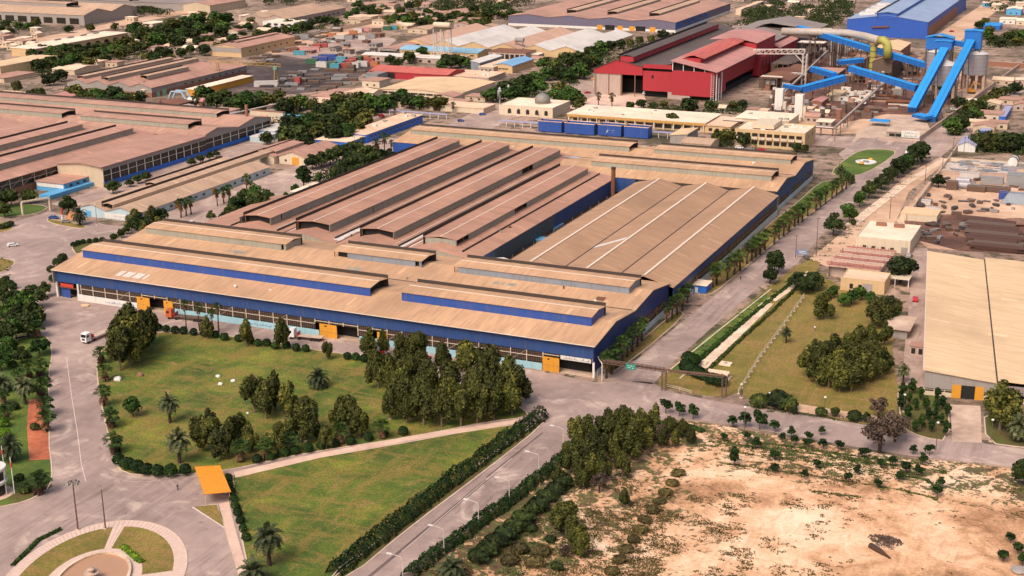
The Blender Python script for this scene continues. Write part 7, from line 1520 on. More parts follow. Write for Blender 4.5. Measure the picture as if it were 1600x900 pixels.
clutter([(520,150),(600,120),(780,130),(770,170),(620,170)], 12, 54, 'low_shed', 'shed', 'low flat shed tucked between trees and the straw-coloured hall', 'sheds tucked by the straw-coloured hall', (7,14), None, (M_flat, M_roof_pk))
clutter([(1120,170),(1300,165),(1310,205),(1130,200)], 20, 55, 'service_block', 'shed', 'low service block between offices and works yard', 'service blocks behind the offices', (4,9), (M_pinkw, M_cream, M_greyw), (M_flat, M_flatw, M_roof_pk), (2,4))
clutter([(1500,160),(1600,110),(1600,220),(1540,215)], 10, 56, 'street_house', 'house', 'low house in the plots across the street from the silos', 'houses across from the silos', (8,13), None, (M_flatw, M_flat, M_roof_pk))
clutter([(290,168),(450,172),(440,205),(340,205)], 30, 57, 'yard_unit', 'plant', 'rusty plant unit in the crowded pipe yard', 'plant units of the pipe yard', (2.5,6), (M_steelbrown, M_brick, M_cream, M_steelgrey), (M_roof_pk, M_greyroof, M_rustroof), (1.5,4), 8)
clutter([(1130,0),(1320,0),(1320,40),(1200,46)], 10, 58, 'small_house', 'house', 'pale roof among the far woods near the royal blue hall', 'pale roofs in the far woods', (7,12), None, None)
clutter([(0,52),(60,50),(60,82),(0,82)], 12, 59, 'small_house', 'house', 'small house crowded at the arcade end', 'crowded houses at the arcade end', (5,9), None, (M_flatw, M_flat, M_greyroof), mind=8)
for i, (x, y) in enumerate(scatter([(1445,304),(1600,318),(1600,334),(1440,338)], 26, 61, 5)+scatter([(1415,348),(1510,345),(1505,390),(1430,376)], 22, 62, 5)+scatter([(1470,275),(1600,284),(1600,300),(1480,300)], 20, 63, 6)+scatter([(1590,340),(1600,340),(1600,396),(1592,396)], 6, 64, 4)): crate('loose scrap piece lying about the reddish scrap yard', 'scrap', x, y, RND.uniform(1,4.5), RND.uniform(.6,2.2), RND.uniform(.4,1.6), RND.choice(('brown','brown','grey','brown','black')), RND.uniform(0,3), 'scrap_piece', 'loose scrap of the scrap yard')
for i, (x, y) in enumerate(scatter([(395,140),(470,108),(575,112),(530,138),(440,148)], 40, 65, 8)): crate('dark flat stack of sheet or billets in the coal yard', 'stack', x, y, RND.uniform(4,12), RND.uniform(2,5), RND.uniform(.6,2.4), RND.choice(('brown','brown','grey','black')), .3, 'billet_stack', 'dark stacks in the coal yard')
# people
def person(label, px, py, shirt, legs, rz, stride=.25):
    bm = bmesh.new(); ly = bm.verts.layers.skin.verify()
    J = {'pel':(0,0,.95,.15),'ch':(0,0,1.32,.17),'nk':(0,0,1.5,.06),'hd':(0.02,0,1.66,.11),'top':(0.02,0,1.76,.07),'kl':(stride*.6,.1,.5,.075),'fl':(stride*.5,.11,.06,.05),'tl':(stride*.5+.16,.11,.04,.04),'kr':(-stride*.3,-.1,.5,.075),'fr':(-stride,-.11,.07,.05),'tr':(-stride+.16,-.11,.04,.04),'sl':(0,.2,1.42,.07),'el':(-.06,.27,1.15,.05),'hl':(.06,.28,.9,.035),'sr':(0,-.2,1.42,.07),'er':(.04,-.27,1.15,.05),'hr':(.16,-.26,.92,.035)}
    v = {}
    for k_, (x, y, z, r_) in J.items(): v[k_] = bm.verts.new((x, y, z)); v[k_][ly].radius = (r_, r_)
    v['pel'][ly].use_root = True
    for a_, b_ in (('pel','ch'),('ch','nk'),('nk','hd'),('hd','top'),('pel','kl'),('kl','fl'),('fl','tl'),('pel','kr'),('kr','fr'),('fr','tr'),('ch','sl'),('sl','el'),('el','hl'),('ch','sr'),('sr','er'),('er','hr')): bm.edges.new((v[a_], v[b_]))
    me = bpy.data.meshes.new('person'); bm.to_mesh(me); bm.free(); o = bpy.data.objects.new('person', me); COL.objects.link(o)
    o.modifiers.new('s', 'SKIN'); sub = o.modifiers.new('d', 'SUBSURF'); sub.levels = 1; sub.render_levels = 1
    me2 = bpy.data.meshes.new_from_object(o.evaluated_get(bpy.context.evaluated_depsgraph_get())); o.modifiers.clear(); o.data = me2
    for mt in (legs, shirt, plain('skin_tone', lin((150,104,80)), .6), plain('dark_hair', (.015,.012,.01), .8)): me2.materials.append(mt)
    for p_ in me2.polygons: z = p_.center.z; p_.material_index = 3 if z > 1.7 else 2 if z > 1.5 or (z < .98 and abs(p_.center.y) > .22) else 1 if z > .95 else 0
    q = G(px, py, .02); o.location = (q.x, q.y, .12 if py < 520 and px > 1260 else .02); o.rotation_euler = (0,0,rz); return tag(o, label, 'person')
person('person in a white shirt walking on the east field near a gum tree', 1273, 517, plain('white_cloth', (.7,.68,.65)), plain('dark_cloth', (.04,.03,.04)), 1.2)
person('person in dark clothes walking on the hall side road', 1157, 438, MATS['dark_cloth'], MATS['dark_cloth'], 1.0); person('person in blue walking near the oval lawn', 1311, 259, plain('blue_cloth', (.03,.06,.3)), MATS['dark_cloth'], .6); person('person in dark clothes on the plaza near the canopy', 278, 766, MATS['dark_cloth'], MATS['dark_cloth'], 2.0)
# oval lawn ornament
p = G(1353,254); t = thing('garden_ornament', 'white ring-edged pond ornament with orange tips on the oval lawn', 'pond', (p.x,p.y,0)); m_ = MB(); m_.lathe([(5.2,.14),(5.2,.6),(4.0,.7),(3.9,.3),(0,.3)], (p.x,p.y,0), 28); m_.build('basin', M_white, t); m_ = MB(); m_.lathe([(1.6,.31),(1.6,.9),(0,1.0)], (p.x,p.y,0), 16); m_.build('islet', M_steelgrey, t)
for s in (-1, 1): m_ = MB(); m_.lathe([(1.3,.5),(1.2,.9),(.3,1.5),(0,1.6)], (p.x+s*4.3*.3, p.y+s*5.4,0), 12); m_.build('bollard', M_yellow, t)
# ------------------------------------------------------------------ vegetation
M_leaf_euc = leafmat('gum_leaves', lin((34,38,20)), lin((82,84,36)), lin((128,120,54)))
M_leaf_dark = leafmat('dark_leaves', lin((26,34,20)), lin((58,70,32)), lin((96,100,42)))
M_leaf_green = leafmat('green_leaves', lin((28,44,20)), lin((62,88,34)), lin((96,116,44)))
M_leaf_bright = leafmat('bright_leaves', lin((46,72,16)), lin((96,128,30)), lin((140,156,44)))
M_leaf_grey = leafmat('dry_twigs', lin((48,40,36)), lin((96,80,68)), lin((128,106,86)))
M_leaf_olive = leafmat('olive_leaves', lin((50,44,28)), lin((92,82,48)), lin((126,106,62)))
M_leaf_palm = leafmat('palm_leaves', lin((24,40,20)), lin((62,84,34)), lin((112,116,50)))
M_leaf_date = leafmat('date_fronds', lin((34,42,28)), lin((80,86,56)), lin((118,116,80)))
M_leaf_hedge = leafmat('hedge_leaves', lin((18,32,16)), lin((44,66,26)), lin((72,92,34)))
M_leaf_red = leafmat('red_blossom', lin((110,14,34)), lin((170,24,52)))
M_bark = plain('bark', lin((112,92,76)), .95, var=.25, scale=2)
M_bark_d = plain('dark_bark', lin((66,50,40)), .95, var=.25, scale=2)
M_deadfrond = plain('dead_fronds', lin((104,78,52)), .95, var=.3, scale=3)
M_deadfrond2 = plain('brown_dead_fronds', lin((70,46,32)), .95, var=.3, scale=3)

def leafq(mb, p, nrm, s, r, el=1.0):
    """One small leaf spray: a bent quad facing roughly along nrm."""
    nrm = (nrm + Vector((r.uniform(-1,1), r.uniform(-1,1), r.uniform(-1,1)))*.75)
    if nrm.length < .1: nrm = Vector((0,0,1))
    nrm.normalize(); a = nrm.cross(Vector((r.uniform(-1,1), r.uniform(-1,1), r.uniform(-.5,.5))))
    if a.length < .05: a = nrm.orthogonal()
    a.normalize(); b = nrm.cross(a); a *= s*r.uniform(.7, 1.2)*el; b *= s*r.uniform(.5, .9)
    mb.face([p-a-b*.5, p+b*-1, p+a-b*.3, p+a*.6+b, p-a*.5+b*.9])
def crown(mb, c, R, nclump, nleaf, ls, r, cr=.42, low=-.7, irregular=.25):
    """Leaf clumps spread through an uneven ellipsoid with radii R."""
    k = 0
    while k < nclump:
        d = rdir(r)
        if d.z < low: continue
        rad = r.uniform(.35, 1)**.5*(1+r.uniform(-irregular, irregular))
        p = Vector((c[0]+d.x*R[0]*rad*.75, c[1]+d.y*R[1]*rad*.75, c[2]+d.z*R[2]*rad*.8)); k += 1
        q = min(R)*cr*r.uniform(.7, 1.35)
        for _ in range(nleaf):
            e = rdir(r)
            if e.z < -.55 and r.random() < .6: e.z *= -1
            leafq(mb, p+Vector((e.x*q, e.y*q, e.z*q*.8))*r.uniform(.75, 1.05), e, ls, r)
def proto_tree(name, mat, seed, h, R, zc, nclump, nleaf, ls, trunk_r=.22, bark=None, parts=True, cr=.42, low=-.7, multi=1, lean=0):
    r = random.Random(seed); root = thing(name, '', 'tree'); 
    t = MB()
    tops = []
    for m_ in range(multi):
        a0 = r.uniform(0, 6.28); ln = lean+r.uniform(0, .12)*h*(multi > 1)
        top = Vector((cos(a0)*ln, sin(a0)*ln, zc))
        pts = [Vector((0,0,-.2)), Vector((top.x*.25, top.y*.25, zc*.35)), Vector((top.x*.6, top.y*.6, zc*.7)), top]
        t.tube(pts, [trunk_r*1.25, trunk_r, trunk_r*.75, trunk_r*.35], 6, bark or M_bark)
        for k in range(5):
            a = r.uniform(0, 6.28); s = pts[2].lerp(pts[3], r.random())
            e = s+Vector((cos(a)*R[0]*.6, sin(a)*R[1]*.6, R[2]*r.uniform(.1, .6)))
            t.tube([s, (s+e)/2+Vector((0,0,.15*R[2])), e], [trunk_r*.4, trunk_r*.28, trunk_r*.12], 5, bark or M_bark)
    c = MB(); crown(c, (0, 0, zc), R, nclump, nleaf, ls, r, cr, low)
    if parts:
        t.build('trunk', bark or M_bark, root); c.build('crown', mat, root)
    else:
        COL.objects.unlink(root); bpy.data.objects.remove(root)
        for i, f in enumerate(c.f): t.face([c.v[j] for j in f], mat)
        root = t.build(name, mat); root['category'] = 'tree'
    kids(root); root.location = (0, 0, -500); PROTOS.append(root); return root
PROTOS = []
def proto_gum(seed, h, R, nlobe):
    """Tall ragged gum: several upright lobes of hanging foliage on forked limbs, foliage almost to the ground, gaps between lobes."""
    r = random.Random(seed); root = thing('gum_tree', '', 'tree'); t = MB(); c = MB(); t.tube([(0,0,-.2),(.1,0,h*.2),(.2,.1,h*.5),(.1,.15,h*.8)], [.3,.24,.15,.06], 6)
    for k in range(nlobe):
        a = k*2.4+r.uniform(-.5,.5); q = R*(.15 if k == 0 else r.uniform(.45, .95)); top = h*(.97 if k == 0 else r.uniform(.5, .95)); bot = max(h*.14, top-h*r.uniform(.38, .6)); x, y = cos(a)*q, sin(a)*q; rr = R*r.uniform(.38, .66); zc = (top+bot)/2; hz = (top-bot)/2
        t.tube([(.1,0,h*.22), (x*.5,y*.5,bot*.6+zc*.4), (x,y,zc)], [.16,.1,.05], 5)
        for _ in range(int(330*rr/1.2)):
            e = rdir(r); s = r.uniform(.55, 1.05); tz = e.z*hz*s; w = (1-.22*max(0, e.z)**2)*(1+.35*noise.noise(Vector((e.x*1.7+seed, e.y*1.7, tz*.9))))
            leafq(c, Vector((x+e.x*rr*s*w, y+e.y*rr*s*w, zc+tz)), Vector((e.x, e.y, e.z*.6+.2)), .31, r, 1.15)
    t.build('trunk', M_bark, root); c.build('crown', M_leaf_euc, root); kids(root); root.location = (0,0,-500); PROTOS.append(root); return root
EUC = [proto_gum(10+i, 11, (2.6,3.0,2.3,3.2,2.7,2.9)[i], (7,8,6,9,7,8)[i]) for i in range(6)]
SHD = [proto_tree('shade_tree', M_leaf_dark, 30+i, 7, ((3.0,3.0,2.9),(3.3,3.0,2.8),(2.8,2.9,3.1))[i], 4.1, 28, 60, .38, .22, M_bark_d, cr=.42) for i in range(3)]
GRN = [proto_tree('green_tree', M_leaf_green, 40+i, 7, ((3.0,2.8,3.0),(3.4,3.2,2.9))[i], 4.1, 28, 60, .38, .2, M_bark_d) for i in range(2)]
SPR = [proto_tree('spreading_tree', M_leaf_hedge, 50, 5, (4.3,3.8,1.5), 3.6, 30, 60, .36, .3, M_bark, cr=.6, lean=.6)]
BRE = [proto_tree('bare_tree', M_leaf_grey, 60+i, 7, (4.2,4.0,2.9), 4.8, 34, 42, .30, .28, M_bark_d, cr=.34, multi=3) for i in range(2)]
FAR = [proto_tree(('dark_tree','olive_tree','leafy_tree','bushy_tree')[i], (M_leaf_dark, M_leaf_euc, M_leaf_green, M_leaf_dark)[i], 70+i, 7, ((3.7,3.6,3.4),(3.5,3.4,3.7),(4.0,3.9,3.2),(3.3,3.3,3.5))[i], 3.8, 20, 40, .58, .2, M_bark_d, parts=False, cr=.46) for i in range(4)]
SAP = [proto_tree('sapling', M_leaf_hedge, 80+i, 3, (1.05,1.0,1.25), 2.3, 9, 40, .24, .06, M_bark_d, cr=.55, low=-.9) for i in range(3)]
CYP = [proto_tree('slim_evergreen', M_leaf_hedge, 90+i, 8, (1.3,1.3,3.4), 4.2, 22, 46, .34, .14, M_bark_d, cr=.62, low=-1) for i in range(2)]

def proto_shrub(name, mat, seed, R, n, ls, low=-.4, cat='shrub'):
    r = random.Random(seed); mb = MB()
    for _ in range(n):
        e = rdir(r)
        if e.z < low: e.z = -e.z
        k = r.uniform(.86, 1.04)*(1+.12*noise.noise(e*2.2+Vector((seed,0,0))))
        leafq(mb, Vector((e.x*R[0]*k, e.y*R[1]*k, R[2]*.92+e.z*R[2]*k)), e, ls, r)
    mb.tube([(0,0,-.1), (0,0,R[2])], [.1, .06], 5, M_bark_d) if False else None
    o = mb.build(name, mat); o['category'] = cat; kids(o); o.location = (0,0,-500); PROTOS.append(o); return o
BAL = [proto_shrub('round_shrub', M_leaf_hedge, 100+i, (1.3,1.3,1.25), 420, .26) for i in range(2)]
BSH = [proto_shrub('loose_bush', M_leaf_dark, 110+i, ((1.6,1.4,1.1),(1.3,1.7,1.3))[i], 380, .32) for i in range(2)]
BGB = [proto_shrub('bright_bush', M_leaf_bright, 120, (1.6,1.5,1.5), 420, .30)]
OLB = [proto_shrub('dry_bush', M_leaf_olive, 130+i, (1.3,1.2,.8), 260, .28) for i in range(2)]
REDB = [proto_shrub('flowering_bush', M_leaf_red, 140, (1.9,1.9,1.5), 320, .34)]

def proto_fan(seed, h, skirt=True):
    r = random.Random(seed); root = thing('fan_palm', '', 'palm'); t = MB()
    t.tube([(0,0,-.2),(0.1,0,h*.3),(.05,.1,h*.7),(0,0,h)], [.34,.25,.2,.19], 8); t.build('trunk', M_bark_d, root)
    if skirt:
        s = MB()
        for _ in range(60):
            a = r.uniform(0, 6.28); z = h-r.uniform(.1, 1.9); p = Vector((cos(a)*.32, sin(a)*.32, z)); d = Vector((cos(a)*r.uniform(.2,.8), sin(a)*r.uniform(.2,.8), -r.uniform(.9,1.5)))
            u = Vector((-sin(a), cos(a), 0))*.22; s.face([p-u*.3, p+u*.3, p+d+u, p+d-u])
        s.build('dead_frond_skirt', (M_deadfrond, M_deadfrond2)[seed % 2], root)
    c = MB()
    for k in range(34):
        a = k*2.39996+r.uniform(-.3,.3); el = radians(r.uniform(-35, 80)); st = r.uniform(.9, 1.5)
        d = Vector((cos(a)*cos(el), sin(a)*cos(el), sin(el))); b = Vector((0,0,h+.1)); m_ = b+d*st
        c.bar(b, m_, .06, .05); u = d.cross(Vector((0,0,1)))
        if u.length < .05: u = Vector((1,0,0))
        u.normalize(); w = u.cross(d); fr = r.uniform(.8, 1.05); dr = -.25-.3*max(0, cos(el))
        for q in range(9):
            x0 = radians(-95+q*21); x1 = radians(-95+q*21+15)
            e0 = d*cos(x0)+u*sin(x0); e1 = d*cos(x1)+u*sin(x1); em = (e0+e1)*.5
            c.face([m_, m_+e0*fr*.6+w*.06, m_+em*fr+Vector((0,0,dr*.6)), m_+e1*fr*.6-w*.04])
    c.build('crown', M_leaf_palm, root); kids(root); root.location = (0,0,-500); PROTOS.append(root); return root
FAN = [proto_fan(i, hh) for i, hh in enumerate((6.4, 7.4, 5.6))]; FANS = [proto_fan(9, 3.0), proto_fan(10, 3.6)]; FANT = [proto_fan(11, 15.0), proto_fan(12, 10.5)]
def proto_date(seed, h, n=38, L=3.0):
    r = random.Random(seed); root = thing('date_palm', '', 'palm'); t = MB()
    t.tube([(0,0,-.2),(0,0,h*.5),(0,0,h)], [.42,.34,.36], 8); t.build('trunk', M_bark_d, root)
    c = MB()
    for k in range(n):
        a = k*2.39996; el = radians(85-115*(k/n)**.8+r.uniform(-8,8)); d = Vector((cos(a)*cos(el), sin(a)*cos(el), sin(el))); u = Vector((-sin(a), cos(a), 0))
        p = Vector((0,0,h)); pts = [p]; v = d.copy()
        for s in range(7): p = p+v*(L/7); pts.append(p); v = (v+Vector((0,0,-.17-.05*s))).normalized()
        for s in range(7):
            q, e = pts[s], pts[s+1]; wl = .62*sin(pi*(s+1.2)/8.4)
            for sg in (-1, 1):
                dn = (e-q)*.9
                c.face([q, q+(e-q)*.4, q+dn+u*sg*wl*.8+Vector((0,0,.10)), q+dn*.6+u*sg*wl+Vector((0,0,.12))])
                c.face([q+(e-q)*.5, e, e+dn*.6+u*sg*wl*.8+Vector((0,0,.08)), e+dn*.2+u*sg*wl+Vector((0,0,.12))])
    c.build('crown', M_leaf_date, root); kids(root); root.location = (0,0,-500); PROTOS.append(root); return root
DAT = [proto_date(1, 3.4), proto_date(2, 5.0), proto_date(3, 2.0)]

TR = random.Random(42)
def plant(protos, px, py, h=None, label='', group=None, z=0.0, base=None, wide=1.0):
    """One plant at the ground point seen at pixel (px, py), scaled to height h (m)."""
    p = G(px, py, z); pr = TR.choice(protos); s = TR.uniform(1.15, 1.4)
    if h: s = h/HT[pr.name]
    sc = (s*wide*TR.uniform(.92,1.08), s*wide*TR.uniform(.92,1.08), s)
    return copy_tree(pr, (p.x, p.y, z), TR.uniform(0, 6.28), sc, label, group)
HT = {}
for o in PROTOS:
    zs = [v.co.z for ob in ([o] if o.type == 'MESH' else o.children) for v in ob.data.vertices]; HT[o.name] = max(zs)
def grove(protos, pts, h, label, group, wide=1.0):
    k = 1.32 if protos is FAR else 1.0
    for q in pts: plant(protos, q[0], q[1]+(1.5 if protos is FAR else 0), (q[2] if len(q) > 2 else h)*k*TR.uniform(.85,1.12), label, group, wide=wide)
def row(protos, pts, h, fmt, group, wide=1.0):
    """A countable row: each label carries its place counted from the named end."""
    for i, q in enumerate(pts): plant(protos, q[0], q[1], (q[2] if len(q) > 2 else h)*TR.uniform(.94,1.06), fmt.format(ORD[i]), group, wide=wide)
# lawn and forecourt of the big hall
grove(EUC, [(188,580,16),(203,574,16),(218,566,16),(228,550,15),(186,566,12),(238,535,13),(207,547,15),(196,560,15),(222,540,14)], 15, 'dark gum tree in the clump at the lawn corner by the parked lorry', 'gum trees at the lawn corner', .92)
grove(EUC, [(330,684),(318,704),(346,718,8),(362,698),(332,705),(378,690,9),(392,705,8),(440,695,8),(428,712,7)], 10, 'gum tree in the low grove behind the orange canopy', 'gum trees behind the orange canopy', 1.1)
grove(EUC, [(398,645),(430,642,12),(416,655),(452,648,10),(470,692),(491,690),(482,672,10),(545,682,11),(562,684,9),(528,672,9),(510,702,7)], 11, 'gum tree in the middle grove of the big lawn', 'gum trees in the middle of the lawn', .98)
grove(EUC, [(578,566,11),(600,556,10),(628,572),(655,578),(692,588),(728,596),(762,606),(795,616),(592,606),(612,615),(642,618),(672,620),(702,624),(733,628),(762,634),(790,636),(812,632),(612,654,11),(636,660),(662,664),(690,668),(720,667),(746,662),(772,657),(800,649),(626,638),(660,642),(704,646),(748,644),(784,640),(586,585,9)], 12.5, 'gum tree in the dense grove before the big hall front', 'gum trees before the big hall front', .88)
row(EUC, [(325,530,9),(385,542,10),(442,546,11),(512,562,6)], 9, '{} gum tree from the lorry end along the lawn hedge', 'gum trees along the lawn hedge', .9)
plant(GRN, 208, 651, 6.2, 'round dark tree standing alone on the lawn beside the avenue')
row(BAL, [(247,517),(260,519),(274,521),(287,522),(303,524),(320,526),(337,528),(351,532),(373,534),(391,537),(403,541),(417,541),(430,546),(448,545),(463,549),(478,550),(543,562),(556,563),(570,566),(640,580)], 2.7, '{} round clipped shrub from the lorry along the forecourt edge', 'round shrubs along the forecourt')
row(BAL, [(186,727),(200,733),(215,738),(230,742),(247,745),(267,745),(290,742)], 3.4, '{} big round shrub from the avenue along the lawn bottom', 'round shrubs at the lawn bottom')
row(BAL, [(402,724),(424,719),(444,714),(462,710),(482,707),(502,702),(522,699),(548,695),(576,689),(600,684),(630,680)], 2.6, '{} dark shrub from the canopy along the lawn path', 'shrubs along the lawn path')
row(BAL, [(357,752),(359,763),(362,773),(365,784),(368,795),(372,806),(376,818),(380,831),(385,845)], 2.2, '{} small round shrub below the canopy beside the pavement', 'shrubs beside the pavement')
for q, l in (((266,661),'date palm on bare soil of the lawn near a rounded tree'),((498,606),'spiky date palm alone in the upper lawn'),((281,724),'date palm on the lower lawn above the round shrubs'),((421,884),'date palm in the lower lawn below the canopy'),((396,912),'date palm cut by the bottom picture edge')): plant(DAT, *q, None, l)
row(FANS, [(158,568),(164,596),(163,634),(174,668),(179,708)], 6.2, '{} fan palm from the parked lorry down the lawn side of the avenue', 'fan palms on the lawn side of the avenue', 1.25)
row(FANS, [(376,722),(415,718),(453,707),(530,694),(596,686)], 6.0, '{} fan palm from the canopy along the grove edge', 'fan palms along the grove edge', 1.2)
row(FANT[1:], [(291,514,11),(312,517,10),(342,518,10.5),(333,523,9)], 10, '{} tall fan palm from the yellow doors before the hall front', 'tall palms before the hall front', 1.0)
# west garden
grove(SHD+GRN, [(12,508),(38,502,10),(50,510,9),(8,540),(26,532),(45,528),(4,470,6),(20,485,8),(30,515,9),(60,512,7),(15,560,7),(35,568,6),(2,580,7),(52,482,8)], 8, 'bushy tree in the crowded garden corner west of the avenue', 'garden trees west of the avenue', 1.1)
plant(SPR, 62, 556, 5.4, 'flat spreading tree leaning over the avenue', wide=1.0)
row(FANS, [(58,528),(64,588),(66,620),(71,650),(73,674),(63,772)], 6.4, '{} fan palm from the top in the garden edge west of the avenue', 'fan palms west of the avenue', 1.3)
grove(FANS, [(46,592,5.5),(6,632,5.5),(10,657,5),(30,602,5.5)], 5.5, 'fan palm within the garden west of the avenue', 'fan palms inside the west garden', 1.2)
plant(DAT, 40, 632, None, 'greyish date palm inside the garden west of the avenue'); plant(DAT, 2, 612, None, 'date palm at the picture edge in the west garden'); plant(DAT, 18, 722, None, 'date palm beside the two flagpoles')
row(BGB, [(2,650),(6,668),(7,684),(8,702),(4,718)], 3.2, '{} bright green bush from the top at the picture edge', 'bright bushes at the picture edge', 1.1)
grove(BSH, [(55,672),(40,560),(20,575),(50,612),(22,640),(60,540),(70,598),(66,755),(40,770),(30,752)], 2.4, 'low garden bush between the palms west of the avenue', 'garden bushes west of the avenue')
grove(BSH, [(2,445),(9,440),(14,448),(20,452),(5,452),(3,358),(10,356),(16,354)], 2.6, 'bush on the planted islands of the west junction', 'bushes on the junction islands')
plant(SHD, 70, 464, 6, 'dark tree at the west corner of the big hall', wide=.9)
grove(BSH, [(80,425),(90,416),(98,408),(84,440)], 3, 'bush between junction and the hall corner', 'bushes at the hall corner')
row(BAL, [(115,386),(122,383),(130,381),(140,380),(150,379),(160,378)], 2.2, '{} clipped shrub from the junction on the wedge-shaped bed', 'shrubs on the wedge-shaped bed')
grove(SHD, [(190,372,4),(198,366,5),(178,378,3.5)], 4, 'small tree beside the big hall back corner', 'small trees at the back corner')
grove(SHD, [(4,325,9),(18,322,8),(48,318,8),(8,340,8)], 8, 'dark shade tree by the gate lawn at the picture edge', 'shade trees by the gate lawn', 1.15)
plant(SHD, 108, 334, 8.5, 'large dark shade tree before the workshop front', wide=1.2); plant(SHD, 177, 303, 6.5, 'dark tree at the foot of the pink gable wall', wide=1.2)
grove(SHD, [(203,292,4.5),(216,287,4.5),(230,283,4.5),(300,260,5),(314,255,5),(328,250,5),(338,246,4.5)], 5, 'bushy tree along the blue base wall of the rolling hall', 'trees along the blue base wall', 1.2)
plant(DAT, 125, 352, None, 'date palm on the kerbed bed before the workshop')
grove(SHD+EUC, [(206,362,7.5),(220,366,9),(238,354,9),(226,372,8),(250,352,8),(212,350,7.5),(246,362,7)], 6.5, 'tree crowding the workshop east corner', 'trees at the workshop corner', 1.1)
row(FAN, [(283,340),(291,337),(299,335),(340,322),(350,318),(358,315),(386,297),(393,310)], 8.5, '{} fan palm from the banner along the workshop lane', 'fan palms along the workshop lane', 1.1)
grove(GRN+SHD, [(368,334,9),(378,330,9),(390,328,8),(402,338,11),(410,334,10),(398,320,9),(362,342,6),(330,345,5),(350,348,5),(384,318,8),(418,326,9)], 7, 'tree between the workshop lane and the hall roof', 'trees along the workshop lane')
# behind the big hall
row(SHD, [(488,265),(502,261),(516,257),(530,252),(543,249),(555,244)], 8.5, '{} dense tree from the yellow-doored workshop along its hedge line', 'trees along the workshop hedge line', 1.25)
grove(SHD, [(540,280),(554,277),(568,274),(582,270),(598,264),(610,259),(560,266),(590,256),(548,268),(575,262)], 10.5, 'dense dark tree against the back corner of the big hall', 'trees at the back of the big hall', 1.2)
plant(CYP, 475, 293, 11, 'tall evergreen beside the utility shed', wide=1.5); grove(GRN, [(462,304,5),(498,284,5),(520,281,5),(538,278,4.5),(447,312,4)], 5, 'small tree near the utility shed', 'small trees near the utility shed')
row(FANT[:1], [(590,268),(602,264)], 17.5, '{} of the two very tall fan palms by the long blue store', 'very tall palms by the blue store', 1.3); plant(FAN, 566, 236, 8, 'fan palm before the low blue annex'); plant(FAN, 612, 238, 7, 'fan palm between tall palms and the hall corner'); plant(FAN, 617, 182, 8, 'fan palm at the lavender walkway'); plant(FAN, 708, 176, 7, 'fan palm at the street bend')
# belt of trees in the middle distance
grove(FAR, [(415,168),(436,163),(446,178),(456,174),(470,170),(490,178),(505,190),(480,205),(465,220),(450,228),(500,218),(520,210),(535,195),(550,184),(565,180),(580,173),(596,175),(541,220),(522,224),(556,212),(572,200),(475,235),(530,170),(560,170),(515,180),(495,200),(455,205)], 8.5, 'dark tree in the dense belt west of the long blue store', 'trees in the middle belt', 1.2)
grove(FAR, [(602,168),(616,165),(640,168),(655,170),(670,170),(686,172),(628,160)], 7, 'tree in the line before the straw-coloured flat hall', 'trees before the straw-coloured hall', 1.2)
plant(REDB, 578, 193, 3.6, 'crimson flowering bush, larger of two beside the blue store'); plant(REDB, 596, 185, 2.8, 'crimson flowering bush, smaller of two beside the blue store')
plant(FAR, 417, 226, 7.5, 'single dark tree on the pavement by the pale blue shed'); plant(FAR, 440, 222, 6, 'dark tree between the blue sheds and cream workshop')
grove(FAR, [(790,150),(806,142),(822,138),(836,132),(815,152),(798,160),(770,158),(842,146)], 8, 'tree in the clump by the street before the prayer hall', 'trees by the prayer hall street', 1.3)
grove(FAR, [(866,156),(884,160),(898,162),(906,170),(890,150),(875,146)], 6.5, 'tree in the clump behind the silver dome', 'trees behind the silver dome', 1.3)
grove(FAR, [(855,124),(870,112),(886,104),(902,98),(922,90),(940,84),(930,102),(912,112),(890,128),(850,108),(876,124),(905,122),(920,104)], 8, 'tree in the belt along the west side of the red steelworks', 'trees beside the steelworks', 1.2)
grove(FAR, [(955,78),(970,75),(985,72),(1000,68),(1018,66),(1035,60),(960,68)], 6, 'tree in the line below the scalloped far hall', 'trees below the far hall', 1.1)
grove(FAR, [(985,170,3.5),(1002,168,4),(1020,170,4),(1036,168,4),(1110,172,5),(1145,172,5),(1160,168,4)], 4, 'tree at the foot of the red cladding', 'trees at the foot of the steelworks', 1.2)
plant(FAR, 1076, 176, 9.5, 'big round dark tree before the red cladding', wide=1.2); plant(FAR, 1050, 198, 8.5, 'round dark tree in front of the canteen', wide=1.0)
plant(FAN, 935, 166, 9, 'first palm by the canteen, nearer the dome'); plant(FAN, 956, 167, 9, 'second palm by the canteen, nearer the steelworks')
grove(FAR, [(1120,222,6),(1135,226,7),(1150,224,6),(1162,228,6),(1245,236,4),(1258,238,4)], 6, 'tree in the offices yard behind the big hall', 'trees in the offices yard')
# row of palms down the hall side road
row(FAN, [(947,591),(955,584),(963,576),(972,566),(980,558),(988,550),(996,542),(1003,533)], 8.6, '{} fan palm from the green sign along the big hall end wall', 'palms along the hall end wall', 1.45)
row(FAN, [(1042,505),(1050,499),(1058,492),(1066,485),(1074,474)], 8, '{} fan palm from the crossing in the short row before the blue hut', 'palms before the blue hut', 1.2)
row(FAN, [(1114,449),(1120,445),(1136,438),(1147,430),(1156,424),(1167,413),(1174,408),(1180,403),(1187,398),(1195,391),(1210,382),(1217,374),(1224,369),(1232,362),(1241,354),(1247,349),(1254,346),(1262,338),(1275,329),(1282,323),(1290,318),(1300,311),(1307,306),(1315,301),(1322,296)], 8.8, '{} fan palm from the blue hut along the hall side road', 'palms along the hall side road', 1.4)
plant(DAT[1:2], 1313, 283, 8.5, 'date palm at the end of the verge by the oval lawn'); plant(FAR, 1330, 287, 4.5, 'small dark tree beside the date palm by the oval lawn')
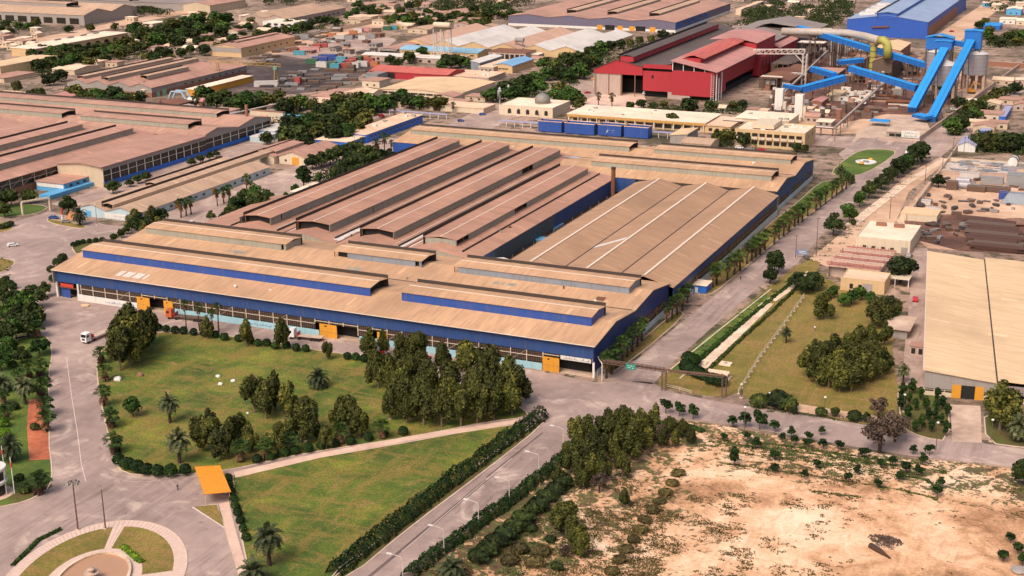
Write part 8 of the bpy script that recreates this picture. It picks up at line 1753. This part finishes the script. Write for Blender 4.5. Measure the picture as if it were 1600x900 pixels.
row(GRN+SHD, [(1203,444,7),(1210,428,9),(1302,368,10),(1327,349,9),(1343,324,7.5),(1357,310,8),(1367,302,8),(1377,296,8),(1389,287,9),(1402,278,10),(1411,272,10),(1421,266,9),(1433,258,12),(1441,254,11)], 8, '{} dark tree from the crossing along the far side of the hall road', 'trees along the far side of the hall road', .95)
plant(SHD, 1466, 293, 6.5, 'round dark tree inside the scrap yard wall', wide=1.2); plant(FAR, 1333, 292+60, 3, 'small bush by the slab culvert')
# east field
row(DAT[1:2], [(1228,536)], 6, '{} palm alone on the east field by the rail fence', None, 1.0)
grove(EUC, [(1262,590),(1278,600),(1295,607),(1312,613),(1330,612),(1346,600),(1366,592),(1380,584),(1300,565),(1320,560),(1340,552),(1360,548),(1382,540),(1288,580),(1356,574),(1272,572),(1308,590),(1335,582)], 10, 'gum tree in the large grove on the east field', 'gum trees on the east field', 1.12)
plant(EUC, 1287, 498, 10, 'gum tree between the yellow house and the east field', wide=1.2); plant(EUC, 1374, 510, 11, 'gum tree beside the guard shelter', wide=1.2); plant(EUC, 1392, 505, 10, 'gum tree touching the guard shelter roof', wide=1.2)
grove(SHD, [(1258,460,7),(1270,455,6.5),(1246,452,6)], 6.5, 'dark tree at the end of the slab culvert near the red frames', 'dark trees by the red frames', 1.2)
grove(GRN, [(1318,480,5),(1330,476,6),(1345,470,6),(1360,476,5),(1300,466,5)], 5.5, 'leafy tree in front of the yellow house', 'trees in front of the yellow house', 1.1)
plant(SHD, 1407, 440, 10, 'big dark tree beside the carport', wide=1.25)
plant(DAT[1:2], 1411, 598, 6.5, 'date palm at the lane edge before the straw-roofed warehouse')
grove(CYP, [(1410,622),(1425,616),(1408,642),(1418,656),(1430,642),(1438,626),(1450,658),(1462,644),(1470,666),(1480,652),(1455,676),(1478,682),(1430,676),(1412,672),(1446,640),(1464,628),(1440,670),(1420,632),(1472,640),(1460,660)], 4.6, 'evergreen shrub in the planted plot before the straw-roofed warehouse', 'shrubs in the planted plot', 1.05)
plant(EUC, 1562, 672, 15, 'tall dark gum tree beside the yellow warehouse door', wide=1.2); plant(EUC, 1574, 664, 11, 'shorter gum tree behind the tall one at the yellow door'); plant(DAT, 1590, 690, None, 'small palm at the picture edge near the yellow door')
plant(BRE, 1374, 708, 10, 'large grey bare-twigged tree on the far roadside of the waste ground', wide=1.0); plant(BRE, 1398, 690, 8, 'second grey twiggy tree behind the large one'); plant(BRE, 1372, 654, 6.5, 'smaller grey bare tree in the east field corner')
plant(SHD, 1600, 758, 7, 'dark tree at the picture edge above the waste ground', wide=1.2)
grove(BSH+SHD, [(1186,636,4),(1205,634,4.5),(1214,636,5),(1232,640,4),(1283,650,3),(1304,652,3.5),(1335,658,3.5),(1353,660,3),(1240,648,2.5)], 4, 'bush on the soil strip between east field and road', 'bushes on the soil strip')
grove(BAL, [(1072,580),(1080,585),(1090,590),(1100,594),(1112,600),(1124,603),(1082,572),(1076,566)], 3.6, 'dark clipped bush round the pump plot under the pipe bridge', 'bushes round the pump plot', 1.2)
row(SAP, [(1040,646),(1062,650),(1083,655,4.6),(1145,668,3.8),(1165,668,5),(1187,671,5.4),(1211,675,3.8),(1236,684,3.4),(1262,690,3.2),(1283,680,2.6)], 4.4, '{} sapling from the grove along the near kerb of the east road', 'saplings along the east road', 1.15)
grove(SAP, [(1211,720),(1211,740),(1257,748),(1275,734),(1340,742),(1325,755),(1372,763),(1405,752),(1415,738),(1435,742),(1442,726),(1464,776),(1469,762),(1286,702),(1310,705),(1242,695),(1262,699),(1377,732),(1452,712),(1426,710),(1567,878),(1590,865),(1579,848),(1597,884),(1395,728),(1180,702),(1165,690),(1222,690),(1130,690),(1350,715)], 3.0, 'small round sapling planted on the waste ground', 'saplings on the waste ground', 1.25)
plant(CYP, 1147, 728, 5.5, 'slim dark evergreen alone on the waste ground')
# south-east grove and loose growth
grove(EUC, [(902,694,9.5),(922,700),(948,694),(974,692),(1000,686),(1022,684),(1046,684,7),(1066,684,6),(930,724),(960,728),(914,744),(942,752,9),(986,718),(1010,704,7),(972,746,7),(890,726,8),(905,716,9),(1035,700,6),(896,742,9),(908,762,8),(925,752,9),(990,704,10),(955,706,10),(1012,690,9),(1055,700,6),(872,760,7),(1078,694,5)], 10.5, 'gum tree in the grove at the waste ground corner', 'gum trees at the waste ground corner', .95)
grove(EUC, [(884,836,9),(898,850,8),(872,822,7),(976,792,5),(910,870,6)], 8, 'dark tree among scrub on the waste ground west side', 'trees among the scrub', 1.1)
grove(BRE, [(936,770,5),(882,872,4),(1030,690,5)], 5, 'grey twiggy bush-tree at the scrub edge', 'grey twiggy trees in the scrub', .9)
row(BSH, [(880,760),(868,772),(856,784),(842,796),(830,806),(818,818),(804,830),(790,842),(776,854),(762,866),(748,878)], 3.4, '{} bush from the grove in the second row beside the diagonal road', 'second row of bushes by the diagonal road', 1.2)
grove(BSH+OLB, [(830,830,2),(812,862,2),(845,866,2.2),(860,846,1.8),(798,880,2),(836,884,2.2),(870,890,2)], 2, 'low ragged bush at the foot of the diagonal road hedge', 'low bushes by the diagonal road hedge', 1.4)
row(OLB, [(1060,742),(1050,758),(1040,772),(1030,786),(1020,800),(1008,816),(1000,830),(990,846),(978,862),(968,878),(956,896)], 1.5, '{} dark dry bush from the road end of the scorched line across the waste ground', 'dry bushes in a line across the waste ground', 1.5)
plant(DAT[2:], 706, 905, None, 'low date palm at the bottom edge beside the hedge')
# north-west groves
grove(FAR, [(120,155),(135,160),(150,164),(165,162),(180,160),(195,164),(206,168),(216,165),(142,170),(162,172),(178,172),(128,168),(60,160),(46,164),(192,174)], 8, 'tree in the dark grove below the four-ridged warehouse', 'trees below the four-ridged warehouse', 1.2)
plant(FAR, 226, 146, 8, 'dark tree against the four-ridged warehouse gable'); plant(FAR, 28, 144, 8, 'lone tree by the straw-yellow hall'); plant(FAR, 78, 134, 9, 'first of two big trees before the warehouse corner', wide=1.3); plant(FAR, 96, 128, 9, 'second of two big trees before the warehouse corner', wide=1.2)
grove(FAR, [(308,166),(320,158),(336,170),(352,160),(362,172),(378,174),(396,172),(410,166),(386,164)], 8, 'tree in the clump by the rusty sheds and post', 'trees by the rusty sheds', 1.2)
grove(FAR, [(52,92),(88,92),(106,94),(122,96),(145,92),(160,90),(176,86),(192,82),(210,78),(140,108),(165,100),(100,110),(66,84),(82,86),(100,84),(118,86),(134,88),(152,82),(170,80),(186,76),(200,72),(75,96),(95,98),(112,100),(60,100),(130,98),(205,84),(222,80),(188,92),(60,112),(80,106)], 7, 'tree in the grove in front of the arcade', 'trees in front of the arcade', 1.2)
grove(FAR, [(252,56),(268,46),(296,56),(312,58),(336,46),(346,60),(222,66),(246,74),(276,76),(290,48),(308,42),(322,54),(340,40),(280,64),(262,68),(244,64),(300,62),(330,52),(316,34),(350,52),(228,60),(272,52),(355,36),(208,54),(235,72)], 10, 'green tree in the big grove beyond the warehouses', 'trees in the big green grove', 1.2)
grove(FAR, [(108,50),(142,48),(180,46),(215,44),(10,42),(28,44),(45,46),(58,40),(2,50),(16,52)], 5.5, 'tree by the far open-bay hall', 'trees by the far open-bay hall', 1.3)
grove(FAR, [(320,86),(338,80),(350,78),(270,100),(244,104),(228,98),(365,66),(380,62),(310,72),(325,70),(298,84),(284,90),(262,92),(250,86),(240,96),(372,52),(388,48),(402,60),(412,62),(392,40),(400,36)], 7, 'tree among low houses between the warehouses', 'trees among the low houses', 1.1)
grove(FAR, [(418,50),(432,56),(446,54),(460,52),(474,46),(486,42),(500,38),(466,42),(450,44),(512,36),(524,40),(480,50),(425,58)], 6.5, 'tree beside the white house on the dusty main street', 'trees beside the white house', 1.15)
grove(FAR, [(545,30),(612,40),(636,40),(650,34),(668,36),(684,32),(712,30),(726,40),(742,42),(580,28),(600,18),(556,24),(570,20),(582,18),(592,24),(560,14),(606,36),(618,34),(632,34),(644,30),(660,44),(676,42),(690,36),(704,34),(720,32),(734,32),(640,14),(654,12),(626,24),(668,26)], 7, 'tree among the far roofs beyond the main street', 'trees among the far roofs', 1.2)
grove(FAR, [(748,32),(760,30),(774,28),(788,30),(800,32),(815,34),(740,22),(780,18),(760,44),(748,50)], 8, 'tree beside the scalloped far hall', 'trees beside the scalloped hall', 1.2)
grove(FAR, [(610,100),(622,104),(640,98),(690,108),(705,106),(720,104),(712,98),(698,100),(735,106),(660,88)], 6.5, 'tree between the red shed and the water tower', 'trees by the water tower', 1.2)
grove(FAR, [(1500,168),(1514,178),(1528,174),(1542,164),(1556,156),(1570,150),(1520,186),(1508,190),(1585,146)], 6, 'dark tree along the street by the conveyor towers', 'trees by the conveyor street', 1.3)
grove(FAR, [(1488,210),(1500,206),(1530,232),(1543,236),(1556,236),(1568,236),(1580,238),(1596,236)], 8, 'dark tree in the line beyond the stacked steel', 'trees beyond the stacked steel', 1.0)
grove(FAR, [(1540,60),(1550,66),(1562,72),(1575,64),(1588,70),(1596,60),(1545,52),(1530,44),(1538,40)], 6, 'tree in the dark square plot beyond the silos', 'trees in the dark square plot', 1.4)

# hedges
def hedge(pts, w, h, seed, label, mat=None, n_per_m=90, lump=1.0):
    P = GL(pts); r = random.Random(seed); mb = MB(); L = 0
    for a, b in zip(P, P[1:]):
        d = b-a; ln = d.length; d.normalize(); u = Vector((-d.y, d.x, 0))
        for _ in range(int(ln*n_per_m)):
            s = r.uniform(0, ln); th = r.uniform(0, pi); L0 = (L+s)/2.3
            k = 1+lump*.5*noise.noise(Vector((L0*1.3, seed, cos(th)*.8)))+lump*.22*noise.noise(Vector((L0*3.1, seed+7, 0)))
            off = cos(th)*w/2*k; z = .15+sin(th)*(h-.15)*k*r.uniform(.75, 1.02)
            leafq(mb, a+d*s+u*off+Vector((0,0,z)), u*cos(th)+Vector((0,0,sin(th))), .27, r)
        L += ln
    c = P[len(P)//2]; t = thing('hedge', label, 'hedge', (c.x, c.y, 0)); mb.build('foliage', mat or M_leaf_hedge, t); return t
hedge([(846,651),(790,692),(720,744),(660,790),(600,838),(520,900)], 4.4, 3.0, 1, 'tall lumpy dark hedge running between lawn and the diagonal road')
hedge([(900,702),(870,728),(836,755),(800,784),(760,812),(720,842),(680,870),(636,905)], 3.2, 2.6, 2, 'lumpy dark hedge on the waste ground side of the diagonal road')
hedge([(190,726),(184,712),(180,690)], 1.6, 1.2, 4, 'low hedge where the avenue meets the lawn bottom')
hedge([(1020,662),(1080,668),(1100,676)], 1.5, .9, 5, 'low green hedge along the near kerb by the first saplings', M_leaf_green)
hedge([(20,885),(60,845),(95,828)], 1.0, .6, 6, 'low curved hedge on the outer rim of the roundabout', M_leaf_green, 50, .5)
hedge([(192,855),(222,880)], 1.6, .7, 7, 'low bright hedge beside the fountain basin', M_leaf_bright, 60, .5)
hedge([(1068,584),(1130,530),(1200,472),(1256,428)], 1.3, .8, 8, 'low green hedge beside the kerb of the hall side road', M_leaf_green, 50, 1.4)
hedge([(1098,588),(1150,538),(1206,488),(1250,446)], 1.1, .8, 9, 'low dark hedge on the field side of the slab culvert', M_leaf_dark, 40, 1.6)
hedge([(1080,577),(1136,527),(1200,471)], 1.0, .7, 10, 'low dark hedge between green strip and slab culvert', M_leaf_hedge, 45, 1.6)
# ground-hugging scrub on the waste ground: nobody could count it
r = random.Random(77); mb = MB()
def tuft(p, R, n, flat=.35):
    for _ in range(n):
        a = r.uniform(0, 6.28); q = R*sqrt(r.random()); leafq(mb, p+Vector((cos(a)*q*1.5, sin(a)*q*.9, r.uniform(.02, 1)**1.6*R*flat*(1-q/R*.7))), Vector((cos(a)*.4, sin(a)*.4, .8)), r.uniform(.1,.24), r)
for poly, n, s, R0, R1 in (([(850,760),(960,740),(1060,740),(1090,850),(1020,905),(760,905)], 430, 1, .3, 2.1), ([(960,760),(1140,780),(1180,850),(1160,905),(980,905)], 300, 2, .2, 1.8), ([(1080,690),(1300,705),(1440,745),(1300,760),(1130,730)], 220, 3, .15, 1.0), ([(1120,770),(1330,770),(1380,840),(1300,905),(1130,905)], 260, 4, .2, 1.7), ([(1545,735),(1640,750),(1640,830),(1570,820)], 50, 5, .4, 1.4), ([(1200,760),(1560,790),(1560,905),(1200,905)], 70, 6, .1, .5), ([(640,905),(860,760),(850,800),(760,905)], 120, 7, .5, 1.7)):
    for x, y in scatter(poly, n, s):
        k = noise.noise(Vector((x*.022, y*.045, 3.3)))
        if k < -.06: continue
        R = r.uniform(R0, R1)*(.5+1.6*max(0, k+.1)); tuft(G(x, y), R, int(30*R)+4)
o = mb.build('scrub', M_leaf_olive); tag(o, 'low olive-brown scrub spread over the sandy waste ground', 'scrub', kind='stuff')
mb = MB()
for poly, n, s in (([(1100,680),(1240,695),(1440,735),(1460,755),(1300,735),(1120,705)], 130, 11), ([(820,800),(900,790),(930,860),(860,905),(770,905)], 140, 12)):
    for x, y in scatter(poly, n, s): R = r.uniform(.4, 1.3); tuft(G(x, y), R, int(26*R), .3)
for pts, n_ in (([(1140,706),(1300,726),(1440,748),(1472,764)], 90), ([(1120,722),(1260,742),(1400,764),(1466,780)], 80), ([(1110,690),(1250,706),(1400,728),(1480,738)], 130), ([(1180,690),(1330,712),(1460,728)], 110), ([(1270,768),(1345,777)], 30)):
    for _ in range(n_):
        k = r.randrange(len(pts)-1); t_ = r.random(); x, y = (pts[k][j]+(pts[k+1][j]-pts[k][j])*t_ for j in (0, 1)); R = r.uniform(.2, .8); tuft(G(x+r.gauss(0, 2), y+r.gauss(0, 1.2)), R, int(26*R)+3, .3)
o = mb.build('weeds', M_leaf_green); tag(o, 'green weeds in strips and patches on the waste ground', 'weeds', kind='stuff')
mb = MB()
for poly, n, s in (([(1245,410),(1330,345),(1420,262),(1445,262),(1340,360),(1280,412)], 90, 21), ([(1070,560),(1190,462),(1250,425),(1230,440),(1100,560)], 70, 22), ([(-5,400),(20,408),(10,450),(-5,450)], 20, 23), ([(1170,632),(1400,662),(1400,668),(1180,640)], 40, 24)):
    for x, y in scatter(poly, n, s): R = r.uniform(.4, 1.2); tuft(G(x, y, .1), R, int(22*R), .4)
o = mb.build('roadside_weeds', M_leaf_dark); tag(o, 'dark weeds and ground cover along the culvert and verges', 'weeds', kind='stuff')
# woods at the far edge that read as one mass
mb = MB(); r = random.Random(5)
def wood(poly, n, seed, h):
    for x, y in scatter(poly, n, seed):
        p = G(x, y); R = h*r.uniform(.35, .6); hh = h*r.uniform(.7, 1.15)
        for _ in range(95):
            e = rdir(r); e.z = abs(e.z) if r.random() < .8 else e.z
            leafq(mb, p+Vector((e.x*R*1.35, e.y*R*1.35, hh*.42+e.z*hh*.5)), e, h*.085, r)
wood([(1150,45),(1180,8),(1240,-6),(1330,-8),(1328,30),(1290,52),(1235,50),(1180,46)], 170, 1, 8)
wood([(400,-4),(640,-8),(640,4),(560,2),(420,10)], 70, 2, 9); wood([(-30,2),(120,-4),(200,-4),(160,4),(60,6)], 60, 3, 9); wood([(200,28),(215,16),(270,20),(262,26)], 26, 4, 7)
wood([(640,8),(800,-4),(830,8),(790,22),(690,24)], 70, 5, 9); wood([(1000,62),(1090,56),(1140,38),(1150,44),(1110,60)], 20, 6, 5); wood([(1530,-4),(1620,-4),(1620,10),(1545,24)], 24, 7, 7)
o = mb.build('far_woods', M_leaf_dark); tag(o, 'dark mass of trees closing the view at the far edge of the plant', 'woods', kind='stuff')
# low bushes filling the far groves: a mass nobody could count
mb = MB(); r = random.Random(9)
def under(poly, n, seed, R0=1.5, R1=3.6):
    for x, y in clear(scatter(poly, n, seed), 1):
        R = r.uniform(R0, R1)*1.15; p = G(x, y)
        for _ in range(42):
            e = rdir(r); e.z = abs(e.z); leafq(mb, p+Vector((e.x*R*1.3, e.y*R*1.3, e.z*R*.95)), e, .55, r)
for poly, n in (([(40,92),(205,70),(225,90),(130,112),(50,120)], 70), ([(205,66),(300,34),(360,38),(350,66),(240,90)], 60), ([(108,152),(190,142),(222,150),(218,176),(130,176)], 60), ([(405,172),(540,160),(600,168),(560,205),(500,232),(450,232),(410,200)], 110), ([(845,128),(900,92),(1000,70),(1040,66),(1000,82),(930,112),(890,136)], 70), ([(780,162),(800,136),(845,130),(850,150),(800,166)], 34), ([(480,282),(560,246),(620,240),(625,262),(540,292)], 60), ([(1485,182),(1550,150),(1570,152),(1520,200),(1490,214)], 36), ([(1535,66),(1590,48),(1600,72),(1560,78)], 50), ([(590,18),(800,8),(810,30),(640,44)], 60), ([(360,150),(420,148),(420,172),(330,176)], 30), ([(430,60),(560,24),(560,34),(470,60)], 24), ([(0,28),(60,34),(60,50),(0,50)], 30), ([(362,330),(420,318),(425,338),(370,346)], 20), ([(1520,230),(1600,234),(1600,242),(1520,238)], 20), ([(1010,172),(1160,170),(1160,178),(1010,178)], 24), ([(1120,224),(1170,224),(1170,232),(1120,230)], 12), ([(0,330),(60,318),(60,326),(0,345)], 10)): under(poly, int(n*1.35), len(poly)*n)
o = mb.build('undergrowth', M_leaf_dark); tag(o, 'dark undergrowth filling the groves between the far buildings', 'undergrowth', kind='stuff')
for o in PROTOS:
    for c in list(o.children):
        bpy.data.objects.remove(c)
    bpy.data.objects.remove(o)
